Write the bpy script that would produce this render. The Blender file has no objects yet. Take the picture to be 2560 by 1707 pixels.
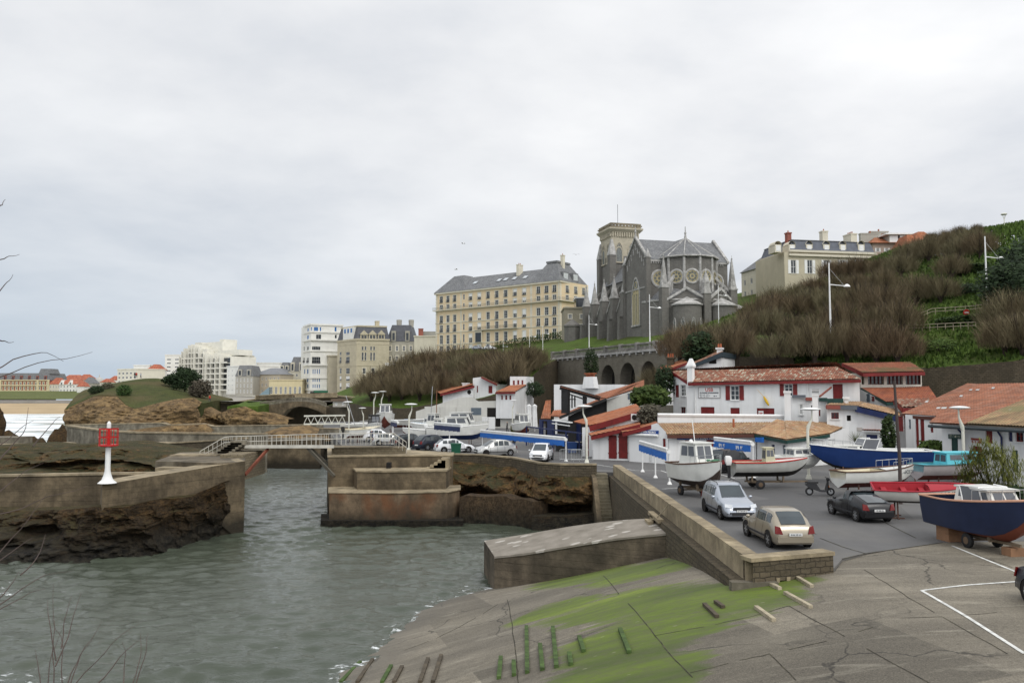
import bpy, math, random
import numpy as np
from mathutils import Vector, Matrix, noise as mnoise
from mathutils.geometry import delaunay_2d_cdt
rnd = random.Random(7)
S = bpy.context.scene
COL = S.collection
# ---------------------------------------------------------------- camera, sky, sun, exposure
F, CX, CY, HZ, EYE = 2050.0, 1280.0, 853.5, 987.0, 10.3
PITCH = math.atan((HZ - CY) / F)
cam = bpy.data.cameras.new('camera')
cam.sensor_width = 36.0
cam.lens = 36.0 * F / 2560.0
cam.clip_start = 0.1
cam.clip_end = 6000
cam_o = bpy.data.objects.new('camera', cam)
COL.objects.link(cam_o)
cam_o.location = (0, 0, EYE)
cam_o.rotation_euler = (math.pi / 2 + PITCH, 0, 0)
S.camera = cam_o
SUN_EL, SUN_AZ = math.radians(48), math.radians(150)      # azimuth from +Y towards +X: behind the viewer, a little right
w = bpy.data.worlds.new('World')
S.world = w
w.use_nodes = True
nt = w.node_tree
for n in list(nt.nodes):
 nt.nodes.remove(n)
def wn(t, **k):
 n = nt.nodes.new(t)
 for a, b in k.items():
  setattr(n, a, b)
 return n
def wl(a, b):
 nt.links.new(a, b)
def wmath(op, a, b=None):
 n = wn('ShaderNodeMath', operation=op)
 for i, x in enumerate((a, b)):
  if x is None:
   continue
  if isinstance(x, (int, float)):
   n.inputs[i].default_value = x
  else:
   wl(x, n.inputs[i])
 return n.outputs[0]
sky = wn('ShaderNodeTexSky', sky_type='NISHITA', sun_disc=False, sun_elevation=SUN_EL, sun_rotation=SUN_AZ)
tc = wn('ShaderNodeTexCoord')
sep = wn('ShaderNodeSeparateXYZ')
wl(tc.outputs['Generated'], sep.inputs[0])
zz = wmath('ADD', wmath('MAXIMUM', sep.outputs[2], 0.0), 0.16)
comb = wn('ShaderNodeCombineXYZ')
wl(wmath('DIVIDE', sep.outputs[0], zz), comb.inputs[0])
wl(wmath('DIVIDE', sep.outputs[1], zz), comb.inputs[1])
def wnoise(scale, detail, rough, dist=0.0):
 n = wn('ShaderNodeTexNoise')
 n.inputs['Scale'].default_value = scale
 n.inputs['Detail'].default_value = detail
 n.inputs['Roughness'].default_value = rough
 n.inputs['Distortion'].default_value = dist
 wl(comb.outputs[0], n.inputs['Vector'])
 return n.outputs['Fac']
n1 = wnoise(0.62, 7, 0.52, 0.3)
n2 = wnoise(1.9, 5, 0.55)
dens = wmath('ADD', wmath('MULTIPLY', n1, 0.72), wmath('MULTIPLY', n2, 0.28))
ramp = wn('ShaderNodeValToRGB')
wl(dens, ramp.inputs[0])
els = ramp.color_ramp.elements
els[0].position, els[0].color = 0.36, (0.61, 0.64, 0.69, 1)
els[1].position, els[1].color = 0.66, (0.98, 0.98, 0.98, 1)
e = els.new(0.5); e.color = (0.80, 0.81, 0.83, 1)
# thicker, bluer cloud low down in the north-west, thin bright cloud towards the hidden sun
hor = wmath('POWER', wmath('SUBTRACT', 1.0, wmath('MAXIMUM', wmath('MINIMUM', sep.outputs[2], 1.0), 0.0)), 6.0)
west = wmath('MULTIPLY', wmath('ADD', wmath('MULTIPLY', sep.outputs[0], -1.15), 0.5), hor)
west = wmath('MINIMUM', wmath('MAXIMUM', west, 0.0), 0.85)
mixw = wn('ShaderNodeMixRGB')
wl(west, mixw.inputs[0]); wl(ramp.outputs[0], mixw.inputs[1])
mixw.inputs[2].default_value = (0.43, 0.52, 0.62, 1)
sunv = Vector((math.sin(SUN_AZ) * math.cos(SUN_EL), math.cos(SUN_AZ) * math.cos(SUN_EL), math.sin(SUN_EL)))
dot = wn('ShaderNodeVectorMath', operation='DOT_PRODUCT')
wl(tc.outputs['Generated'], dot.inputs[0]); dot.inputs[1].default_value = sunv
glow = wmath('ADD', 0.93, wmath('MULTIPLY', wmath('POWER', wmath('MAXIMUM', wmath('MULTIPLY', wmath('ADD', dot.outputs['Value'], 0.35), 0.74), 0.0), 1.5), 0.68))
vm = wn('ShaderNodeVectorMath', operation='SCALE')
wl(mixw.outputs[0], vm.inputs[0]); wl(glow, vm.inputs[3])
bg1 = wn('ShaderNodeBackground'); wl(sky.outputs[0], bg1.inputs[0]); bg1.inputs[1].default_value = 0.06
bg2 = wn('ShaderNodeBackground'); wl(vm.outputs[0], bg2.inputs[0]); bg2.inputs[1].default_value = 1.19
mixs = wn('ShaderNodeMixShader'); mixs.inputs[0].default_value = 0.95
wl(bg1.outputs[0], mixs.inputs[1]); wl(bg2.outputs[0], mixs.inputs[2])
wo = wn('ShaderNodeOutputWorld'); wl(mixs.outputs[0], wo.inputs[0])
sun = bpy.data.lights.new('sun', 'SUN')
sun.energy = 1.05
sun.angle = math.radians(25)
sun.color = (1.0, 0.965, 0.91)
sun_o = bpy.data.objects.new('sun', sun)
COL.objects.link(sun_o)
sun_o.rotation_euler = Vector((-sunv.x, -sunv.y, -sunv.z)).to_track_quat('-Z', 'Y').to_euler()
vs = S.view_settings
vs.view_transform = 'Standard'
vs.look = 'None'
vs.exposure = 0.0
vs.gamma = 1.0
S.cycles.use_denoising = True
S.cycles.max_bounces = 6
S.cycles.diffuse_bounces = 3
S.cycles.glossy_bounces = 3
S.cycles.transmission_bounces = 4
S.cycles.transparent_max_bounces = 8

# ---------------------------------------------------------------- picture point to place in the world
CP, SP = math.cos(PITCH), math.sin(PITCH)
def ray(px, py):
 x, y = (px - CX) / F, -(py - CY) / F
 return Vector((x, CP - y * SP, SP + y * CP))
def at(px, py, Y):
 d = ray(px, py)
 return Vector((d.x, d.y, d.z)) * (Y / d.y) + Vector((0, 0, EYE))
def onz(px, py, z):
 d = ray(px, py)
 return d * ((z - EYE) / d.z) + Vector((0, 0, EYE))
ZQ = 4.2                                   # the quay; water lies at 0
def q(px, py, z=ZQ):
 return onz(px, py, z)

# ---------------------------------------------------------------- mesh builder
class MB:
 def __init__(s):
  s.v, s.f, s.m, s.u, s.T = [], [], [], [], None
 def add(s, vs, fs, mi=0, uvs=None):
  o = len(s.v)
  s.v += [tuple(s.T @ Vector(p)) for p in vs] if s.T is not None else [tuple(p) for p in vs]
  for k, f in enumerate(fs):
   s.f.append([i + o for i in f])
   s.m.append(mi if isinstance(mi, int) else mi[k])
   s.u.append(uvs[k] if uvs else None)
  return s
 def quad(s, a, b, c, d, mi=0):
  return s.add([a, b, c, d], [(0, 1, 2, 3)], mi)
 def poly(s, pts, mi=0):
  return s.add(pts, [tuple(range(len(pts)))], mi)
 def box(s, x0, x1, y0, y1, z0, z1, mi=0):
  if x0 > x1: x0, x1 = x1, x0
  if y0 > y1: y0, y1 = y1, y0
  if z0 > z1: z0, z1 = z1, z0
  v = [(x0, y0, z0), (x1, y0, z0), (x1, y1, z0), (x0, y1, z0), (x0, y0, z1), (x1, y0, z1), (x1, y1, z1), (x0, y1, z1)]
  return s.add(v, [(0, 3, 2, 1), (4, 5, 6, 7), (0, 1, 5, 4), (1, 2, 6, 5), (2, 3, 7, 6), (3, 0, 4, 7)], mi)
 def frustum(s, cx, cy, z0, z1, a0, b0, a1, b1, mi=0):
  v = [(cx + sx * a, cy + sy * b, z) for z, a, b in ((z0, a0, b0), (z1, a1, b1)) for sx, sy in ((-1, -1), (1, -1), (1, 1), (-1, 1))]
  return s.add(v, [(0, 3, 2, 1), (4, 5, 6, 7), (0, 1, 5, 4), (1, 2, 6, 5), (2, 3, 7, 6), (3, 0, 4, 7)], mi)
 def bar(s, p, r, wd, ht, mi=0):
  p, r = Vector(p), Vector(r)
  d = (r - p).normalized()
  u = Vector((0, 0, 1)) if abs(d.z) < 0.98 else Vector((0, 1, 0))
  a = d.cross(u).normalized() * wd / 2
  b = a.cross(d).normalized() * ht / 2
  v = [e + sa * a + sb * b for e in (p, r) for sa, sb in ((-1, -1), (1, -1), (1, 1), (-1, 1))]
  return s.add(v, [(0, 1, 2, 3), (7, 6, 5, 4), (4, 5, 1, 0), (5, 6, 2, 1), (6, 7, 3, 2), (7, 4, 0, 3)], mi)
 def prism(s, poly, a, b, mi=0, caps=True):
  """polygon of 3D points extruded from offset a to offset b (vectors)"""
  n = len(poly)
  a, b = Vector(a), Vector(b)
  v = [Vector(p) + a for p in poly] + [Vector(p) + b for p in poly]
  f = [(i, (i + 1) % n, n + (i + 1) % n, n + i) for i in range(n)]
  if caps:
   f += [tuple(range(n - 1, -1, -1)), tuple(range(n, 2 * n))]
  return s.add(v, f, mi)
 def loft(s, rows, mi=0, closed=False, capa=False, capb=False):
  n = len(rows[0])
  v = [p for r in rows for p in r]
  f, k = [], n if closed else n - 1
  ms = []
  for i in range(len(rows) - 1):
   for j in range(k):
    f.append((i * n + j, i * n + (j + 1) % n, (i + 1) * n + (j + 1) % n, (i + 1) * n + j))
    ms.append(mi if isinstance(mi, int) else mi[j])
  m0 = mi if isinstance(mi, int) else mi[0]
  if capa: f.append(tuple(range(n - 1, -1, -1))); ms.append(m0)
  if capb: f.append(tuple(range((len(rows) - 1) * n, len(rows) * n))); ms.append(m0)
  return s.add(v, f, ms)
 def tube(s, pts, r, n=6, mi=0):
  pts = [Vector(p) for p in pts]
  rs = r if isinstance(r, (list, tuple)) else [r] * len(pts)
  rows, u = [], None
  for i, p in enumerate(pts):
   d = (pts[min(i + 1, len(pts) - 1)] - pts[max(i - 1, 0)]).normalized()
   if u is None:
    u = d.orthogonal().normalized()
   u = (u - d * u.dot(d))
   u = u.normalized() if u.length > 1e-5 else d.orthogonal().normalized()
   b = d.cross(u)
   rows.append([p + (u * math.cos(2 * math.pi * k / n) + b * math.sin(2 * math.pi * k / n)) * rs[i] for k in range(n)])
  return s.loft(rows, mi, True, True, True)
 def lathe(s, prof, n=12, c=(0, 0, 0), mi=0, a0=0.0, a1=2 * math.pi, axis=None):
  full = abs(a1 - a0 - 2 * math.pi) < 1e-6
  k = n if full else n + 1
  rows = []
  for r, z in prof:
   row = []
   for i in range(k):
    t = a0 + (a1 - a0) * i / n
    p = Vector((r * math.cos(t), r * math.sin(t), z))
    if axis == 'y': p = Vector((p.x, p.z, p.y))
    if axis == 'x': p = Vector((p.z, p.x, p.y))
    row.append(p + Vector(c))
   rows.append(row)
  return s.loft(rows, mi, full)
 def disc(s, c, r, n=12, axis='y', mi=0):
  v = []
  for i in range(n):
   t = 2 * math.pi * i / n
   a, b = r * math.cos(t), r * math.sin(t)
   v.append(Vector(c) + Vector({'x': (0, a, b), 'y': (a, 0, b), 'z': (a, b, 0)}[axis]))
  return s.poly(v, mi)
 def ball(s, c, r, n=8, mi=0, sq=(1, 1, 1)):
  rows = []
  for i in range(n + 1):
   t = math.pi * i / n
   rows.append([(c[0] + r * sq[0] * max(math.sin(t), .001) * math.cos(2 * math.pi * k / (n + 2)), c[1] + r * sq[1] * max(math.sin(t), .001) * math.sin(2 * math.pi * k / (n + 2)), c[2] - r * sq[2] * math.cos(t)) for k in range(n + 2)])
  return s.loft(rows, mi, True)
 def build(s, name, mats, parent=None, smooth=False, center=False, loc=None, rz=0.0):
  v = s.v
  off = Vector((0, 0, 0))
  if center:
   xs, ys, zs = zip(*v)
   off = Vector(((min(xs) + max(xs)) / 2, (min(ys) + max(ys)) / 2, min(zs)))
   v = [(a - off.x, b - off.y, c - off.z) for a, b, c in v]
  me = bpy.data.meshes.new(name)
  me.from_pydata(v, [], s.f)
  if not isinstance(mats, (list, tuple)): mats = [mats]
  for m in mats: me.materials.append(m)
  me.polygons.foreach_set('material_index', s.m)
  uvl = me.uv_layers.new(name='UVMap').data
  V = [Vector(p) for p in s.v]
  for p, uv in zip(me.polygons, s.u):
   if uv is not None:
    for li, t in zip(p.loop_indices, uv): uvl[li].uv = t
    continue
   n = p.normal
   if abs(n.z) < 0.8:
    l = math.hypot(n.x, n.y)
    tx, ty = -n.y / l, n.x / l
    for li in p.loop_indices:
     a = V[me.loops[li].vertex_index]
     uvl[li].uv = (a.x * tx + a.y * ty, a.z)
   else:
    for li in p.loop_indices:
     a = V[me.loops[li].vertex_index]
     uvl[li].uv = (a.x, a.y)
  if smooth:
   me.polygons.foreach_set('use_smooth', [True] * len(me.polygons))
   if smooth is not True:
    try: me.set_sharp_from_angle(angle=math.radians(smooth))
    except Exception: pass
  o = bpy.data.objects.new(name, me)
  COL.objects.link(o)
  if center: o.location = off
  if loc is not None: o.location = loc
  if rz: o.rotation_euler = (0, 0, rz)
  if parent is not None: o.parent = parent
  return o
def tag(o, label=None, cat=None, group=None, kind=None):
 if label: o['label'] = label
 if cat: o['category'] = cat
 if group: o['group'] = group
 if kind: o['kind'] = kind
 return o
def thing(name, label, cat, loc=(0, 0, 0), rz=0.0, group=None):
 o = bpy.data.objects.new(name, None)
 o.empty_display_size = 0.2
 COL.objects.link(o)
 o.location = loc
 o.rotation_euler = (0, 0, rz)
 return tag(o, label, cat, group)
KIDS = {}
def dup(root, loc, rz, label=None, group=None, scale=None):
 r = root.copy(); COL.objects.link(r)
 r.location = loc; r.rotation_euler = (0, 0, rz)
 if scale: r.scale = scale if isinstance(scale, (tuple, list)) else (scale,) * 3
 if label: r['label'] = label
 if group: r['group'] = group
 for ch in root.children:
  c = ch.copy(); COL.objects.link(c); c.parent = r
  for g in ch.children:
   d = g.copy(); COL.objects.link(d); d.parent = c
 return r
def structure(o):
 o['kind'] = 'structure'
 return o

# ---------------------------------------------------------------- materials
class NT:
 def __init__(s, name):
  s.m = bpy.data.materials.new(name); s.m.use_nodes = True
  s.t = s.m.node_tree
  for n in list(s.t.nodes): s.t.nodes.remove(n)
  s.out = s.n('ShaderNodeOutputMaterial')
  s.b = s.n('ShaderNodeBsdfPrincipled')
  s.t.links.new(s.b.outputs[0], s.out.inputs[0])
  s.tc = s.n('ShaderNodeTexCoord')
 def n(s, t, **k):
  n = s.t.nodes.new(t)
  for a, b in k.items(): setattr(n, a, b)
  return n
 def set(s, sock, v):
  if isinstance(v, bpy.types.NodeSocket): s.t.links.new(v, sock)
  elif isinstance(v, (tuple, list)) and len(v) == 3 and sock.type == 'RGBA': sock.default_value = (*v, 1)
  else: sock.default_value = v
 def co(s, kind='Object', scale=None, rot=None):
  o = s.tc.outputs[kind] if kind != 'Position' else s.n('ShaderNodeNewGeometry').outputs['Position']
  if scale is None and rot is None: return o
  mp = s.n('ShaderNodeMapping')
  s.t.links.new(o, mp.inputs[0])
  if scale: mp.inputs['Scale'].default_value = scale
  if rot: mp.inputs['Rotation'].default_value = rot
  return mp.outputs[0]
 def noise(s, scale, detail=4, vec=None, rough=0.55, dist=0.0):
  n = s.n('ShaderNodeTexNoise')
  n.inputs['Scale'].default_value = scale; n.inputs['Detail'].default_value = detail
  n.inputs['Roughness'].default_value = rough; n.inputs['Distortion'].default_value = dist
  s.t.links.new(vec if vec is not None else s.co(), n.inputs['Vector'])
  return n.outputs['Fac']
 def vor(s, scale, vec=None, feature='F1', out='Distance'):
  n = s.n('ShaderNodeTexVoronoi', feature=feature)
  n.inputs['Scale'].default_value = scale
  s.t.links.new(vec if vec is not None else s.co(), n.inputs['Vector'])
  return n.outputs[out]
 def brick(s, vec, c1, c2, mortar, bw, rh, ms=0.015, off=0.5):
  n = s.n('ShaderNodeTexBrick')
  n.offset = off
  s.t.links.new(vec, n.inputs['Vector'])
  s.set(n.inputs['Color1'], c1); s.set(n.inputs['Color2'], c2); s.set(n.inputs['Mortar'], mortar)
  n.inputs['Scale'].default_value = 1.0
  n.inputs['Brick Width'].default_value = bw; n.inputs['Row Height'].default_value = rh
  n.inputs['Mortar Size'].default_value = ms; n.inputs['Mortar Smooth'].default_value = 0.3
  return n.outputs['Color'], n.outputs['Fac']
 def ramp(s, fac, stops, interp='LINEAR'):
  n = s.n('ShaderNodeValToRGB')
  n.color_ramp.interpolation = interp
  el = n.color_ramp.elements
  for i, (p, c) in enumerate(stops):
   c = (c, c, c) if isinstance(c, (int, float)) else c
   e = el[i] if i < 2 else el.new(p)
   e.position = p; e.color = (*c, 1)
  s.set(n.inputs[0], fac)
  return n.outputs[0]
 def mix(s, fac, a, b, mode='MIX'):
  n = s.n('ShaderNodeMixRGB', blend_type=mode)
  s.set(n.inputs[0], fac); s.set(n.inputs[1], a); s.set(n.inputs[2], b)
  return n.outputs[0]
 def math(s, op, a, b=0.0, c=None):
  n = s.n('ShaderNodeMath', operation=op)
  s.set(n.inputs[0], a); s.set(n.inputs[1], b)
  if c is not None: s.set(n.inputs[2], c)
  return n.outputs[0]
 def sepz(s, vec):
  n = s.n('ShaderNodeSeparateXYZ'); s.t.links.new(vec, n.inputs[0])
  return n.outputs
 def bump(s, h, strength=0.5, dist=0.05):
  n = s.n('ShaderNodeBump')
  n.inputs['Strength'].default_value = strength; n.inputs['Distance'].default_value = dist
  s.t.links.new(h, n.inputs['Height'])
  s.t.links.new(n.outputs[0], s.b.inputs['Normal'])
 def fin(s, col, rough=0.8, metal=0.0, spec=0.4, **kw):
  s.set(s.b.inputs['Base Color'], col); s.set(s.b.inputs['Roughness'], rough)
  s.b.inputs['Metallic'].default_value = metal
  s.b.inputs['Specular IOR Level'].default_value = spec
  for k, v in kw.items(): s.set(s.b.inputs[k.replace('_', ' ')], v)
  return s.m
def sc(c, k): return tuple(min(x * k, 1.0) for x in c)
CACHE = {}
def PM(name, col, rough=0.7, var=0.12, scale=1.5, metal=0.0, spec=0.4, bump=0.0, streak=0.0):
 """painted or plain surface with a little wear"""
 if name in CACHE: return CACHE[name]
 t = NT(name)
 a = t.noise(scale, 6)
 c = t.ramp(a, [(0.3, sc(col, 1 - var)), (0.7, sc(col, 1 + var))])
 if streak:
  st = t.noise(1.0, 5, t.co('Object', (1.6, 1.6, 0.12)))
  c = t.mix(t.math('MULTIPLY', t.ramp(st, [(0.5, 0.0), (0.8, 1.0)]), streak), c, sc(col, 0.45))
 if bump: t.bump(t.noise(scale * 6, 5), bump, 0.03)
 CACHE[name] = t.fin(c, rough, metal, spec)
 return CACHE[name]
def m_glass(name='window glass', col=(0.02, 0.025, 0.03)):
 if name in CACHE: return CACHE[name]
 t = NT(name)
 oi = t.n('ShaderNodeObjectInfo')
 c = t.mix(t.noise(0.9, 2), sc(col, 0.6), sc(col, 1.8))
 CACHE[name] = t.fin(c, 0.08, 0.0, 0.6)
 return CACHE[name]
def m_render(name, col, dirt=0.25):
 """whitewashed or rendered wall with faint rain streaks"""
 if name in CACHE: return CACHE[name]
 t = NT(name)
 a = t.noise(0.45, 5)
 st = t.noise(1.0, 5, t.co('Object', (2.2, 2.2, 0.16)))
 c = t.ramp(a, [(0.3, sc(col, 0.9)), (0.7, sc(col, 1.04))])
 c = t.mix(t.math('MULTIPLY', t.ramp(st, [(0.48, 0.0), (0.78, 1.0)]), dirt), c, (col[0] * .52, col[1] * .5, col[2] * .46))
 t.bump(t.noise(9, 4), 0.25, 0.02)
 CACHE[name] = t.fin(c, 0.85, 0, 0.2)
 return CACHE[name]
def m_stone(name, c1, c2, mortar, bw=0.6, rh=0.3, var=0.3, bump=0.6, stain=(0.05, 0.045, 0.035), stain_k=0.5, tide=None, ms=0.012):
 if name in CACHE: return CACHE[name]
 t = NT(name)
 uv = t.co('UV')
 dv = t.n('ShaderNodeVectorMath', operation='ADD')
 wob = t.n('ShaderNodeTexNoise'); wob.inputs['Scale'].default_value = 2.6
 t.t.links.new(t.co(), wob.inputs['Vector'])
 sv = t.n('ShaderNodeVectorMath', operation='SCALE'); sv.inputs[3].default_value = 0.3 * min(bw, 1)
 t.t.links.new(wob.outputs['Color'], sv.inputs[0])
 t.t.links.new(uv, dv.inputs[0]); t.t.links.new(sv.outputs[0], dv.inputs[1])
 c, fac = t.brick(dv.outputs[0], c1, c2, mortar, bw, rh, ms)
 a = t.noise(0.5, 6)
 c = t.mix(t.math('MULTIPLY', t.ramp(a, [(0.42, 0.0), (0.72, 1.0)]), stain_k), c, stain)
 c = t.mix(var, c, t.ramp(t.noise(5, 5), [(0.25, sc(c1, .35)), (0.75, sc(c2, 1.5))]))
 if tide is not None:
  z = t.sepz(t.co('Position'))[2]
  k = t.math('ADD', z, t.math('MULTIPLY', t.noise(0.8, 5), 1.4))
  c = t.mix(t.ramp(t.math('MULTIPLY', k, 0.25), [((tide + .2) * .25, 1.0), ((tide + 1.3) * .25, 0.0)]), c, (0.022, 0.02, 0.014))
 h = t.math('ADD', t.math('MULTIPLY', fac, -0.6), t.noise(7, 5))
 t.bump(h, bump, 0.06)
 CACHE[name] = t.fin(c, 0.9, 0, 0.25)
 return CACHE[name]
def m_concrete(name, col, dark, k=0.6, tide=None, rust=None, streak=0.5, board=False):
 if name in CACHE: return CACHE[name]
 t = NT(name)
 c = t.ramp(t.noise(1.1, 9, rough=.68), [(0.28, sc(col, .5)), (0.5, col), (0.7, sc(col, 1.55))])
 st = t.noise(1.0, 6, t.co('Object', (.8, .8, 0.2)), rough=.7, dist=.5)
 c = t.mix(t.math('MULTIPLY', t.ramp(st, [(0.45, 0.0), (0.7, 1.0)]), streak), c, dark)
 c = t.mix(t.math('MULTIPLY', t.ramp(t.noise(0.35, 7), [(0.45, 0.0), (0.65, 1.0)]), k), c, dark)
 if rust is not None:
  c = t.mix(t.math('MULTIPLY', t.ramp(t.noise(0.55, 5, t.co('Object', (1, 1, .5))), [(0.5, 0.0), (0.66, 1.0)]), .75), c, rust)
 if tide is not None:
  z = t.sepz(t.co('Position'))[2]
  kk = t.math('ADD', z, t.math('MULTIPLY', t.noise(0.9, 6), 1.6))
  c = t.mix(t.ramp(t.math('MULTIPLY', kk, 0.2), [((tide + .3) * .2, 1.0), ((tide + 1.6) * .2, 0.0)]), c, (0.028, 0.023, 0.015))
  # barnacles
  b = t.vor(9.0)
  sp = t.math('MULTIPLY', t.ramp(b, [(0.10, 1.0), (0.16, 0.0)]), t.ramp(t.math('MULTIPLY', kk, 0.2), [((tide) * .2, 1.0), ((tide + 1.9) * .2, 0.0)]))
  c = t.mix(t.math('MULTIPLY', sp, .5), c, (0.2, 0.19, 0.16))
 h = t.noise(4, 8, rough=.7)
 if board:
  zl_ = t.math('FRACT', t.math('ADD', t.math('MULTIPLY', t.sepz(t.co())[2], 1.15), t.math('MULTIPLY', t.noise(.6, 3), .35)))
  c = t.mix(t.math('MULTIPLY', t.ramp(zl_, [(0.0, 1.0), (0.06, 0.0)]), t.noise(1.3, 4)), c, sc(dark, .7))
  h = t.math('ADD', h, t.math('MULTIPLY', t.ramp(t.math('FRACT', t.math('MULTIPLY', t.sepz(t.co())[2], 2.6)), [(0.0, 0.0), (0.07, 1.0)]), .4))
 t.bump(h, 0.5, 0.06)
 CACHE[name] = t.fin(c, 0.88, 0, 0.3)
 return CACHE[name]
def m_rock(name, light, mid, dark, tide=None, scale=0.35, veg=None, stretch=(1, 1, 2.6)):
 if name in CACHE: return CACHE[name]
 t = NT(name)
 v = t.co('Object', stretch, (0.12, 0.1, 0))
 a = t.noise(scale, 9, v, .66, 0.6)
 c = t.ramp(a, [(0.30, dark), (0.43, mid), (0.56, light), (0.68, mid), (0.82, sc(light, 1.25))])
 c = t.mix(t.math('MULTIPLY', t.ramp(t.noise(scale * 5, 7, v), [(0.42, 1.0), (0.56, 0.0)]), .75), c, dark)
 c = t.mix(.3, c, t.ramp(t.noise(scale * 18, 5), [(0.3, sc(dark, .6)), (0.7, sc(light, 1.5))]))
 if veg is not None:
  up = t.sepz(t.n('ShaderNodeNewGeometry').outputs['Normal'])[2]
  k = t.ramp(t.math('ADD', up, t.math('MULTIPLY', t.math('SUBTRACT', t.noise(scale * 2, 6), .5), 1.1)), [(0.72, 0.0), (1.0, .8)])
  c = t.mix(k, c, t.ramp(t.noise(scale * 8, 5), [(0.3, sc(veg, .55)), (0.7, sc(veg, 1.4))]))
 if tide is not None:
  z = t.sepz(t.co('Position'))[2]
  kk = t.math('ADD', z, t.math('MULTIPLY', t.noise(0.6, 6), 2.2))
  c = t.mix(t.ramp(t.math('MULTIPLY', kk, 0.15), [((tide + .5) * .15, 1.0), ((tide + 2.4) * .15, 0.0)]), c,
                  t.ramp(t.noise(2.5, 6), [(0.35, (0.012, 0.011, 0.009)), (0.65, (0.05, 0.042, 0.028))]))
  b = t.vor(6.0)
  sp = t.math('MULTIPLY', t.ramp(b, [(0.08, 1.0), (0.13, 0.0)]), t.ramp(t.math('MULTIPLY', kk, 0.15), [(tide * .15, 1.0), ((tide + 2.0) * .15, 0.0)]))
  c = t.mix(t.math('MULTIPLY', sp, .6), c, (0.25, 0.23, 0.2))
 t.bump(t.math('ADD', a, t.noise(scale * 9, 8, v, .75)), 1.0, 0.5)
 CACHE[name] = t.fin(c, 0.9, 0, 0.25)
 return CACHE[name]
def m_tiles(name, cols, dirt=(0.07, 0.055, 0.045), dk=0.5, tw=0.24, row=0.36, moss=None, lichen=0.0):
 """canal tiles: UV in metres along eave and up the slope; every tile its own tone"""
 if name in CACHE: return CACHE[name]
 t = NT(name)
 uv = t.sepz(t.co('UV'))
 iu = t.math('FLOOR', t.math('DIVIDE', uv[0], tw)); iv = t.math('FLOOR', t.math('DIVIDE', uv[1], row))
 cb = t.n('ShaderNodeCombineXYZ'); t.set(cb.inputs[0], iu); t.set(cb.inputs[1], iv)
 wnz = t.n('ShaderNodeTexWhiteNoise', noise_dimensions='2D'); t.t.links.new(cb.outputs[0], wnz.inputs['Vector'])
 n = len(cols)
 c = t.ramp(wnz.outputs['Value'], [((i + .5) / n, cc) for i, cc in enumerate(cols)])
 c = t.mix(t.math('MULTIPLY', t.ramp(t.noise(0.5, 6), [(0.42, 0.0), (0.7, 1.0)]), dk), c, dirt)
 if moss is not None:
  c = t.mix(t.ramp(t.noise(0.28, 7), [(0.5, 0.0), (0.62, .85)]), c, moss)
 if lichen:
  c = t.mix(t.math('MULTIPLY', t.ramp(wnz.outputs['Value'], [(1 - lichen, 0.0), (1 - lichen + .02, 1.0)], 'CONSTANT'), .45), c, (0.5, 0.44, 0.34))
 fr = t.math('FRACT', t.math('DIVIDE', uv[1], row))
 c = t.mix(t.ramp(fr, [(0.0, .75), (0.2, 0.0)]), c, sc(dirt, .5))
 fu = t.math('ABSOLUTE', t.math('SUBTRACT', t.math('FRACT', t.math('DIVIDE', uv[0], tw)), .5))
 c = t.mix(t.ramp(fu, [(0.38, 0.0), (0.5, .7)]), c, sc(dirt, .6))
 t.bump(t.math('ADD', t.math('MULTIPLY', fr, -1.0), t.math('MULTIPLY', t.noise(12, 4), .4)), 0.6, 0.05)
 CACHE[name] = t.fin(c, 0.88, 0, 0.2)
 return CACHE[name]
M_WHITE = m_render('whitewash', (0.80, 0.80, 0.79), .3)
M_RED = PM('basque red paint', (0.17, 0.013, 0.012), .55, .25, 2)
M_BLUEDK = PM('navy blue paint', (0.012, 0.022, 0.09), .5, .25, 2)
M_GREENDK = PM('dark green paint', (0.010, 0.045, 0.038), .5, .25, 2)
M_GLASS = m_glass()
M_WHITEP = PM('white paint', (0.78, 0.78, 0.76), .45, .08, 2)
M_BLACK = PM('black rubber', (0.012, 0.012, 0.013), .7, .2, 3)
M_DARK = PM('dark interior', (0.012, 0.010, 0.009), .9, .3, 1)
M_GALV = PM('galvanised steel', (0.42, 0.43, 0.43), .5, .2, 3, .6)
M_CREAM = PM('cream painted steel', (0.66, 0.65, 0.56), .5, .12, 2)
M_TIMBER = PM('bleached timber', (0.36, 0.31, 0.22), .85, .35, 3, bump=.5)
M_CONC = m_concrete('weathered concrete', (0.20, 0.178, 0.135), (0.055, 0.046, 0.033), .6)
M_TILE_RED = m_tiles('weathered red canal tiles', [(0.25, 0.085, 0.05), (0.32, 0.12, 0.07), (0.19, 0.075, 0.045), (0.38, 0.22, 0.15), (0.27, 0.10, 0.06), (0.36, 0.30, 0.22)], dk=.5, lichen=.10)
M_TILE_TAN = m_tiles('old tan canal tiles', [(0.37, 0.24, 0.13), (0.44, 0.28, 0.16), (0.30, 0.18, 0.10), (0.48, 0.34, 0.20), (0.38, 0.20, 0.11)], dk=.4, lichen=.06)
M_TILE_ORANGE = m_tiles('new orange tiles', [(0.37, 0.13, 0.06), (0.42, 0.165, 0.085), (0.33, 0.115, 0.055), (0.40, 0.175, 0.10)], dk=.4)
M_SLATE = m_tiles('grey slates', [(0.19, 0.193, 0.198), (0.225, 0.228, 0.23), (0.165, 0.17, 0.177), (0.25, 0.252, 0.252)], dirt=(0.06, 0.06, 0.06), dk=.3, tw=.3, row=.3)

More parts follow.
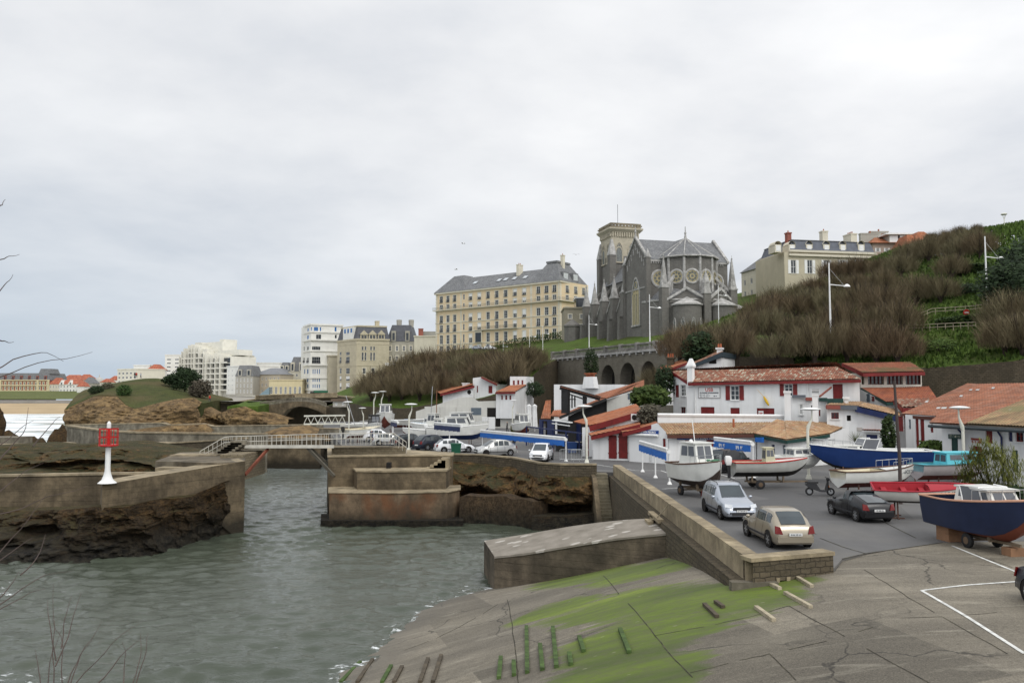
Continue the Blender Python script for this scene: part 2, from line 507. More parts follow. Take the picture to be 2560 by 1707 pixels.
def roofplane(m, pts, a, b, mi=0, tw=0.24, amp=0.055, rows=1, step=5):
 """corrugated tile slope: coplanar polygon pts, eave runs a -> b"""
 a, b = Vector(a), Vector(b)
 P = [Vector(p) for p in pts]
 e = (b - a).normalized()
 n = None
 for i in range(len(P)):
  c = (P[(i + 1) % len(P)] - P[i]).cross(P[(i + 2) % len(P)] - P[(i + 1) % len(P)])
  if c.length > 1e-4: n = c.normalized(); break
 if n.z < 0: n = -n
 s = n.cross(e)
 if s.z < 0: s = -s
 uv = [((p - a).dot(e), (p - a).dot(s)) for p in P]
 u0, u1 = min(x for x, _ in uv), max(x for x, _ in uv)
 K = max(2, int(round((u1 - u0) / tw * step)))
 cols = []
 for k in range(K + 1):
  u = u0 + 1e-4 + (u1 - u0 - 2e-4) * k / K
  vs_ = []
  for i in range(len(uv)):
   (x0, y0), (x1, y1) = uv[i], uv[(i + 1) % len(uv)]
   if (x0 - u) * (x1 - u) <= 0 and abs(x1 - x0) > 1e-9:
    vs_.append(y0 + (y1 - y0) * (u - x0) / (x1 - x0))
  if len(vs_) < 2: continue
  v0, v1 = min(vs_), max(vs_)
  h = amp * abs(math.sin(math.pi * u / tw))
  cols.append((u, v0, v1, a + e * u + s * v0 + n * h, a + e * u + s * v1 + n * h))
 for (u, v0, v1, p0, p1), (x, w0, w1, r0, r1) in zip(cols, cols[1:]):
  m.add([p0, r0, r1, p1], [(0, 1, 2, 3)], mi, [[(u, v0), (x, w0), (x, w1), (u, v1)]])
 # underside so the slope has thickness
 m.add([p - n * 0.07 for p in P], [tuple(range(len(P)))], mi)
 return m
def wallholes(m, x0, x1, z0, z1, holes, d=0.18, mi=0, mr=None, y=0.0, bottom=False):
 """wall in the local xz plane (outside towards -y) with rectangular openings and reveals"""
 xs = sorted({x0, x1} | {h[0] for h in holes} | {h[1] for h in holes})
 zs = sorted({z0, z1} | {h[2] for h in holes} | {h[3] for h in holes})
 xs = [x for x in xs if x0 - 1e-6 <= x <= x1 + 1e-6]; zs = [z for z in zs if z0 - 1e-6 <= z <= z1 + 1e-6]
 for i in range(len(xs) - 1):
  for j in range(len(zs) - 1):
   cx, cz = (xs[i] + xs[i + 1]) / 2, (zs[j] + zs[j + 1]) / 2
   if any(h[0] < cx < h[1] and h[2] < cz < h[3] for h in holes): continue
   m.quad((xs[i], y, zs[j]), (xs[i + 1], y, zs[j]), (xs[i + 1], y, zs[j + 1]), (xs[i], y, zs[j + 1]), mi)
 mr = mi if mr is None else mr
 for a, b, c, e in [h[:4] for h in holes]:
  m.quad((a, y, c), (a, y + d, c), (a, y + d, e), (a, y, e), mr)
  m.quad((b, y + d, c), (b, y, c), (b, y, e), (b, y + d, e), mr)
  m.quad((a, y, c), (b, y, c), (b, y + d, c), (a, y + d, c), mr)
  m.quad((a, y + d, e), (b, y + d, e), (b, y, e), (a, y, e), mr)
 return m
class Fac:
 """a facade plane through two world points; turns picture points into local x,z on it"""
 def __init__(s, A, B, z0=None):
  s.A = Vector(A); s.B = Vector(B)
  if z0 is not None: s.A.z = z0
  d = s.B - s.A; d.z = 0
  s.L = d.length
  s.rz = math.atan2(d.y, d.x)
  s.e = d.normalized()
  s.n = Vector((s.e.y, -s.e.x, 0))           # towards the viewer side (-local y)
 def xz(s, px, py, off=0.0):
  d = ray(px, py)
  o = Vector((0, 0, EYE))
  p0 = s.A + s.n * off
  t = (p0 - o).dot(s.n) / d.dot(s.n)
  p = o + d * t
  return (p - s.A).dot(s.e), p.z - s.A.z
 def rect(s, xa, ya, xb, yb, off=0.0):
  """pixel box to local x0,x1,z0,z1"""
  xm = (xa + xb) / 2; ym = (ya + yb) / 2
  return (s.xz(xa, ym, off)[0], s.xz(xb, ym, off)[0], s.xz(xm, yb, off)[1], s.xz(xm, ya, off)[1])
 def w(s, x, y, z):
  return s.A + s.e * x - s.n * y + Vector((0, 0, z))
def TEXT(name, txt, size, mat, parent, loc, rot=(math.pi / 2, 0, 0), sx=1.0, bold=0.0):
 c = bpy.data.curves.new(name, 'FONT')
 c.body = txt; c.size = size; c.align_x = 'CENTER'; c.align_y = 'CENTER'; c.extrude = 0.004; c.offset = bold
 c.materials.append(mat)
 tmp = bpy.data.objects.new(name, c)
 me = bpy.data.meshes.new_from_object(tmp)
 bpy.data.objects.remove(tmp); bpy.data.curves.remove(c)
 o = bpy.data.objects.new(name, me)
 COL.objects.link(o)
 o.parent = parent; o.location = loc; o.rotation_euler = rot; o.scale = (sx, 1, 1)
 return o
# ================================================================ SETTING
class TPS:
 def __init__(s, pts, lam=0.0):
  P = np.array([(p[0], p[1]) for p in pts], float); z = np.array([p[2] for p in pts], float)
  n = len(P)
  K = s.U(np.linalg.norm(P[:, None] - P[None], axis=2)) + lam * np.eye(n)
  A = np.zeros((n + 3, n + 3)); A[:n, :n] = K
  A[:n, n] = 1; A[:n, n + 1:] = P; A[n, :n] = 1; A[n + 1:, :n] = P.T
  s.w = np.linalg.solve(A, np.concatenate([z, [0, 0, 0]])); s.P = P; s.n = n
 def U(s, r):
  return np.where(r < 1e-9, 0.0, r * r * np.log(np.maximum(r, 1e-9)))
 def __call__(s, x, y):
  X = np.stack([np.atleast_1d(np.asarray(x, float)), np.atleast_1d(np.asarray(y, float))], 1)
  out = s.U(np.linalg.norm(X[:, None] - s.P[None], axis=2)) @ s.w[:s.n] + s.w[s.n] + X @ s.w[s.n + 1:]
  return out if np.ndim(x) else float(out[0])
def inpoly(x, y, P):
 c = False
 for i in range(len(P)):
  (a, b), (d, e) = P[i][:2], P[i - 1][:2]
  if (b > y) != (e > y) and x < (d - a) * (y - b) / (e - b) + a: c = not c
 return c
def sheet(name, poly, step, zf, mat, smooth=True, skirt=None, jit=0.0):
 """ground sheet inside polygon with heights zf(xs, ys)"""
 P = [(p[0], p[1]) for p in poly]
 V = []
 for i in range(len(P)):
  a, b = P[i], P[(i + 1) % len(P)]
  k = max(1, int(math.hypot(b[0] - a[0], b[1] - a[1]) / step))
  V += [(a[0] + (b[0] - a[0]) * j / k, a[1] + (b[1] - a[1]) * j / k) for j in range(k)]
 nb = len(V)
 E = [(i, (i + 1) % nb) for i in range(nb)]
 xs = [p[0] for p in P]; ys = [p[1] for p in P]
 y = min(ys) + step / 2
 row = 0
 while y < max(ys):
  x = min(xs) + step / 2 + (row % 2) * step / 2
  while x < max(xs):
   if inpoly(x, y, V): V.append((x + rnd.uniform(-jit, jit), y + rnd.uniform(-jit, jit)))
   x += step
  y += step * .87; row += 1
 r = delaunay_2d_cdt([Vector(v) for v in V], E, [list(range(nb))], 1, 1e-5)
 vv = r[0]
 zs = zf(np.array([p.x for p in vv]), np.array([p.y for p in vv]))
 m = MB()
 mat = mat if isinstance(mat, list) else [mat, mat]
 m.add([(p.x, p.y, float(z)) for p, z in zip(vv, zs)], [tuple(f) for f in r[2]])
 if skirt is not None:
  zb = zf(np.array([p[0] for p in V[:nb]]), np.array([p[1] for p in V[:nb]]))
  for i in range(nb):
   j = (i + 1) % nb
   m.quad((*V[i], skirt), (*V[j], skirt), (*V[j], float(zb[j])), (*V[i], float(zb[i])), 1)
 o = m.build(name, mat, smooth=smooth)
 return structure(o)
# ---------------------------------------------------------------- water
def m_water():
 t = NT('harbour water')
 p = t.co('Position')
 a = t.noise(1.0, 3, t.co('Position', (0.55, 1.5, 1)), .6, .4)
 b = t.noise(1.0, 4, t.co('Position', (1.7, 5.0, 1)), .7, .8)
 h = t.math('ADD', t.math('MULTIPLY', a, .8), t.math('MULTIPLY', b, .6))
 h = t.math('ADD', h, t.math('MULTIPLY', t.noise(1.0, 3, t.co('Position', (5, 13, 1)), .6, .5), .22))
 t.bump(h, 0.42, 0.15)
 s = t.sepz(p)
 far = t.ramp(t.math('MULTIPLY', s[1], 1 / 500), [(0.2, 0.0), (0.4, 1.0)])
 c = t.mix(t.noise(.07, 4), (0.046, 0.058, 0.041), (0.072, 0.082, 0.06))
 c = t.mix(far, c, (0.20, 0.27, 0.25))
 # surf beyond the breakwater and a little foam along the slipway
 f1 = t.noise(1.0, 9, t.co('Position', (0.022, 0.055, 1)), .66, .5)
 fm = t.math('MULTIPLY', t.ramp(f1, [(0.40, 0.0), (0.50, 1.0)]), far)
 ns = t.noise(1.0, 7, t.co('Position', (1.3, 1.9, 1)), .7, .9)
 d = t.n('ShaderNodeAttribute'); d.attribute_name = 'foam'
 fn = t.math('MULTIPLY', t.ramp(t.math('ADD', t.math('MULTIPLY', d.outputs['Fac'], .42), ns), [(0.72, 0.0), (0.80, 1.0)]), .85)
 k = t.math('MAXIMUM', fm, fn)
 c = t.mix(k, c, (0.80, 0.83, 0.84))
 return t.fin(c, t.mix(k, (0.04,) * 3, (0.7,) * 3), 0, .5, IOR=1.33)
WL = [(1237, 1470), (1225, 1471), (1112, 1501), (1069, 1520), (1012, 1566), (949, 1620), (930, 1650), (867, 1672), (851, 1705)]
WLW = [onz(a, b, 0.0) for a, b in WL] + [Vector((-7.6, 25, 0)), Vector((-8.6, 18, 0)), Vector((-9.5, 10, 0))]
def build_water():
 nx, ny = 460, 540
 X = np.linspace(-62, 14, nx); Yv = np.linspace(18, 128, ny)
 gx, gy = np.meshgrid(X, Yv)
 z = np.zeros_like(gx); r = np.random.RandomState(3)
 for i in range(60):
  k = r.uniform(1.4, 9.0); th = math.pi / 2 + r.normal(0, .55)
  z += .020 / (k ** .6) * 2.0 * np.sin(k * (np.cos(th) * gx + np.sin(th) * gy) + r.uniform(0, 6.28) + .8 * np.sin(.2 * gx + i))
 z *= .62 * (.75 + .35 * np.sin(gx * .21 + 1) * np.sin(gy * .17))
 z = z * np.clip(1 - (gy - 70) / 60, .25, 1)
 edge = np.minimum(np.minimum((gx + 62) / 5, (14 - gx) / 5), np.minimum((gy - 18) / 3, (128 - gy) / 8))
 z *= np.clip(edge, 0, 1)
 v = np.stack([gx.ravel(), gy.ravel(), z.ravel()], 1).tolist()
 f = [(j * nx + i, j * nx + i + 1, (j + 1) * nx + i + 1, (j + 1) * nx + i) for j in range(ny - 1) for i in range(nx - 1)]
 # the rest of the sea round the waved patch
 o = len(v)
 R = [(-1500, -200), (14, -200), (400, -200), (-1500, 18), (400, 18), (-1500, 128), (400, 128), (-1500, 900), (400, 900), (-62, -200), (-62, 900), (14, 900)]
 v += [(a, b, 0.0) for a, b in R]
 c00, c10, c01, c11 = 0, nx - 1, (ny - 1) * nx, ny * nx - 1
 f += [(o, o + 9, c00, o + 3), (o + 9, o + 1, c10, c00), (o + 1, o + 2, o + 4, c10), (o + 3, c00, c01, o + 5), (c10, o + 4, o + 6, c11), (o + 5, c01, o + 10, o + 7), (c01, c11, o + 11, o + 10), (c11, o + 6, o + 8, o + 11)]
 me = bpy.data.meshes.new('water'); me.from_pydata(v, [], f)
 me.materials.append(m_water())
 me.polygons.foreach_set('use_smooth', [True] * len(f))
 # foam: near the slipway's waterline and at the far left below the twigs
 at_ = me.attributes.new('foam', 'FLOAT', 'POINT')
 V = np.array(v)
 dist = np.full(len(V), 99.0)
 for a, b in zip(WLW[1:], WLW[2:]):
  A = np.array([a.x, a.y]); B = np.array([b.x, b.y]); d = B - A
  tt = np.clip(((V[:, :2] - A) @ d) / (d @ d), 0, 1)
  dist = np.minimum(dist, np.linalg.norm(V[:, :2] - (A + tt[:, None] * d), axis=1))
 fo = .5 * np.clip(1 - dist / 1.5, 0, 1) ** 1.2
 for px, py, rr in ((10, 1480, 4.0), (30, 1690, 3.5), (1180, 1470, 1.6)):
  p = onz(px, py, 0)
  fo = np.maximum(fo, .4 * np.clip(1 - np.hypot(V[:, 0] - p.x, (V[:, 1] - p.y)) / rr, 0, 1))
 at_.data.foreach_set('value', fo.astype(np.float32))
 ob = bpy.data.objects.new('water', me); COL.objects.link(ob)
 return structure(ob)
build_water()
# ---------------------------------------------------------------- slipway and quay
WX0, WX1, WXP0, WXP1 = 7.3, 8.9, 7.95, 8.5              # quay wall: body and parapet
sp = [(p.x, p.y, 0.0) for p in WLW] + [(p.x - 5, p.y + 1, -1.35) for p in WLW[::2]]
sp += [(7.3, 28.3, 3.72), (7.6, 40, 2.57), (2.45, 42.3, 1.0), (11.3, 29.2, 4.1)]
sp += [(12.2, y, 4.17) for y in (8, 14, 18, 22, 26)] + [(x, y, 4.2) for x in (16, 22, 30, 42) for y in (8, 20, 30, 38)]
SLIPF = TPS(sp, 0.02)
def slipz(x, y):
 return np.minimum(SLIPF(x, y), 4.2)
AB = [q(2105, 1397), q(2165, 1383), q(2260, 1370), q(2356, 1356)]
ABp = [(p.x, p.y) for p in AB]
def m_slip():
 t = NT('slipway concrete')
 v = t.co('Position', None, None)
 flow = t.co('Position', (0.12, 0.95, 0.5), (0, 0, math.radians(-16)))
 a = t.noise(1.0, 8, flow, .62, .3)
 c = t.ramp(a, [(0.3, (0.078, 0.067, 0.048)), (0.48, (0.155, 0.135, 0.10)), (0.62, (0.28, 0.248, 0.19)), (0.8, (0.18, 0.155, 0.112))])
 c = t.mix(.3, c, t.ramp(t.noise(6, 6), [(0.3, (0.04, 0.035, 0.025)), (0.7, (0.32, 0.28, 0.21))]))
 c = t.mix(t.math('MULTIPLY', t.ramp(t.noise(.16, 5), [(.42, 0.0), (.6, 1.0)]), .6), c, (0.075, 0.064, 0.05))
 c = t.mix(t.math('MULTIPLY', t.ramp(t.noise(1.0, 8, t.co('Position', (.25, 1.3, 1), (0, 0, math.radians(-16))), .7, .8), [(.56, 0.0), (.64, 1.0)]), .55), c, (0.36, 0.33, 0.26))
 s = t.sepz(v)
 # cast bays of different age
 c = t.mix(.4, c, t.ramp(t.noise(24, 8, rough=.8), [(.36, (.03, .026, .02)), (.5, (.17, .15, .115)), (.64, (.38, .34, .27))]))
 wv_ = t.n('ShaderNodeVectorMath', operation='ADD'); wn_ = t.n('ShaderNodeTexNoise'); wn_.inputs['Scale'].default_value = .9; wn_.inputs['Detail'].default_value = 6
 t.t.links.new(t.co('Position', (.2, .2, .2)), wv_.inputs[0]); t.t.links.new(t.co('Position'), wn_.inputs['Vector']); sv_ = t.n('ShaderNodeVectorMath', operation='SCALE'); sv_.inputs[3].default_value = .28; t.t.links.new(wn_.outputs['Color'], sv_.inputs[0]); t.t.links.new(sv_.outputs[0], wv_.inputs[1])
 c = t.mix(t.math('MULTIPLY', t.ramp(t.vor(1.0, wv_.outputs[0], 'DISTANCE_TO_EDGE'), [(.003, .85), (.009, 0.0)]), t.ramp(t.noise(.3, 3), [(.42, 0.0), (.55, 1.0)])), c, (.03, .026, .02))
 bay = t.n('ShaderNodeTexBrick'); bay.offset = .37
 t.t.links.new(t.co('Position', None, (0, 0, math.radians(-13))), bay.inputs['Vector'])
 for nm, cc in (('Color1', (0.6,) * 3), ('Color2', (1.3,) * 3), ('Mortar', (0.9,) * 3)): t.set(bay.inputs[nm], cc)
 bay.inputs['Scale'].default_value = 1; bay.inputs['Brick Width'].default_value = 7.5; bay.inputs['Row Height'].default_value = 5.2
 bay.inputs['Mortar Size'].default_value = 0.01
 c = t.mix(.8, c, bay.outputs['Color'], 'MULTIPLY')
 att = t.n('ShaderNodeAttribute'); att.attribute_name = 'weed'
 wv = t.math('ADD', att.outputs['Fac'], t.math('MULTIPLY', t.math('SUBTRACT', a, .5), 1.15))
 wv = t.math('ADD', wv, t.math('MULTIPLY', t.math('SUBTRACT', t.noise(2.2, 8, flow, .7), .5), .9))
 g = t.ramp(t.noise(0.55, 7, flow), [(0.3, (0.038, 0.056, 0.012)), (0.45, (0.075, 0.11, 0.013)), (0.58, (0.115, 0.165, 0.013)), (0.72, (0.19, 0.25, 0.024))])
 g = t.mix(t.ramp(t.noise(3.5, 9, t.co('Position', (.5, 1.2, 1), (0, 0, math.radians(-16))), .75, .6), [(0.42, .45), (0.55, 0.0)]), g, (0.085, 0.085, 0.045))
 g = t.mix(t.ramp(t.vor(2.6, t.co('Position', (.35, 1, 1), (0, 0, math.radians(-16)))), [(0.05, .5), (0.1, 0.0)]), g, (0.3, 0.3, 0.2))
 c = t.mix(t.ramp(wv, [(0.42, 0.0), (0.5, .6), (0.66, .95)]), c, g)
 # the wet strip at the water's edge
 wet = t.ramp(t.math('ADD', s[2], t.math('MULTIPLY', t.noise(.5, 3), .3)), [(0.25, .45), (0.75, 0.0)])
 c = t.mix(wet, c, (0.085, 0.075, 0.055))
 t.bump(t.noise(5, 7), .35, .04)
 return t.fin(c, t.mix(wet, (0.8,) * 3, (0.3,) * 3), 0, .4)
slip_poly = [(-15, 8), (-15, 30), (-9, 45), (-1.2, 46), (7.6, 42), (7.4, 29.0), (8.0, 28.6), (11.4, 29.4)] + ABp + [(24, 35), (34, 37), (44, 37), (44, 8)]
slip = sheet('slipway', slip_poly, .55, slipz, m_slip())
me = slip.data
wa = me.attributes.new('weed', 'FLOAT', 'POINT')
WEED = [(px, py, r) for px, py, r in ((1460, 1440, 2.6), (1600, 1425, 2.8), (1720, 1400, 2.0), (1400, 1520, 1.6), (1560, 1510, 2.6), (1700, 1500, 2.4), (1850, 1490, 2.0), (1560, 1610, 2.0), (1680, 1570, 1.5), (1920, 1450, 1.5), (1960, 1480, .9), (1540, 1690, 1.7), (1660, 1680, 1.2), (1480, 1640, 1.0), (1340, 1535, .9))]
vals = []
WW = []
for px, py, r in WEED:
 y = 40.0
 d = ray(px, py)
 for _ in range(40):
  p = at(px, py, y)
  y -= (slipz(np.array([p.x]), np.array([p.y]))[0] - p.z) * 2.2
  y = min(max(y, 10), 60)
 p = at(px, py, y); WW.append((p.x, p.y, r))
for vtx in me.vertices:
 vals.append(max(0.0, max(1.15 - math.hypot((vtx.co.x - a), (vtx.co.y - b)) / r * .66 for a, b, r in WW)))
wa.data.foreach_set('value', vals)
def slip_at(px, py, off=0.0):
 y = 35.0
 for _ in range(60):
  p = at(px, py, y)
  y -= (slipz(np.array([p.x]), np.array([p.y]))[0] + off - p.z) * 1.6
  y = min(max(y, 6), 60)
 return at(px, py, y)
# joints between the cast bays: shallow grooves filled with dark grit and weed
def strip(m, pts, wd, lift, zf=None, mi=0):
 for a, b in zip(pts, pts[1:]):
  if wd < .04 and rnd.random() < .16: continue
  d = (b - a); d.z = 0; L = d.length; d.normalize()
  nn = Vector((-d.y, d.x, 0)) * wd / 2
  k = max(1, int(L / .5))
  prev = None
  for i in range(k + 1):
   p = a.lerp(b, i / k)
   z = (zf(np.array([p.x]), np.array([p.y]))[0] if zf else p.z) + lift
   cur = (Vector((p.x, p.y, z)) + nn, Vector((p.x, p.y, z)) - nn)
   if prev: m.quad(prev[1], cur[1], cur[0], prev[0], mi)
   prev = cur
 return m
def m_crack():
 t = NT('joint grit')
 return t.fin(t.ramp(t.noise(3, 5), [(0.4, (0.02, 0.018, 0.012)), (0.7, (0.09, 0.08, 0.05))]), .95)
mj = MB()
for L in ([(1508, 1438), (1590, 1530), (1638, 1588), (1690, 1650), (1745, 1707)], [(1638, 1588), (1760, 1566), (1880, 1540), (1972, 1514)], [(1972, 1514), (2112, 1590)], [(1725, 1682), (1850, 1650), (1925, 1634), (2112, 1590)], [(2112, 1590), (2250, 1545), (2356, 1541)],
          [(2142, 1412), (2215, 1457), (2272, 1494), (2356, 1541), (2519, 1634)], [(2112, 1590), (2330, 1710)], [(2356, 1541), (2540, 1527)], [(1265, 1478), (1280, 1560), (1292, 1650), (1296, 1707)], [(1246, 1510), (1170, 1555), (1090, 1595), (1010, 1625)], [(1925, 1634), (1990, 1700)], [(2437, 1384), (2560, 1430)], [(1640, 1420), (1690, 1405)]):
 pts = []
 for (a, b), (c, d) in zip(L, L[1:]):
  for k in range(4):
   pts.append((a + (c - a) * k / 4 + rnd.uniform(-1.5, 1.5), b + (d - b) * k / 4 + rnd.uniform(-1, 1)))
 pts.append(L[-1])
 strip(mj, [slip_at(*p) for p in pts], .032, .006, slipz)
structure(mj.build('slipway_joints', m_crack()))
def m_asphalt():
 t = NT('asphalt')
 a = t.noise(0.25, 8, rough=.6)
 c = t.ramp(a, [(0.3, (0.052, 0.051, 0.051)), (0.55, (0.084, 0.082, 0.081)), (0.75, (0.12, 0.116, 0.11))])
 c = t.mix(.3, c, t.ramp(t.noise(30, 3), [(0.3, (0.06, 0.06, 0.06)), (0.7, (0.2, 0.2, 0.2))]))
 c = t.mix(t.math('MULTIPLY', t.ramp(t.noise(0.6, 6, t.co('Position', (1, .35, 1))), [(0.5, 0.0), (0.68, 1.0)]), .5), c, (0.06, 0.058, 0.055))
 c = t.mix(t.math('MULTIPLY', t.ramp(t.noise(.11, 4), [(0.55, 0.0), (0.7, 1.0)]), .45), c, (0.2, 0.185, 0.155))
 c = t.mix(.3, c, t.ramp(t.vor(.16, t.co('Position'), 'F1', 'Color'), [(.2, (.05, .05, .05)), (.8, (.16, .155, .15))]))
 t.bump(t.noise(25, 4), .25, .02)
 return t.fin(c, t.ramp(a, [(0.3, (0.55,) * 3), (0.6, (0.85,) * 3)]), 0, .4)
quay_poly = [(8.6, 28.5), (11.4, 29.45)] + ABp + [(24, 35.02), (34, 37.02), (44, 37.02), (120, 40), (120, 80), (60, 100), (45, 190), (-45, 190), (-34, 150), (-22, 105), (-16.5, 85), (-15.2, 73), (-9, 79), (0, 77), (3, 73.5), (6.2, 72), (6.3, 66), (8.0, 65.4), (8.3, 40)]
flat = lambda x, y: np.full(len(x), ZQ + .004)
sheet('quay', quay_poly, 6.0, flat, m_asphalt(), skirt=-1.0)
# painted bay lines on the quay and on the concrete
M_LINE = PM('worn white line paint', (0.6, 0.6, 0.57), .8, .3, 4)
ml = MB()
for L in ([(1470, 1158), (1590, 1176), (1652, 1176), (1710, 1196)], [(1780, 1180), (1838, 1196), (1895, 1191)], [(1655, 1222), (1700, 1219)], [(1180, 1112), (1205, 1108)], [(1187, 1118), (1212, 1114)]):
 strip(ml, [q(*p) for p in L], .11, .009)
structure(ml.build('parking_line_marking', M_LINE))
ml = MB()
for L in ([(2380, 1364), (2478, 1404), (2562, 1438)], [(2304, 1476), (2420, 1462), (2562, 1452)], [(2304, 1476), (2412, 1538), (2562, 1634)]):
 strip(ml, [slip_at(*p) for p in L], .11, .012, slipz)
structure(ml.build('slipway_line_marking', M_LINE))
mj = MB()
for L in ([(2050, 1345), (2110, 1368), (2166, 1384)], [(1950, 1290), (2040, 1335)], [(2105, 1397), (2165, 1383), (2260, 1370), (2356, 1356)], [(2200, 1300), (2290, 1345)]):
 strip(mj, [q(*p) for p in L], .06, .012)
structure(mj.build('asphalt_joints', m_crack()))
# ---------------------------------------------------------------- walls and piers
M_WALLSTONE = m_stone('dark rubble wall', (0.15, 0.12, 0.08), (0.08, 0.065, 0.042), (0.03, 0.026, 0.02), .42, .2, .4, .8, stain_k=.75, tide=1.2, ms=.02)
M_COURSED = m_stone('coursed pale stone', (0.27, 0.225, 0.15), (0.19, 0.155, 0.10), (0.08, 0.07, 0.05), .55, .21, .3, .7, stain_k=.4, ms=.018)
M_PIER = m_concrete('harbour pier concrete', (0.14, 0.108, 0.067), (0.033, 0.026, 0.017), .75, 1.1, None, .6, True)
M_PIERRUST = m_concrete('rust stained pier', (0.175, 0.125, 0.078), (0.04, 0.03, 0.02), .65, .7, (0.16, 0.066, 0.028), .5)
M_CAP = m_concrete('worn coping', (0.30, 0.245, 0.16), (0.09, 0.072, 0.048), .45, None, None, .3)
M_JETTY = m_concrete('jetty concrete', (0.125, 0.10, 0.07), (0.032, 0.027, 0.019), .7, None, None, .5, True)
def m_jettytop():
 t = NT('jetty top')
 c = t.ramp(t.noise(1.2, 8, rough=.6), [(0.3, (0.17, 0.15, 0.12)), (0.7, (0.28, 0.25, 0.21))])
 v = t.vor(.9, t.co('Object', (1, 1.6, 1)))
 k = t.math('MULTIPLY', t.ramp(t.math('ADD', v, t.math('MULTIPLY', t.noise(3, 4), .22)), [(0.34, 1.0), (0.38, 0.0)]), t.ramp(t.noise(.25, 2), [(0.44, 0.0), (0.5, .8)]))
 c = t.mix(k, c, (0.5, 0.47, 0.42))
 t.bump(t.noise(6, 6), .4, .03)
 return t.fin(c, .85, 0, .3)
M_ROCK = m_rock('ochre cliff rock', (0.25, 0.145, 0.055), (0.10, 0.063, 0.03), (0.014, 0.011, 0.008), tide=.6, scale=.4, veg=(0.05, 0.055, 0.02))  # dark tone puts the rock's black shadows into its colour
M_ROCKSEA = m_rock('dark tidal rock', (0.14, 0.082, 0.032), (0.048, 0.034, 0.019), (0.013, 0.011, 0.008), tide=1.2, scale=.5, veg=(0.085, 0.07, 0.025))
M_CLIFF = m_rock('headland cliff rock', (0.30, 0.20, 0.09), (0.17, 0.11, 0.055), (0.03, 0.022, 0.016), tide=2.5, scale=.14)
def resample(P, n):
 P = [Vector(p) for p in P]
 d = [0.0]
 for a, b in zip(P, P[1:]): d.append(d[-1] + (b - a).length)
 out, j = [], 0
 for i in range(n):
  s_ = d[-1] * i / (n - 1)
  while j < len(P) - 2 and d[j + 1] < s_: j += 1
  t_ = (s_ - d[j]) / max(d[j + 1] - d[j], 1e-9)
  out.append(P[j].lerp(P[j + 1], t_))
 return out
def rockface(name, top, bot, nu, nv, amp, freq, mat, caves=(), seed=0, back=1.5, prof=lambda v: 0.0, strata=.5, mid=None):
 T, B = resample(top, nu), resample(bot, nu)
 rows = []
 rows.append([p + Vector((0, back, 0)) for p in T])
 for j in range(nv + 1):
  v = j / nv
  row = []
  for i in range(nu):
   u = i / (nu - 1)
   p = T[i].lerp(B[i], v)
   x = Vector((p.x * freq, p.y * freq, p.z * freq * 1.8 + seed * 7.3))
   h = mnoise.fractal(x, .75, 2.2, 7) * amp * .8 + (mnoise.ridged_multi_fractal(x * .8, .9, 2.2, 6, 1.0, 2.0) - 1.1) * amp * .45
   h += abs(mnoise.noise(x * .45 + Vector((3, 1, seed)))) * amp * 1.3 - .3 * amp
   zq_ = p.z * (1.1 + .3 * mnoise.noise(x * .2)) + mnoise.noise(x * .35) * 2.2 + mnoise.noise(x * 1.1) * .5 + p.x * .12
   h += (math.fabs((zq_ % 1.0) - .5) - .25) * strata * amp
   h += prof(v)
   for cu, cv, ru, rv, dp in caves:
    g = ((u - cu) / ru) ** 2 + ((v - cv) / rv) ** 2
    if g < 4: h -= dp * math.exp(-g * g * 1.4)
   k = min(1.0, v * 5 + .25)
   row.append(p + Vector((mnoise.noise(x * 1.3) * amp * .25, -h * k, mnoise.noise(x * .9 + Vector((9, 2, 1))) * amp * .3 * k)))
  rows.append(row)
 m = MB()
 m.loft(rows)
 return m.build(name, mat, smooth=38, center=True)
def wallrun(name, line, z0, th, mat, label, cat='wall', cap=None, ztop=None, base_out=0.0, capw=.08, capz=.12, right=True, group=None):
 """wall following a polyline of world points (their z is the top); th thickness away from the viewer"""
 L = [Vector(p) for p in line]
 nr = []
 for i in range(len(L)):
  d = (L[min(i + 1, len(L) - 1)] - L[max(i - 1, 0)]); d.z = 0; d.normalize()
  n = Vector((-d.y, d.x, 0))
  nr.append(n if right else -n)
 m = MB()
 rows = []
 for p, n in zip(L, nr):
  zt = p.z - (capz if cap else 0)
  rows.append([Vector((p.x, p.y, z0)) - n * base_out, Vector((p.x, p.y, zt)), Vector((p.x, p.y, zt)) + n * th, Vector((p.x, p.y, z0)) + n * th])
 m.loft(rows, 0, True, True, True)
 if cap:
  rows = []
  for p, n in zip(L, nr):
   a, b = p - n * capw, p + n * (th + capw)
   rows.append([a - Vector((0, 0, capz)), a, b, b - Vector((0, 0, capz))])
  m.loft(rows, 1, True, True, True)
 o = m.build(name, [mat, cap or mat], center=True)
 return tag(o, label, cat, group)
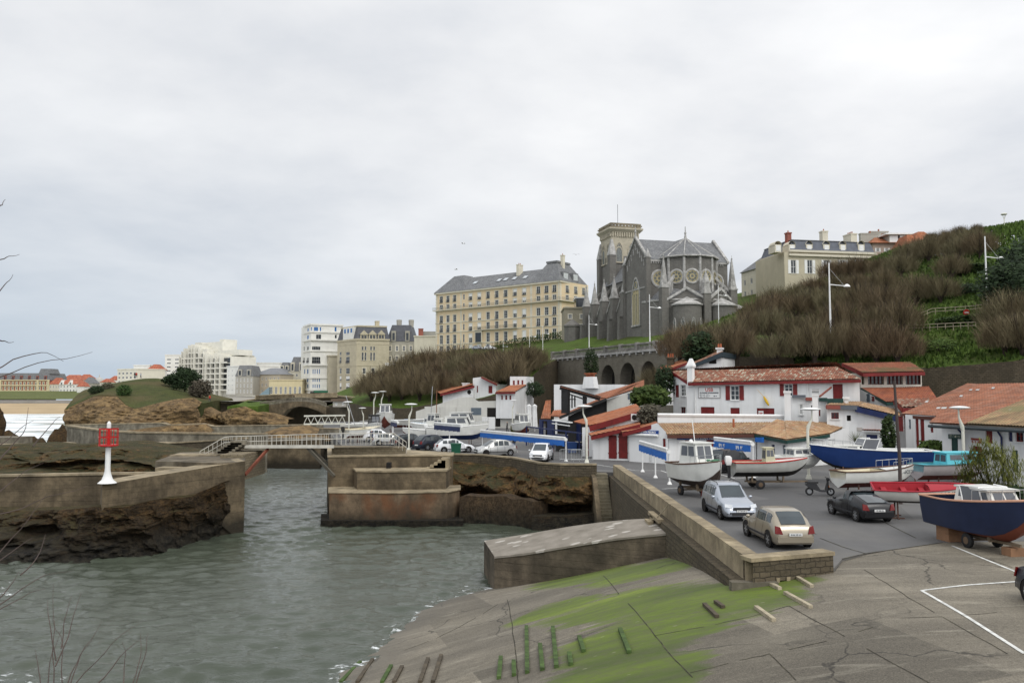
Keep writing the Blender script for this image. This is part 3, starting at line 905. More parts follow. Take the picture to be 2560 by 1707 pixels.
# jetty beside the slipway
fr = [at(1236, 1393, 43.7), at(1312, 1385, 43.0), at(1454, 1361, 41.9), at(1536, 1348, 41.2), at(1600, 1341, 40.7), at(1690, 1333, 40.0)]
bk = [at(1210, 1354, 48.1), at(1318, 1337, 47.2), at(1427, 1318, 46.3), at(1508, 1307, 45.5), at(1590, 1300, 44.7), at(1672, 1297, 44.0)]
jt = thing('jetty', 'low concrete jetty with pale patches on top running out beside the green slipway', 'jetty', (fr[0].x, fr[0].y, 0))
off = Vector((fr[0].x, fr[0].y, 0))
m = MB(); mt = MB()
A, B = resample(fr, 24), resample(bk, 24)
low = lambda p, dx: Vector((p.x, p.y, -1.5))
m.loft([[low(a, 0) - off, a - off, b - off, low(b, 0) - off] for a, b in zip(A, B)], [0, 0, 0], False, True, True)
m.build('body', M_JETTY, jt)
mt.loft([[a - off + Vector((0, -.06, .06 + mnoise.noise(a) * .03)), b - off + Vector((0, .06, .06))] for a, b in zip(A, B)])
mt.loft([[a - off + Vector((0, -.06, -.04)), a - off + Vector((0, -.06, .06 + mnoise.noise(a) * .03))] for a, b in zip(A, B)])
mt.build('top_slab', m_jettytop(), jt)
# steps from the jetty up to the quay wall's ledge
ms = MB()
for k in range(3):
 ms.box(6.7 + k * .33, 7.3, 42.6 + k * .25, 44.0, 3.2, 3.55 + k * .22)
ms.box(7.3, 7.6, 41.5, 44.6, 3.9, 4.08)
tag(ms.build('stone_steps', M_CAP, center=True), 'three worn stone steps from the jetty up to the quay wall', 'steps')
# quay wall with ledge and parapet, then its return towards the slipway
qw = thing('quay_wall', 'long stone quay wall with ledge and coping running towards the parked silver estate car', 'wall', (8, 46, 0))
o8 = Vector((8, 46, 0))
m = MB()
m.loft([[Vector((x0, y, -1.5)) - o8, Vector((x0 + .25, y, 4.0)) - o8, Vector((x1, y, 4.0)) - o8, Vector((x1, y, -1.5)) - o8] for y, x0, x1 in ((28.35, 7.25, 8.9), (40, 7.2, 8.8), (52, 7.15, 8.8), (65.0, 7.35, 8.6))], 0, True, True, True)
m.build('wall_body', M_WALLSTONE, qw)
m = MB()
for i in range(12):
 y0, y1 = 28.3 + i * 3.06, 28.3 + (i + 1) * 3.06
 z = 4.83 + rnd.uniform(-.015, .015)
 m.box(WXP0 - 8, WXP1 - 8, y0 - 46, y1 - 46 - .012, 4.0, z)
m.build('parapet', M_CAP, qw)
m = MB()
m.prism([(-.75, -17.66, .0), (-.62, -17.66, 4.02), (.95, -17.66, 4.02), (.95, -17.66, 0)], (0, -.35, 0), (0, .02, 0))
m.build('corner_pier', M_CONC, qw)
rw = thing('return_wall', 'short stone parapet with a square drain hole at the head of the slipway', 'wall', (9.8, 28.6, 3.4))
m = MB()
a, b = Vector((8.1, 28.0, 0)), Vector((11.25, 29.15, 0))
rwf = Fac(a, b, 3.2)
m2 = MB(); m2.T = Matrix.Translation(rwf.A - Vector((9.8, 28.6, 3.4))) @ Matrix.Rotation(rwf.rz, 4, 'Z')
hx = 1.05
wallholes(m2, 0, rwf.L, 0, 1.5, [(hx, hx + .3, .35, .8)], .5)
m2.box(rwf.L - .02, rwf.L, 0.001, .55, 0, 1.5); m2.box(0, rwf.L, .5, .55, 0, 1.5)
m2.box(hx - .1, hx + .4, .55, .6, .2, .9, 1)
m2.build('wall_body', [M_WALLSTONE, M_DARK], rw)
m2 = MB(); m2.T = Matrix.Translation(rwf.A - Vector((9.8, 28.6, 3.4))) @ Matrix.Rotation(rwf.rz, 4, 'Z')
m2.box(-.1, rwf.L + .04, -.05, .62, 1.5, 1.63)
m2.build('coping', M_CAP, rw)
m2 = MB(); m2.T = Matrix.Translation(rwf.A - Vector((9.8, 28.6, 3.4))) @ Matrix.Rotation(rwf.rz, 4, 'Z')
for x0, x1, z0, z1 in ((hx - .12, hx, .3, .9), (hx + .3, hx + .44, .3, .9)): m2.box(x0, x1, -.04, .2, z0, z1)
m2.build('drain_frame', M_CAP, rw)
# stairs down the quay wall
ms = MB()
for k in range(20):
 z = 4.15 - k * .22; y = 64.6 - k * .24
 ms.box(6.55, 7.45, y - .24, 66, -1.5, z)
ms.build('stone_stairs', m_concrete('stair concrete', (0.2, 0.175, 0.12), (0.05, 0.045, 0.03), .6, .6, None, .4), center=True)
tag(bpy.data.objects['stone_stairs'], 'steep narrow stone staircase from the quay down to the water', 'stairs')
m = MB(); m.prism([(6.5, 60.2, -1.5), (6.5, 65, -1.5), (6.5, 65, 4.1), (6.5, 63.6, 3.9), (6.5, 60.2, 1.0)], (-.3, 0, 0), (0.04, 0, 0))
tag(m.build('stair_wall', M_PIER, center=True), 'dark concrete cheek wall beside the narrow stone staircase', 'wall')
# sea wall in front of the parked cars: parapet, rock, low concrete apron
par = [at(1134, 1131, 76.3), at(1200, 1134, 75.3), at(1280, 1141, 71.9), at(1345, 1154, 66.3), at(1400, 1157, 65.1), at(1492, 1158, 64.9)]
for p in par: p.z = 4.9
wallrun('sea_wall', par, 2.5, .45, M_WALLSTONE, 'low curving stone parapet along the quay above the dark rock face', cap=M_CAP, capw=.05)
rt = [p + Vector((0, .3, 0)) for p in par]
for p in rt: p.z = 4.1
rt[0] = Vector((-6.2, 75.5, 4.3))
rb = [onz(px, py, -.6) for px, py in ((1108, 1306), (1231, 1322), (1345, 1332), (1420, 1335), (1500, 1337))]
tag(rockface('undercut_rock', rt, rb, 170, 60, 1.3, .42, M_ROCK, caves=((.2, .5, .13, .17, 2.6), (.62, .55, .17, .12, 2.4), (.86, .62, .12, .16, 2.4), (.42, .66, .08, .1, 1.2)), seed=2, back=9, prof=lambda v: 1.5 * math.sin(math.pi * min(v * 1.25, 1)) if v < .8 else .3, strata=.6),
 'ochre and black undercut rock face below the quay parapet', 'rock')
ap = [at(1149, 1243, 66.9), at(1165, 1238, 66.8), at(1200, 1241, 66.6), at(1262, 1239, 66.0), at(1280, 1248, 65.6), at(1310, 1247, 65), at(1334, 1254, 64.2)]
wallrun('apron_wall', ap, -1.5, 1.6, m_rock('barnacled apron', (.15, .1, .055), (.1, .068, .04), (.03, .022, .014), tide=.6, scale=.7, stretch=(1, 1, .6)), 'low brown concrete apron at the foot of the undercut rock face', base_out=.25)
ap = [at(1330, 1290, 63.6), at(1400, 1290, 63.0), at(1490, 1283, 62.6)]
wallrun('footing_wall', ap, -1.5, 2.0, M_ROCKSEA, 'dark weedy footing ledge below the rock beside the stairs', base_out=.7)
# central pier: coursed abutment, upper wall, middle block, lower ledge, foot
cp = thing('central_pier', 'stepped concrete pier carrying the right end of the footbridge', 'pier', (-12, 68, 0))
oc = Vector((-12, 68, 0))
def blk(name, pts, z0, z1, mat, mi_cap=None, capz=.12):
 m = MB()
 P = [Vector((p[0], p[1], z1 if len(p) < 3 else p[2])) - oc for p in pts]
 n = len(P)
 m.add([Vector((p.x, p.y, z0)) for p in P] + P, [(i, (i + 1) % n, n + (i + 1) % n, n + i) for i in range(n)] + [tuple(range(n, 2 * n))])
 o = m.build(name, mat, cp)
 if mi_cap:
  m = MB()
  c = sum(P, Vector()) / n
  Q = [p + (p - c).normalized() * .1 for p in P]
  m.add([p + Vector((0, 0, .012)) for p in Q] + [p + Vector((0, 0, capz)) for p in Q], [(i, (i + 1) % n, n + (i + 1) % n, n + i) for i in range(n)] + [tuple(range(n, 2 * n)), tuple(range(n - 1, -1, -1))])
  m.build('coping', mi_cap, o)
 return o
X = lambda px, Y: (px - CX) / F * Y
blk('lower_ledge', [(X(828, 65.8), 65.8), (X(980, 65.6), 65.6), (X(1121, 66.6), 66.2), (X(1150, 68), 68), (X(1150, 71), 71), (X(828, 70), 70.0)], -1.5, 2.5, M_PIERRUST, M_CAP, .09)
blk('pier_foot', [(X(808, 65.3), 65.2), (X(1000, 65), 65.0), (X(1160, 65.4), 65.2), (X(1160, 69), 69), (X(808, 69), 69)], -1.5, .45, M_ROCKSEA)
blk('middle_block', [(X(896, 67.8), 67.8), (X(966, 67.5), 67.5), (X(1116, 68), 68), (X(1130, 72), 72), (X(880, 72), 72)], -1, 4.0, M_PIER, M_CAP, .14)
blk('upper_wall', [(X(824, 69.6), 69.6), (X(1132, 71), 71.0), (X(1134, 74), 74), (X(822, 84), 84)], -1.5, 5.05, M_PIER, M_CAP, .12)
blk('bridge_abutment', [(X(832, 71.6), 71.6), (X(1014, 72.2), 72.2), (X(1018, 74), 74), (X(832, 75), 75)], 5.0, 5.72, M_COURSED)
m = MB()
for k in range(5):
 m.box(X(1065, 69) + k * .32 + 12, X(1065, 69) + (k + 1) * .32 + .35 + 12, 69.6 - 68, 70.7 - 68, 4.1, 4.2 + k * .2)
m.build('steps', M_CAP, cp)
m = MB(); m.box(X(968, 69.5) + 12, X(978, 69.5) + 12, 69.5 - 68, 71 - 68, 4.0, 4.6)
m.build('drain_hole', M_DARK, cp)
# left pier with the beacon
lp = thing('harbour_pier', 'long concrete pier on weedy rock carrying the red and white harbour beacon', 'pier', (-26, 56, 0))
ol = Vector((-26, 56, 0))
m = MB()
fr = [at(256, 1212, 53.0), at(380, 1190, 56.0), at(486, 1173, 58.6), at(561, 1160, 61.0), at(613, 1152, 62.3)]
fr2 = resample(fr, 30)
m.loft([[Vector((p.x, p.y, 2.2 - 3.4 * max(0, (k - 20) / 10))) - ol, p - ol, p - ol + Vector((-1.4, 2.6, 0)), Vector((p.x - 1.4, p.y + 2.6, -1)) - ol] for k, p in enumerate(fr2)], [0, 1, 0], False, True, True)
m.build('pier_wall', [M_PIER, M_CAP], lp)
m = MB()
e = fr[-1] - ol
m.prism([(e.x - 1.5, e.y - 1.3, 0), (e.x, e.y, 0), (e.x - 3.9, e.y + 12, 0), (e.x - 9, e.y + 10, 0), (e.x - 7, e.y + .5, 0)], (0, 0, -1.5), (0, 0, fr[-1].z - .05))
m.build('pier_head', m_concrete('pier head concrete', (0.145, 0.118, 0.08), (0.03, 0.025, 0.018), .8, 1.5, (0.19, 0.165, 0.12), .7), lp)
m = MB()
for (xa, ya, xb, yb, Y, d, h) in ((388, 1169, 456, 1166, 61, 2.4, .5), (448, 1158, 520, 1154, 63, 2.6, .25), (502, 1163, 556, 1160, 62.2, 1.4, .22), (424, 1137, 540, 1132, 68, 2.2, .55), (518, 1147, 568, 1142, 65.5, 1.6, .75)):
 a, b = at(xa, ya, Y) - ol, at(xb, yb, Y) - ol
 m.box(a.x, b.x, a.y, a.y + d, a.z - h, a.z)
m.build('paving_slab', M_CAP, lp)
m = MB()
m.box(X(555, 66) + 26, X(612, 66) + 26, 66 - 56, 72 - 56, 3.5, 5.55)
m.build('stair_block', M_COURSED, lp)
wl = [at(-40, 1187, 60), at(218, 1182, 60.5), at(390, 1180, 61.0)]
wallrun('low_wall', wl, 1.0, .5, M_PIER, 'dark concrete wall behind the harbour beacon', cap=M_CAP, capz=.16)
rt = [at(-60, 1272, 57), at(60, 1276, 56), at(160, 1272, 55), at(235, 1266, 53.6), at(300, 1268, 52.8), at(400, 1248, 55.4), at(480, 1240, 57.4), at(560, 1205, 60.0)]
rb = [onz(px, py, -.8) for px, py in ((-60, 1462), (60, 1450), (160, 1445), (260, 1438), (350, 1428), (450, 1400), (540, 1366), (608, 1342))]
tag(rockface('pier_rock', rt, rb, 210, 76, .85, .6, M_ROCKSEA, caves=((.2, .36, .08, .1, 1.8), (.1, .55, .08, .1, 1.0)), seed=5, prof=lambda v: .35 * math.sin(math.pi * v) + .5 * v, strata=.5), 'brown weed and barnacle covered rock under the beacon pier', 'rock')
rt = [at(-60, 1118, 84), at(60, 1112, 84), at(130, 1118, 83), at(200, 1112, 82), at(300, 1108, 82), at(400, 1126, 80), at(480, 1136, 77), at(560, 1130, 74)]
rb = [at(-60, 1215, 66), at(120, 1212, 66), at(300, 1200, 66.5), at(420, 1180, 66.5), at(560, 1168, 68)]
for p in rb: p.z = min(p.z, 3.0)
tag(rockface('outer_rock', rt, rb, 170, 46, 1.6, .33, M_ROCK, caves=((.46, .68, .34, .2, 3.6), (.12, .6, .12, .25, 2.0)), seed=9, prof=lambda v: 1.0 * math.sin(math.pi * v) - 1.2 * v, strata=.9, back=6), 'dark overhanging rock shelf behind the beacon', 'rock')
# breakwater walls beyond
wallrun('breakwater_wall', [at(168, 1063, 128), at(250, 1074, 118), at(330, 1079, 115), at(480, 1081, 113), at(660, 1083, 110)], 0, .9, M_CONC, 'curved concrete breakwater wall with pale coping above the rock shelf', cap=M_CAP, capw=.12, capz=.2)
wallrun('outer_breakwater', [at(163, 1061, 150), at(300, 1058, 148), at(405, 1056, 146), at(420, 1061, 146), at(505, 1058, 146), at(530, 1064, 146), at(660, 1062, 145), at(800, 1060, 142)], 0, 1.2, M_CONC, 'outermost concrete breakwater wall in front of the headland cliff', cap=M_CAP, capz=.15)
wallrun('walkway_wall', [at(290, 1104, 100), at(420, 1106, 97), at(520, 1100, 95), at(600, 1094, 93)], 1, 1.2, M_WALLSTONE, 'low stone walkway wall leading to the footbridge steps', cap=M_CAP, capz=.14, capw=.12)
m = MB()
a = at(380, 1062, 146.5); b = at(520, 1060, 146.5)
tag(rockface('wall_rock', [at(320, 1075, 141), at(420, 1064, 141), at(510, 1060, 141), at(530, 1078, 141)], [at(310, 1090, 138), at(420, 1090, 138), at(535, 1090, 138)], 60, 12, .6, .5, M_CLIFF, seed=4), 'ochre rock outcrop between the two breakwater walls', 'rock')
wallrun('harbour_steps_wall', [at(-60, 1112, 92), at(60, 1110, 92), at(190, 1106, 96)], 0, 2, M_CONC, 'low concrete landing at the sea edge, far left', cap=M_CAP)
m = MB(); a, b = at(-60, 1093, 96), at(44, 1093, 96)
m.box(a.x, b.x, 96, 99, 0, a.z); tag(m.build('concrete_block', M_CONC, center=True), 'pale concrete block at the sea edge, far left', 'block')
for k, (px, py, w_, h_, Y, lb) in enumerate(((25, 1093, 54, 20, 150, 'small black rock awash in the surf at the far left'), (90, 1098, 60, 9, 152, 'low flat reef awash in the surf'), (150, 1092, 60, 28, 140, 'brown rock rising from the surf against the breakwater end'))):
 m = MB(); c = at(px, py, Y); c.z = -.3; r = w_ * Y / F / 2
 m.ball((0, 0, 0), 1, 22)
 h = (10.3 - (py - h_ - HZ) * Y / F)
 m.v = [(x * r * (1 + .4 * mnoise.noise(Vector((x * 2, y * 2, k)))), y * r, max(z, -.1) * h * (1 + .3 * mnoise.noise(Vector((x * 2, y * 2, z + k))))) for x, y, z in m.v]
 tag(m.build('sea_rock', M_ROCKSEA, smooth=35, loc=c), lb, 'rock')
m = MB(); c = at(-8, 1050, 120); m.ball((0, 0, 0), 1, 20)
m.v = [(x * 1.1 * (1 + .35 * mnoise.noise(Vector((x * 2, y * 2, z * 2)))), y * 1.2, z * 3.2 * (1 + .3 * mnoise.noise(Vector((x * 2, y * 3, z * 3))))) for x, y, z in m.v]
tag(m.build('rock_stack', M_ROCKSEA, smooth=35, loc=Vector((c.x, c.y, 5.2))), 'dark rock stack at the very left edge above the surf', 'rock')
wallrun('inner_basin_wall', [at(600, 1098, 117), at(700, 1096, 116), at(802, 1097, 115), at(812, 1092, 128)], -1.5, 3, M_PIER, 'dark weedy basin wall seen under the footbridge', cap=M_CONC)
tag(rockface('basin_rock', [at(640, 1088, 135), at(700, 1068, 137), at(760, 1064, 138), at(790, 1072, 138), at(840, 1085, 138)], [at(630, 1105, 128), at(740, 1104, 128), at(850, 1102, 128)], 90, 14, .9, .4, M_CLIFF, seed=11, back=3), 'layered ochre rock behind the footbridge railing', 'rock')
wallrun('basin_quay_wall', [at(790, 1092, 134), at(800, 1070, 134), at(900, 1071, 132)], 0, 1.5, M_CONC, 'grey basin wall beneath the white gangway', cap=M_CAP)
# ================================================================ HILL, HEADLAND, BEACH
def m_grass(name, cols=((0.035, 0.06, 0.012), (0.075, 0.12, 0.02), (0.10, 0.15, 0.03)), earth=(0.075, 0.055, 0.03), ek=.5):
 t = NT(name)
 c = t.ramp(t.noise(.35, 8, t.co('Position'), .65), [(0.3, cols[0]), (0.5, cols[1]), (0.72, cols[2])])
 c = t.mix(t.math('MULTIPLY', t.ramp(t.noise(.09, 6, t.co('Position')), [(0.48, 0.0), (0.62, 1.0)]), ek), c, earth)
 c = t.mix(.4, c, t.ramp(t.noise(3.5, 5, t.co('Position')), [(0.3, sc(cols[0], .4)), (0.7, sc(cols[2], 1.25))]))
 t.bump(t.noise(2.2, 7, t.co('Position')), .9, .35)
 return t.fin(c, .95, 0, .15)
hp = [at(*p) for p in ((830, 1010, 215), (900, 1012, 190), (1000, 1030, 175), (1100, 1002, 172), (1200, 990, 168), (1300, 968, 160), (1350, 905, 190),
      (1390, 896, 186), (1480, 885, 171), (1600, 876, 155), (1700, 868, 144), (1450, 884, 185), (1600, 875, 175), (1850, 855, 190), (1430, 884, 205),
      (1100, 882, 288), (1250, 868, 268), (1400, 850, 246), (1420, 878, 212), (1330, 890, 200), (1250, 900, 200), (1180, 915, 205), (1100, 925, 215), (1000, 955, 215), (1000, 915, 280), (930, 980, 240), (1060, 900, 300),
      (960, 975, 325), (800, 985, 355), (1100, 880, 340), (1500, 840, 300),
      (1700, 905, 112), (1900, 905, 103), (2100, 930, 95), (2200, 935, 93), (2280, 945, 88), (2340, 950, 84), (2450, 948, 82), (2560, 935, 79), (2400, 905, 90), (2500, 890, 88), (1600, 925, 125), (1640, 890, 130),
      (1750, 840, 138), (1900, 805, 138), (2010, 800, 130), (2200, 800, 115), (2420, 792, 105), (2560, 765, 100), (2700, 750, 95),
      (1870, 768, 165), (2000, 732, 176), (2200, 690, 150), (2400, 685, 130), (2560, 650, 122), (2100, 688, 185),
      (2180, 652, 188), (2300, 606, 165), (2450, 580, 150), (2560, 562, 143), (2720, 530, 135), (1950, 735, 200), (1850, 785, 205))]
hp += [(p.x, p.y, p.z) for p in ()] + [(70, 240, 41), (95, 190, 41.5), (120, 160, 41.5), (60, 300, 38), (20, 330, 31), (100, 320, 40), (160, 140, 42), (-40, 400, 11), (0, 420, 16)]
HILL = TPS(hp, 6.0)
hillz = lambda x, y: HILL(x, y)
def hill_at(px, py, y0=76.0, y1=330.0):
 prev = None
 y = y0
 while y < y1:
  p = at(px, py, y)
  if HILL(p.x, p.y) >= p.z:
   if prev is None: return p
   lo, hi = prev, y
   for _ in range(18):
    mid = (lo + hi) / 2; p = at(px, py, mid)
    if HILL(p.x, p.y) >= p.z: hi = mid
    else: lo = mid
   return at(px, py, hi)
  prev = y; y += 1.5
 return at(px, py, y1)
hill_poly = [(-62, 400), (-62, 240), (-47, 212), (-34, 188), (-22, 176), (-12, 168), (1, 160), (7, 176), (13, 188), (34, 138.4), (31, 118), (33, 106), (42, 96), (52, 85), (64, 79), (110, 74), (220, 70), (220, 330), (60, 430)]
hill_mat = m_grass('hillside grass', earth=(0.055, 0.042, 0.022), ek=.75)
sheet('hillside', hill_poly, 3.2, hillz, [hill_mat, M_WALLSTONE], skirt=-1.0, jit=.6)
# grass tufts over the slope, as one uncountable cover
def m_leaf(name, c1, c2, rough=.7, tr=0.0):
 if name in CACHE: return CACHE[name]
 t = NT(name)
 a = t.n('ShaderNodeAttribute'); a.attribute_name = 'tone'
 c = t.mix(a.outputs['Fac'], c1, c2)
 CACHE[name] = t.fin(c, rough, 0, .2)
 return CACHE[name]
def tone(o, vals):
 a = o.data.attributes.new('tone', 'FLOAT', 'FACE')
 a.data.foreach_set('value', vals)
 return o
gm = MB(); gv = []
rg = random.Random(5)
for _ in range(26000):
 px, py = rg.uniform(1480, 2600), rg.uniform(570, 930)
 if rg.random() < .72: px, py = rg.uniform(1950, 2600), rg.uniform(640, 930)
 x = y = None
 Y = rg.uniform(78, 190); X_ = (px - CX) / F * Y
 if not inpoly(X_, Y, hill_poly): continue
 z = 0
 gm.v  # heights filled in below in one go
 gv.append((X_, Y))
zs = hillz(np.array([g[0] for g in gv]), np.array([g[1] for g in gv]))
tn = []
for (x, y), z in zip(gv, zs):
 h = rg.uniform(.2, .65)
 for k in range(2):
  a = rg.uniform(0, 6.28); dx, dy = math.cos(a) * h * .45, math.sin(a) * h * .45
  gm.add([(x - dx, y - dy, z - .1), (x + dx, y + dy, z - .1), (x + rg.uniform(-.3, .3), y + rg.uniform(-.3, .3), z + h)], [(0, 1, 2)])
  tn.append(rg.random())
go = tone(gm.build('grass_tufts', m_leaf('grass blades', (0.03, 0.055, 0.01), (0.10, 0.16, 0.028))), tn)
tag(go, 'rough green grass growing over the whole hillside', 'grass', kind='stuff')
# headland
hd = [at(*p) for p in ((160, 1024, 206), (205, 1003, 207), (232, 990, 208), (290, 990, 206), (312, 1012, 200), (335, 1022, 197), (400, 1006, 197), (440, 998, 198), (480, 994, 198), (500, 1006, 199))]
TOPH = TPS([(p.x, p.y, p.z) for p in hd] + [tuple(at(*p)) for p in ((225, 976, 222), (262, 966, 226), (300, 955, 232), (330, 950, 236), (400, 946, 238), (430, 955, 236), (470, 975, 232), (500, 990, 226), (350, 985, 212), (420, 975, 216))] + [(p.x * 1.02, p.y + 60, 7) for p in (hd[0], hd[4], hd[9])], 1.0)
hpoly = [(p.x, p.y + .4) for p in hd] + [(-80, 232), (-88, 262), (-112, 262), (-120, 232)]
sheet('headland_hill', hpoly, 1.6, lambda x, y: TOPH(x, y), m_grass('headland turf', ((0.028, 0.034, 0.014), (0.06, 0.068, 0.022), (0.085, 0.095, 0.03)), (0.115, 0.085, 0.045), .9), skirt=-.5, jit=.4)
rb = [at(*p) for p in ((176, 1066, 200), (250, 1068, 192), (350, 1068, 188), (450, 1068, 188), (512, 1068, 190))]
for p in rb: p.z = -.5
tag(rockface('headland_cliff', hd, rb, 220, 50, 2.1, .15, M_CLIFF, caves=((.62, .72, .2, .16, 4.5), (.9, .6, .1, .25, 3), (.15, .82, .1, .12, 2)), seed=3, prof=lambda v: 2.2 * math.sin(math.pi * min(v * 1.3, 1)), strata=.35), 'ochre layered cliff of the grassy headland', 'rock')
rt = [at(*p) for p in ((496, 1012, 205), (540, 1036, 202), (575, 1022, 196), (610, 1015, 194), (640, 1030, 194), (670, 1034, 195), (720, 1048, 196))]
rb = [at(*p) for p in ((496, 1068, 194), (560, 1068, 190), (640, 1068, 190), (730, 1066, 192))]
for p in rb: p.z = -.5
tag(rockface('promenade_cliff', rt, rb, 140, 36, 1.7, .2, M_CLIFF, caves=((.2, .55, .18, .3, 4), (.75, .6, .12, .3, 3)), seed=8, back=6, strata=.35), 'brown cave pocked cliff below the seafront promenade', 'rock')
gp = [at(*p) for p in ((568, 1024, 197), (610, 1016, 195), (645, 1022, 195))]
sheet('promenade_lawn', [(p.x, p.y) for p in gp] + [(gp[2].x - 1, 222), (gp[0].x - 3, 222)], 2.5, lambda x, y: gp[1].z + .15 + (y - 195) * .03 + .3 * np.sin(x * 1.3), m_grass('lawn', ek=.1), skirt=0)
# flat town ground, beach, park
M_PAVE = PM('pale paving', (0.3, 0.28, 0.24), .9, .15, .3)
m = MB(); m.add([(-92, 225, 8.6), (-62, 215, 8.6), (-40, 215, 8.6), (-40, 700, 10.5), (-330, 700, 10.5), (-170, 470, 9.5), (-125, 300, 8.6)], [tuple(range(7))])
structure(m.build('promenade_ground', M_PAVE))
m = MB()
bx = [(-420, 432), (-120, 446)]
m.add([(-420, 432, -.4), (-100, 446, -.4), (-100, 530, 5.0), (-420, 520, 5.0)], [(0, 1, 2, 3)])
structure(m.build('beach', PM('beach sand', (0.40, 0.30, 0.175), .95, .12, .05)))
m = MB()
m.add([(-900, 545, 7.5), (-90, 545, 7.5), (-90, 600, 13), (-900, 600, 13)], [(0, 1, 2, 3)]); m.add([(-900, 600, 13), (600, 600, 13), (600, 1800, 22), (-900, 1800, 22)], [(0, 1, 2, 3)])
structure(m.build('park_lawn', m_grass('park lawn', ((0.08, 0.1, 0.04), (0.12, 0.14, 0.05), (0.15, 0.16, 0.06)), (0.1, 0.09, 0.05), .3)))
m = MB(); m.box(-420, -100, 524, 545.5, 2, 6.9)
structure(m.build('seafront_path', PM('seafront concrete', (0.28, 0.27, 0.25), .9, .15, .2)))
# ================================================================ BUILDINGS: helpers
WM = {}
def winmesh(w_, h_, nx=2, nz=3, frame=None, glass=None, sw=0.0, smat=None, rail=None, blind=0.0, fw=.06, depth=.12, shutter=None, sill=True):
 """window: y=0 is the wall face; everything sits in or just proud of it"""
 key = (round(w_, 1), round(h_, 1), nx, nz, frame.name, glass.name if glass else '', sw, smat.name if smat else '', rail.name if rail else '', blind, shutter.name if shutter else '', depth)
 if key in WM: return WM[key]
 m = MB()
 g = glass or M_GLASS
 a = w_ / 2
 m.quad((-a, depth, 0), (a, depth, 0), (a, depth, h_), (-a, depth, h_), 1)
 if blind: m.box(-a + fw, a - fw, depth - .04, depth - .012, h_ * (1 - blind), h_ - fw, 0)
 for x0, x1, z0, z1 in ((-a, a, 0, fw), (-a, a, h_ - fw, h_), (-a, -a + fw, fw, h_ - fw), (a - fw, a, fw, h_ - fw)):
  m.box(x0, x1, depth - .07, depth - .005, z0, z1, 0)
 for i in range(1, nx): x = -a + w_ * i / nx; m.box(x - fw * .45, x + fw * .45, depth - .06, depth - .006, fw, h_ - fw, 0)
 for i in range(1, nz): z = h_ * i / nz; m.box(-a + fw, a - fw, depth - .05, depth - .007, z - fw * .3, z + fw * .3, 0)
 if sw:
  for x0, x1, z0, z1 in ((-a - sw, a + sw, h_, h_ + sw), (-a - sw, -a, 0, h_), (a, a + sw, 0, h_)): m.box(x0, x1, -.05, .02, z0, z1, 2)
  if sill: m.box(-a - sw, a + sw, -.12, .02, -sw * .7, 0, 2)
 if rail:
  m.box(-a - .05, a + .05, -.28, -.02, -.08, .0, 3)
  m.box(-a - .05, a + .05, -.28, -.25, .88, .93, 3)
  k = max(3, int(w_ / .2))
  for i in range(k + 1): x = -a - .02 + (w_ + .04) * i / k; m.box(x - .015, x + .015, -.275, -.25, 0, .9, 3)
 if shutter:
  for s_ in (-1, 1):
   x0 = s_ * (a + .03) if s_ > 0 else -a - .03 - a
   m.box(x0, x0 + a, -.07, -.012, 0, h_, 4)
 me = m.build('window', [frame, g, smat or frame, rail or frame, shutter or frame])
 d = me.data; bpy.data.objects.remove(me)
 WM[key] = d
 return d
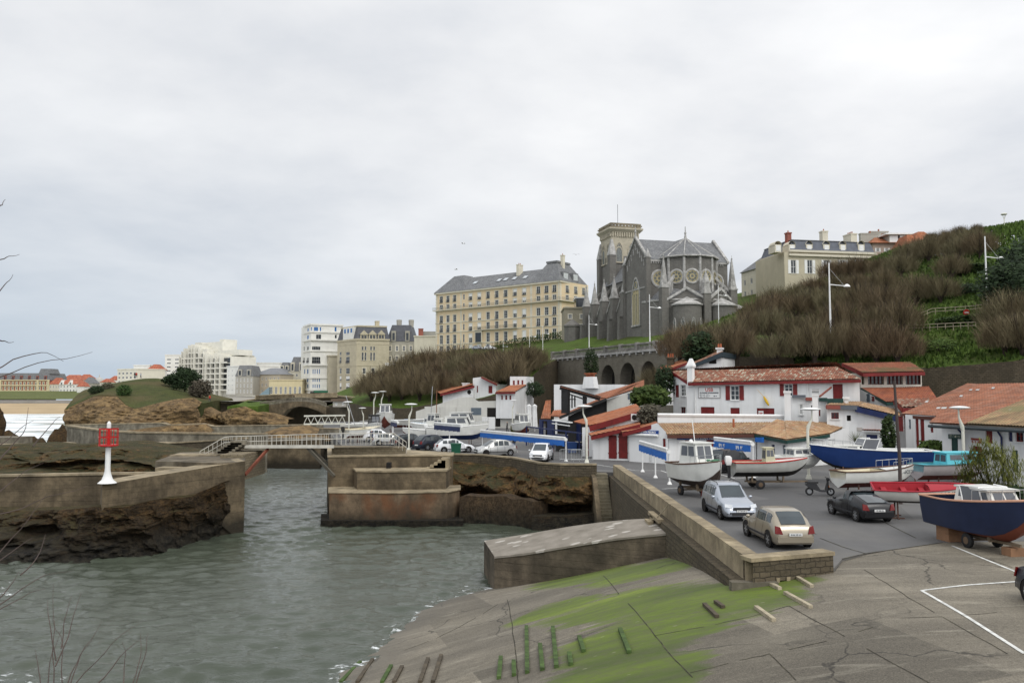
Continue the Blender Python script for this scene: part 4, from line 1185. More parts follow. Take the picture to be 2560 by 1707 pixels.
class Bld:
 def __init__(s, name, label, cat, A, B, z0=None, group=None):
  s.f = Fac(A, B, z0); s.t = thing(name, label, cat, s.f.A, s.f.rz, group); s.h = {}
  s.inv = (Matrix.Translation(s.f.A) @ Matrix.Rotation(s.f.rz, 4, 'Z')).inverted()
 def M(s, fac):
  return s.inv @ Matrix.Translation(fac.A) @ Matrix.Rotation(fac.rz, 4, 'Z')
 def win(s, r, fac=None, nm='window', hole=True, dark=False, **k):
  fac = fac or s.f
  x0, x1, z0, z1 = r
  if hole: s.h.setdefault(id(fac), []).append(r)
  k.setdefault('frame', M_WHITEP)
  o = bpy.data.objects.new(nm, winmesh(x1 - x0, z1 - z0, **k)); COL.objects.link(o)
  M = s.M(fac)
  o.location = M @ Vector(((x0 + x1) / 2, 0, z0)); o.rotation_euler = (0, 0, fac.rz - s.f.rz)
  o.scale = ((x1 - x0) / round(x1 - x0, 1), 1, (z1 - z0) / round(z1 - z0, 1)) if False else (1, 1, 1)
  o.parent = s.t
  return o
 def holes(s, fac=None):
  return s.h.get(id(fac or s.f), [])
 def shell(s, x0, x1, dep, z0, z1, mat, mi=0, side=None, d=.15, nm='wall', extra=None, top=True):
  """box of walls, front one with the openings; side = Fac of the right-hand wall with openings"""
  m = MB()
  wallholes(m, x0, x1, z0, z1, [h for h in s.holes()], d, 0, 1)
  m.quad((x0, dep, z0), (x0, 0, z0), (x0, 0, z1), (x0, dep, z1))
  m.quad((x1, dep, z0), (x0, dep, z0), (x0, dep, z1), (x1, dep, z1))
  if side is not None:
   m.T = s.M(side); wallholes(m, 0, side.L, z0, z1, s.holes(side), d, 0, 1); m.T = None
  else: m.quad((x1, 0, z0), (x1, dep, z0), (x1, dep, z1), (x1, 0, z1))
  if top: m.quad((x0, 0, z1), (x1, 0, z1), (x1, dep, z1), (x0, dep, z1))
  if extra: extra(m)
  return m.build(nm, mat if isinstance(mat, (list, tuple)) else [mat, mat], s.t)
 def part(s, nm, m, mats, smooth=False, parent=None):
  return m.build(nm, mats, parent or s.t, smooth=smooth)
 def band(s, nm, zs, mat, x0=0, x1=None, out=.12, h=.25, dep=None, side=None):
  m = MB()
  x1 = s.f.L if x1 is None else x1
  for z in zs:
   m.box(x0 - out * .5, x1 + out * .5, -out, .05, z, z + h)
   if dep: m.box(x1 - .05, x1 + out, -out, dep, z + .003, z + h - .003)
   if dep: m.box(x0 - out, x0 + .05, -out, dep, z + .003, z + h - .003)
  return m.build(nm, mat, s.t)
def hip(m, x0, x1, y0, y1, ze, zr, ix, iy=None, mi=0, fr=0.0):
 """hipped or truncated roof block: eave rectangle at ze, top rectangle inset by ix/iy at zr"""
 iy = (y1 - y0) / 2 - fr if iy is None else iy
 a = [(x0, y0, ze), (x1, y0, ze), (x1, y1, ze), (x0, y1, ze)]
 b = [(x0 + ix, y0 + iy, zr), (x1 - ix, y0 + iy, zr), (x1 - ix, y1 - iy, zr), (x0 + ix, y1 - iy, zr)]
 for i in range(4):
  j = (i + 1) % 4; m.quad(a[i], a[j], b[j], b[i], mi)
 m.quad(*b, mi); m.quad(a[3], a[2], a[1], a[0], mi)
 return m
def chimney(parent, x, y, z0, z1, a=.5, b=.9, mat=None, pots=3, potmat=None):
 m = MB(); m.box(x - a, x + a, y - b, y + b, z0, z1, 0); m.box(x - a - .1, x + a + .1, y - b - .1, y + b + .1, z1 - .3, z1, 0)
 for i in range(pots): m.lathe([(.14, z1), (.11, z1 + .55), (.0, z1 + .55)], 8, (x, y - b * .7 + 1.4 * b * (i + .5) / pots, 0), 1)
 return m.build('chimney', [mat or M_WHITE, potmat or M_TERRA], parent)
M_TERRA = PM('terracotta', (0.36, 0.11, 0.05), .85, .2, 3)
M_PANE_BLUE = m_glass('blue shuttered pane', (0.02, 0.10, 0.27))
M_LEAD = PM('lead roofing', (0.2, 0.205, 0.215), .6, .12, .5)
M_BRICKR = m_stone('red brick', (0.33, 0.075, 0.05), (0.26, 0.06, 0.045), (0.3, 0.22, 0.17), .25, .08, .2, .3, stain_k=.15)
# ================================================================ FAR TOWN
M_FARCREAM = m_render('far cream render', (0.62, 0.58, 0.47), .2)
M_FARWHITE = m_render('far white render', (0.74, 0.73, 0.68), .15)
M_FARGREY = m_render('far grey stone', (0.40, 0.38, 0.33), .25)
M_FAROCHRE = m_render('far yellow render', (0.62, 0.54, 0.34), .2)
M_FARROOF = m_tiles('far red roofs', [(0.42, 0.13, 0.075), (0.48, 0.17, 0.10), (0.38, 0.11, 0.07)], dk=.2, tw=1.2, row=1.2)
def farblock(name, label, cat, xa, xb, ytop, ybase, Y, dep, mat, cols, rows, wfrac=.45, hfrac=.55, yaw=0.0, roof=None, roofh=0.0, rmat=None, glass=None, group=None, top=.06, bot=.06, wk=None, inset=.3):
 A, B = at(xa, ybase, Y), at(xb, ybase, Y + yaw)
 b = Bld(name, label, cat, A, B, min(A.z, B.z), group)
 L = b.f.L; Hh = b.f.xz((xa + xb) / 2, ytop)[1]
 wk = wk or {}
 cw, rh = L / max(cols, 1), Hh * (1 - top - bot) / max(rows, 1)
 for r in range(rows):
  for c in range(cols):
   xc, z = (c + .5) * cw, Hh * bot + r * rh + rh * (1 - hfrac) * .5
   b.win((xc - cw * wfrac / 2, xc + cw * wfrac / 2, z, z + rh * hfrac), glass=glass, **{'nx': 2, 'nz': 1, 'fw': .1, **wk})
 b.shell(0, L, dep, 0, Hh, mat)
 if roof == 'flat':
  m = MB(); m.box(-.25, L + .25, -.25, dep + .25, Hh, Hh + .5); b.part('cornice', m, mat)
 elif roof == 'hip':
  m = MB(); hip(m, -.4, L + .4, -.4, dep + .4, Hh, Hh + roofh, min(dep, L) * .45, None if dep < L else dep * .3); b.part('roof', m, rmat)
 elif roof == 'mansard':
  m = MB(); hip(m, -.2, L + .2, -.2, dep + .2, Hh, Hh + roofh, roofh * .3, roofh * .3); b.part('roof', m, rmat)
  for c in range(max(2, cols // 2)):
   x = L * (c + .5) / max(2, cols // 2)
   m = MB(); m.box(x - .9, x + .9, -.3, 1.6, Hh, Hh + roofh * .62); m.quad((x - .5, -.32, Hh + .4), (x + .5, -.32, Hh + .4), (x + .5, -.32, Hh + roofh * .5), (x - .5, -.32, Hh + roofh * .5), 1)
   b.part('dormer', m, [mat, M_GLASS])
 return b
# the red brick palace hotel behind the beach
b = farblock('palace_hotel', 'long red brick and cream palace hotel with grey mansard roof behind the beach', 'hotel', -60, 122, 950, 991, 640, 26, M_BRICKR, 19, 3, .34, .6, roof='mansard', roofh=5.5, rmat=M_SLATE, wk={'sw': .45, 'smat': M_FAROCHRE})
L = b.f.L; hz_ = b.f.xz(60, 950)[1]
b.band('cornice', [hz_ - .5, hz_ * .33 - .2, hz_ * .66 - .2, .1], M_FAROCHRE, out=.5, h=.8)
for x in (L - .6, L - 9, L * .1, L * .33):
 m = MB(); m.box(x - .7, x + .7, -.6, .1, 0, hz_); b.part('pilaster', m, M_FAROCHRE)
m = MB(); hip(m, L - 10, L - .5, 2, 16, hz_ + 5, hz_ + 9, 1.2, 1.2); b.part('roof', m, M_SLATE)
m = MB(); m.box(0, L + 6, -9, -.5, -6, -1.5); b.part('terrace', m, M_FARWHITE)
b = farblock('beach_pavilion', 'grey open beach shelter on the sand edge', 'building', -30, 40, 998, 1010, 560, 12, M_FARGREY, 5, 1, .7, .7, roof='hip', roofh=1.6, rmat=M_FARROOF)
b = farblock('white_mansion', 'white half timbered mansion with steep red roofs and gables', 'house', 148, 196, 960, 982, 600, 14, M_FARWHITE, 6, 2, .35, .55, roof='hip', roofh=6, rmat=M_FARROOF)
for fx in (.12, .58):
 L = b.f.L; hh = b.f.xz(170, 960)[1]; x = L * fx
 m = MB(); m.prism([(x - 2, 0, hh - .5), (x + 2, 0, hh - .5), (x, 0, hh + 3)], (0, -.5, 0), (0, 5, 0)); m.quad((x - .5, -.52, hh - .2), (x + .5, -.52, hh - .2), (x + .5, -.52, hh + 1), (x - .5, -.52, hh + 1), 1); b.part('gable', m, [M_FARWHITE, M_GLASS])
for k, (xa, xb, yt, yb, Y, dp, mt, rf, rh, lb) in enumerate((
 (122, 150, 960, 985, 640, 12, M_FARCREAM, 'hip', 5, 'cream house with an orange roof next to the palace hotel'),
 (192, 210, 966, 983, 590, 8, M_FARWHITE, 'hip', 3, 'small white lodge with a red roof beside the half timbered mansion'),
 (205, 232, 958, 985, 660, 10, M_FARGREY, 'hip', 5, 'blue grey slate roofed house below the domed church'),
 (150, 205, 950, 965, 760, 12, M_FARCREAM, 'hip', 5, 'wide red roofed terrace behind the white mansion'),
 (190, 228, 947, 960, 860, 12, M_FARCREAM, 'hip', 5, 'red roofed houses uphill to the left of the dome'),
 (122, 150, 948, 965, 780, 12, M_FARGREY, 'hip', 4, 'blue slate roofed house behind the palace hotel'),
 (250, 275, 955, 975, 700, 10, M_FARCREAM, 'hip', 3, 'cream house right of the dome'),
 (270, 296, 950, 965, 760, 12, M_FARWHITE, 'hip', 4, 'pink roofed house right of the dome on the skyline'))):
 farblock('far_house', lb, 'house', xa, xb, yt, yb, Y, dp, mt, 4, 2, .35, .5, roof=rf, roofh=rh, rmat=M_SLATE if 'slate' in lb else M_FARROOF, group='distant houses behind the beach')
b = farblock('domed_church', 'pale grey church with a large round dome on the skyline', 'church', 228, 254, 958, 975, 720, 9, M_FARGREY, 5, 1, .3, .6)
hh = b.f.xz(240, 958)[1]
m = MB(); R = b.f.L * .46
m.lathe([(R, hh), (R, hh + 1)] + [(R * math.cos(t), hh + 1 + R * 1.05 * math.sin(t)) for t in (0.3, .6, .9, 1.2, 1.45)] + [(.4, hh + 1 + R * 1.1), (.3, hh + 3 + R * 1.1), (0, hh + 3.5 + R * 1.1)], 20, (b.f.L / 2, 4.5, 0)); b.part('dome', m, PM('dome stone', (0.42, 0.41, 0.38)), True)
m = MB(); p = at(142, 960, 700); m.lathe([(2.5, 0), (2.5, 3), (0, 12)], 8); tag(m.build('slate_spire', M_SLATE, loc=Vector((p.x, p.y, p.z))), 'thin slate spire beside the palace hotel', 'tower')
# cream flats and the modern white tower above the headland
b = farblock('cream_flats', 'low cream apartment block with balconies left of the white tower, above the headland', 'apartments', 292, 340, 924, 985, 430, 16, M_FARCREAM, 5, 5, .5, .5, yaw=-10, roof='flat')
farblock('pink_flats', 'stepped pale pink flats peeping over the headland', 'apartments', 332, 372, 914, 985, 450, 16, M_FARWHITE, 4, 6, .4, .5, roof='flat')
farblock('villa_flats', 'white villa with a small red roof behind the headland trees', 'house', 366, 396, 924, 985, 440, 10, M_FARWHITE, 3, 5, .5, .5, roof='hip', roofh=3, rmat=M_FARROOF)
b = farblock('slim_white_block', 'slim white tower block with curved balconies, left of the serrated tower', 'apartments', 410, 450, 888, 985, 500, 18, M_FARWHITE, 2, 9, .5, .35, roof='flat')
def m_tower():
 return m_render('white concrete', (0.70, 0.68, 0.60), .12)
MT = m_tower()
A, B = at(449, 985, 480), at(572, 985, 452)
tw = Bld('serrated_tower', 'tall white serrated apartment tower with stacked balconies and stepped skyline', 'tower', A, B, 9.5)
zt = lambda px, py: tw.f.xz(px, py)[1]
steps = [(449, 456, 897), (456, 463, 884), (463, 471, 876), (471, 480, 868), (480, 488, 866), (488, 497, 868), (497, 510, 872), (510, 517, 884), (517, 527, 890), (527, 540, 893), (540, 553, 888), (553, 570, 890)]
m = MB(); mb = MB(); mg = MB()
for i, (xa, xb, yt) in list(enumerate(steps))[::-1]:
 x0, x1 = tw.f.xz(xa, 950)[0], tw.f.xz(xb, 950)[0]; z1 = zt((xa + xb) / 2, yt); d0 = (i % 3) * 1.2
 m.box(x0, x0 + .45, -.9 - d0 * .3, 18, 0, z1 + 1.2)
 m.box(x0 + .45, x1, 1.2, 18 + .01 * i, 0, z1)
 k = int(z1 / 3.05)
 for j in range(1, k):
  z = j * 3.05
  o = MB() if len(tw.t.children) < 95 else mb
  o.box(x0 + .5, x1 - .05, -.8, 1.15, z, z + .22, 0); o.box(x0 + .5, x1 - .05, -.82, -.72, z + .22, z + .85, 0); o.quad((x0 + .5, 1.15, z + .3), (x1 - .05, 1.15, z + .3), (x1 - .05, 1.15, z + 3), (x0 + .5, 1.15, z + 3), 1)
  if o is not mb: o.build('balcony', [MT, M_GLASS], tw.t)
m.build('wall', MT, tw.t)
tag(mb.build('balconies', [MT, M_GLASS], tw.t), kind='stuff')
m = MB()
for xa, xb, yt, d in ((462, 478, 855, 6), (486, 523, 853, 8), (512, 522, 846, 9), (511, 572, 874, 6)):
 x0, x1 = tw.f.xz(xa, 950)[0], tw.f.xz(xb, 950)[0]; m.box(x0, x1, d, d + 9, zt(500, 890), zt((xa + xb) / 2, yt))
m.build('penthouse', MT, tw.t)
farblock('square_white_block', 'plain cream square tower behind the right end of the serrated tower', 'apartments', 568, 610, 888, 985, 500, 18, M_FARCREAM, 4, 3, .14, .2, roof='flat', top=.05, bot=.6)
farblock('white_annexe', 'long white annexe right of the serrated tower', 'apartments', 566, 632, 916, 985, 440, 16, M_FARWHITE, 7, 5, .2, .35, yaw=-14, roof='flat')
b = farblock('villa_with_gable', 'grey stone villa with a slate gable between the white annexe and the casino', 'house', 588, 632, 940, 988, 380, 14, M_FARGREY, 5, 3, .3, .62, roof='mansard', roofh=5, rmat=M_SLATE)
farblock('beige_block', 'broad beige block with a shallow pale roof above the promenade', 'building', 630, 700, 936, 988, 392, 18, m_render('beige render', (0.5, 0.44, 0.34), .2), 7, 3, .3, .5, yaw=-6, roof='hip', roofh=3.2, rmat=M_LEAD)
farblock('terraced_flats', 'modern flats with long strip balconies on the skyline', 'apartments', 640, 697, 908, 985, 470, 16, M_FARWHITE, 1, 7, .9, .5, roof='flat', wk={'nx': 6})
farblock('narrow_house', 'narrow cream house with a dark mansard behind the casino', 'house', 698, 722, 926, 985, 400, 14, M_FARCREAM, 3, 5, .35, .55, roof='mansard', roofh=4, rmat=M_SLATE)
farblock('tall_roof_house', 'cream house with tall slate roof panels next to the white blue windowed block', 'house', 720, 762, 928, 985, 395, 14, M_FARCREAM, 3, 4, .35, .5, roof='mansard', roofh=7, rmat=M_SLATE)
b = farblock('casino', 'yellow casino pavilion with tall dark windows on the promenade', 'casino', 672, 755, 951, 990, 362, 16, M_FAROCHRE, 7, 1, .52, .66, roof='flat', bot=.02, top=.28, wk={'nx': 3, 'nz': 4})
m = MB(); a = at(640, 988, 360); bb = at(672, 988, 360)
m.prism([(a.x, 0, 0), (bb.x, 0, 0), (bb.x, 0, 4.5)], (0, 0, 0), (0, 8, 0)); tag(m.build('glass_canopy', PM('blue grey glazing', (0.2, 0.28, 0.32), .3), loc=Vector((0, 360, 9.2))), 'sloping blue grey glass canopy beside the casino', 'canopy')
# promenade terraces, arched bridge, kiosk
wallrun('promenade_wall', [at(500, 1006, 222), at(575, 1005, 222), at(640, 996, 225), at(740, 992, 225), at(840, 988, 222), at(882, 992, 214)], -1, 1.5, M_WALLSTONE, 'brown stone promenade terrace wall below the casino', cap=M_CAP, capz=.3)
m = MB(); k0 = [at(640, 990, 224), at(740, 986, 224), at(842, 984, 221)]
R_ = resample(k0, 70)
for p in R_: m.box(p.x - .25, p.x + .25, p.y - .2, p.y + .2, p.z - 1.0, p.z)
m.loft([[p + Vector((0, -.3, 0)), p + Vector((0, .3, 0)), p + Vector((0, .3, .25)), p + Vector((0, -.3, .25))] for p in k0], 0, True, True, True)
tag(m.build('balustrade', M_CAP, center=True), 'pale balustrade along the promenade in front of the casino', 'balustrade')
br = thing('arch_bridge', 'low arched stone footbridge with balustrade below the promenade', 'bridge', at(740, 1050, 205))
o_ = br.location
m = MB()
top = [(650, 1016), (690, 1010), (720, 1005), (745, 1003), (770, 1004), (795, 1009), (815, 1017)]
und = [(668, 1060), (702, 1040), (720, 1022), (745, 1014), (770, 1017), (795, 1026), (815, 1036)]
T = resample([at(a, b_, 205) - o_ for a, b_ in top], 24); U = resample([at(a, b_ + 1, 205) - o_ for a, b_ in und], 24)
m.loft([[u, t_, t_ + Vector((0, 4, 0)), u + Vector((0, 4, 0))] for u, t_ in zip(U, T)], 0, True, True, True)
a = at(640, 1016, 205) - o_; c = at(664, 1060, 205) - o_
m.box(a.x, c.x, 0, 4, -8, a.z)
m.build('arch', M_PIER, br)
m = MB()
for t_ in resample(T, 46): m.box(t_.x - .12, t_.x + .12, -.05, .25, t_.z, t_.z + .85)
m.loft([[t_ + Vector((0, -.1, .85)), t_ + Vector((0, .3, .85)), t_ + Vector((0, .3, 1.05)), t_ + Vector((0, -.1, 1.05))] for t_ in T], 0, True, True, True)
m.build('balustrade', M_CONC, br)
b = farblock('harbour_kiosk', 'small brown roofed kiosk beside the arched bridge', 'hut', 832, 866, 1003, 1017, 198, 5, M_FARGREY, 2, 1, .3, .5)
m = MB(); m.box(-.4, b.f.L + .4, -.4, 5.4, b.f.xz(850, 1003)[1], b.f.xz(850, 997)[1]); b.part('roof', m, PM('brown roof', (0.13, 0.09, 0.06)))
# ================================================================ YELLOW HOTEL
M_HOTEL = m_render('apricot render', (0.72, 0.575, 0.38), .12)
M_QUOIN = m_render('cream stone trim', (0.66, 0.61, 0.49), .15)
M_IRON = PM('dark iron railing', (0.05, 0.05, 0.055), .6, .2)
M_IRONG = PM('grey green railing', (0.22, 0.23, 0.20), .6, .2)
A, B, C = at(1089, 890, 296), at(1400, 845, 262), at(1471, 850, 272.5)
ht = Bld('grand_hotel', 'long apricot hotel with cream quoins, balconies and slate roof left of the church', 'hotel', A, B, 22.0)
hs = Fac(B, C, 22.0)
Z = lambda zy: ht.f.xz(1060 + 160 / 3.672, 520 + zy / 3.672)[1]
ZE = ht.f.xz(1089, 735)[1]
rowsz = [(Z(868), Z(812)), (Z(931), Z(892)), (Z(1058), Z(990)), (Z(1140), Z(1078)), (Z(1250), Z(1170)), (Z(1335), Z(1268))]
colx = [160, 220, 282, 428, 508, 588, 668, 750, 835, 920, 1050, 1125, 1197]
for r, (z0, z1) in enumerate(rowsz):
 for c, zx in enumerate(colx):
  if r == 5 and c > 5: continue
  x, _ = ht.f.xz(1060 + zx / 3.672, 520 + (855 - zx * .09 + (r - 1) * 95) / 3.672)
  ht.win((x - .72, x + .72, z0, z1), nx=2, nz=3, sw=.28, smat=M_QUOIN, rail=M_IRON if r in (0, 3) or (r == 2 and c % 3 == 0) else None, blind=(0, 0, .7, 0, .45)[(r * 5 + c * 3) % 5])
 for zx in (1315, 1392, 1465):
  if r == 5: continue
  x, _ = hs.xz(1060 + zx / 3.672, 520 + (720 + r * 95) / 3.672)
  ht.win((x - .7, x + .7, z0, z1), hs, nx=2, nz=3, sw=.28, smat=M_QUOIN, rail=M_IRON if r in (0, 3) else None)
DEP = hs.L
ht.shell(0, ht.f.L, DEP, -1, ZE, [M_HOTEL, M_QUOIN], side=hs)
ht.band('cornice', [ZE - .35], M_QUOIN, out=.5, h=.55, dep=DEP)
ht.band('string_course', [Z(945) - .2, Z(1062), Z(1150), Z(1255) - .1], M_QUOIN, out=.14, h=.35, dep=DEP)
def quoins(b, x, z0, z1, mat, fac=None, wd=.9, hh=.55, y=-.06, parent=None):
 m = MB()
 if fac: m.T = b.M(fac)
 z, i = z0, 0
 while z < z1:
  a = wd if i % 2 else wd * .62
  m.box(x - a / 2, x + a / 2, y, .02, z, min(z + hh, z1)); z += hh; i += 1
 return m.build('quoins', mat, b.t)
xq = [ht.f.xz(1060 + zx / 3.672, 800)[0] for zx in (340, 985)]
for x in (.4, xq[0], xq[1], ht.f.L - .4): quoins(ht, x, 0, ZE - .4, M_QUOIN)
quoins(ht, .4, 0, ZE - .4, M_QUOIN, hs); quoins(ht, hs.L - .4, 0, ZE - .4, M_QUOIN, hs)
def railrun(b, nm, x0, x1, z, mat, fac=None, dep=.9, h=1.0, step=.25, slab=M_QUOIN):
 m = MB()
 if fac: m.T = b.M(fac)
 m.box(x0, x1, -dep, .0, z - .22, z, 0); m.box(x0, x1, -dep + .02, -dep + .08, z + h - .07, z + h, 1); m.box(x0, x1, -dep + .02, -dep + .06, z + .1, z + .15, 1)
 k = int((x1 - x0) / step)
 for i in range(k + 1):
  x = x0 + .02 + (x1 - x0 - .04) * i / k; m.box(x - .02, x + .02, -dep + .03, -dep + .07, z + .12, z + h - .05, 1)
 return m.build(nm, [slab, mat], b.t)
railrun(ht, 'balcony', -.9, ht.f.L + .9, Z(940), M_IRONG); railrun(ht, 'balcony', 0, hs.L, Z(940), M_IRONG, hs)
railrun(ht, 'balcony', ht.f.xz(1060 + 470 / 3.672, 820)[0], ht.f.xz(1060 + 862 / 3.672, 820)[0], Z(1140), M_IRONG)
for zx in (367, 985):
 x = ht.f.xz(1060 + zx / 3.672, 800)[0]
 for z0, z1 in rowsz: ht.win((x - .35, x + .35, z0 + .3, z1), nx=1, nz=2, hole=False, depth=-.01)
x0 = ht.f.xz(1060 + 370 / 3.672, 730)[0]; x1 = ht.f.xz(1060 + 985 / 3.672, 705)[0]; L = ht.f.L
m = MB(); hip(m, -.6, x0 + .5, -.6, DEP + .6, ZE + .2, ZE + 6.6, 5.0, 5.6); ht.part('roof', m, M_SLATE)
m = MB(); m.quad((x0 - 2, -.6, ZE + .2), (x1, -.6, ZE + .2), (x1, DEP * .5, ZE + 5.9), (x0 - 2, DEP * .5, ZE + 5.9)); m.quad((x1, DEP + .6, ZE + .2), (x0 - 2, DEP + .6, ZE + .2), (x0 - 2, DEP * .5, ZE + 5.9), (x1, DEP * .5, ZE + 5.9)); ht.part('roof', m, M_SLATE)
m = MB(); hip(m, x1 - .3, L + .6, -.6, DEP + .6, ZE + .2, ZE + 6.9, 4.3, 4.3)
m.box(x1 + 3.6, L - 3.4, 3.4, DEP - 3.4, ZE + 6.85, ZE + 7.5); ht.part('roof', m, M_SLATE)
for px, py in ((640, 700), (700, 690), (780, 680), (880, 670), (1015, 655), (420, 728)):
 x = ht.f.xz(1060 + px / 3.672, 520 + py / 3.672)[0]; t_ = .45
 p = Vector((x, -.6 + (DEP * .5 + .6) * t_, ZE + .2 + 5.7 * t_))
 m = MB(); m.add([p + Vector((-.8, -.5, -.28)), p + Vector((.8, -.5, -.28)), p + Vector((.8, .9, .72)), p + Vector((-.8, .9, .72))], [(0, 1, 2, 3)]); m.v = [(a, b_ - .15, c + .15) for a, b_, c in m.v]
 ht.part('skylight', m, [PM('skylight', (0.5, 0.53, 0.55), .2)])
x = ht.f.xz(1060 + 785 / 3.672, 690)[0]; chimney(ht.t, x, 5.6, ZE + 4, ZE + 8, .5, 1.2, M_QUOIN, 2, M_TERRA)
x = ht.f.xz(1060 + 1275 / 3.672, 680)[0]; chimney(ht.t, min(x, L - 3), 6, ZE + 5, ZE + 9.5, .5, .6, M_QUOIN, 1, M_TERRA)
for d in (3.5, 8.5):
 m = MB(); m.T = ht.M(hs); m.box(d - 1.4, d + 1.4, .4, 4, ZE + .5, ZE + 3.4, 0); m.quad((d - 1.1, .38, ZE + 1), (d + 1.1, .38, ZE + 1), (d + 1.1, .38, ZE + 3), (d - 1.1, .38, ZE + 3), 1); ht.part('dormer', m, [M_SLATE, PM('pale blind', (.5, .52, .52), .4)])
m = MB(); x = ht.f.xz(1198, 790)[0]; m.box(x - 1.6, x + 1.6, -.5, .1, Z(1250) - .2, Z(1150)); m.box(x - 1.3, x + 1.3, -.52, -.4, Z(1250), Z(1165), 1); ht.part('porch', m, [M_QUOIN, M_GLASS])
# stone house between hotel and church
b = farblock('stone_house', 'narrow grey stone house with shutters wedged between the apricot hotel and the church', 'house', 1411, 1470, 772, 884, 232, 12, m_stone('pale rubble house', (0.36, 0.33, 0.26), (0.3, 0.27, 0.2), (0.2, 0.18, 0.14), .5, .3, .3, .3, stain_k=.2), 2, 4, .3, .45, roof='flat', wk={'sw': .2, 'smat': M_QUOIN, 'nz': 2})
m = MB(); zb = b.f.xz(1440, 772)[1]; m.box(3.5, b.f.L - .2, 1.5, 9, zb, zb + 3.2); m.box(3.2, b.f.L, 1.2, 9.2, zb + 3.2, zb + 3.5, 1); b.part('penthouse', m, [M_GLASS, M_WHITE])
# ================================================================ DARK STONE CHURCH
M_CH = m_stone('dark church masonry', (0.20, 0.19, 0.172), (0.15, 0.143, 0.13), (0.26, 0.25, 0.23), .55, .28, .3, .4, stain=(0.08, 0.075, 0.065), stain_k=.45)
M_CHL = m_concrete('pale church dressings', (0.42, 0.41, 0.39), (0.17, 0.165, 0.15), .4, None, None, .35)
M_CHY = PM('yellow tracery stone', (0.48, 0.41, 0.24), .85, .15, 2)
M_CHT = m_stone('cream tower stone', (0.50, 0.45, 0.35), (0.44, 0.4, 0.31), (0.36, 0.33, 0.26), .7, .35, .2, .3, stain=(0.15, 0.13, 0.10), stain_k=.3)
al = math.radians(15)
P0 = Vector((29.9, 180, 17.5))
ch = thing('stone_church', 'dark grey stone gothic church with rose windows, pinnacles and square bell tower', 'church', P0, al)
cM = Matrix.Translation(P0) @ Matrix.Rotation(al, 4, 'Z'); cI = cM.inverted()
def cp_(px, py, u=None, v=None):
 """picture point on plane u=const or v=const of the church frame -> local"""
 d = (cI.to_3x3() @ ray(px, py)); o = cI @ Vector((0, 0, EYE))
 t_ = (u - o.x) / d.x if u is not None else (v - o.y) / d.y
 return o + d * t_
TW, TD = 19.8, 12.3                                        # transept: length along u, width along v
EV = cp_(1621, 648, v=0).z; AP = EV + 5.6
m = MB()
def gable(m, u, sgn):
 pts = [(u, 0, 0), (u, TD, 0), (u, TD, EV), (u, TD / 2, AP), (u, 0, EV)]
 m.poly(pts if sgn > 0 else pts[::-1])
gable(m, 0, -1); gable(m, TW, 1)
m.quad((0, 0, 0), (TW, 0, 0), (TW, 0, EV), (0, 0, EV)); m.quad((TW, TD, 0), (0, TD, 0), (0, TD, EV), (TW, TD, EV))
m.box(4.5, 14, TD, 38, 0, EV - 1.5); m.box(.9, 4.5, TD, 38, 0, 13.0); m.box(14, 17.7, TD, 38, 0, 13.0)
m.build('wall', M_CH, ch)
m = MB()
roofplane(m, [(.2, -.35, EV), (TW - .2, -.35, EV), (TW - .2, TD / 2, AP), (.2, TD / 2, AP)], (.2, -.35, EV), (TW - .2, -.35, EV), tw=.35, amp=.02, step=2)
m.quad((TW - .2, TD + .3, EV), (.2, TD + .3, EV), (.2, TD / 2, AP), (TW - .2, TD / 2, AP))
m.quad((4.2, TD, EV - 1.5), (4.2, 38, EV - 1.5), (9.3, 38, AP - .6), (9.3, TD / 2, AP - .6)); m.quad((14.3, 38, EV - 1.5), (14.3, TD, EV - 1.5), (9.3, TD / 2, AP - .6), (9.3, 38, AP - .6))
m.quad((.7, 38, 13), (4.5, 38, 16.2), (4.5, TD, 16.2), (.7, TD, 13)); m.quad((17.9, TD, 13), (14, TD, 16.2), (14, 38, 16.2), (17.9, 38, 13))
m.build('roof', M_SLATE, ch)
m = MB()
for u in (-.25, TW - .35):
 for a, c in (((0, EV), (TD / 2, AP)), ((TD, EV), (TD / 2, AP))):
  m.prism([(u, a[0] + (-.5 if a[0] == 0 else .5), a[1] - .3), (u, c[0], c[1] + .25), (u, c[0], c[1] + .75), (u, a[0] + (-.5 if a[0] == 0 else .5), a[1] + .25)], (0, 0, 0), (.6, 0, 0))
m.box(-.12, TW + .1, -.3, .02, EV - .45, EV + .02)
for i in range(34): m.box(.3 + i * .55, .5 + i * .55, -.22, .02, EV - .85, EV - .45)
m.box(-.15, .02, -.1, TD + .1, EV - 6.2, EV - 5.9)
for i in range(9):
 y = TD / 2 + (i - 4) * 1.15; z = AP - 1.0 - abs(i - 4) * 1.08
 m.box(-.12, .02, y - .12, y + .12, z - 1.5, z - .1); m.box(-.12, .02, y - .12, y + .5, z - .35, z - .15)
for z in range(0, int(EV), 1):
 w_ = .75 if z % 2 else .45
 m.box(-.06, .0, -.02, w_, z, z + .92); m.box(-.02, w_, -.06, .0, z, z + .92)
m.build('stone_dressings', M_CHL, ch)
m = MB(); m.lathe([(.28, AP + .5), (.12, AP + 1.4), (.3, AP + 1.7), (.08, AP + 2.0), (.06, AP + 2.8), (0, AP + 2.8)], 6, (0, TD / 2, 0)); m.box(-.06, .06, TD / 2 - .4, TD / 2 + .4, AP + 2.3, AP + 2.45); m.build('cross', M_CHL, ch)
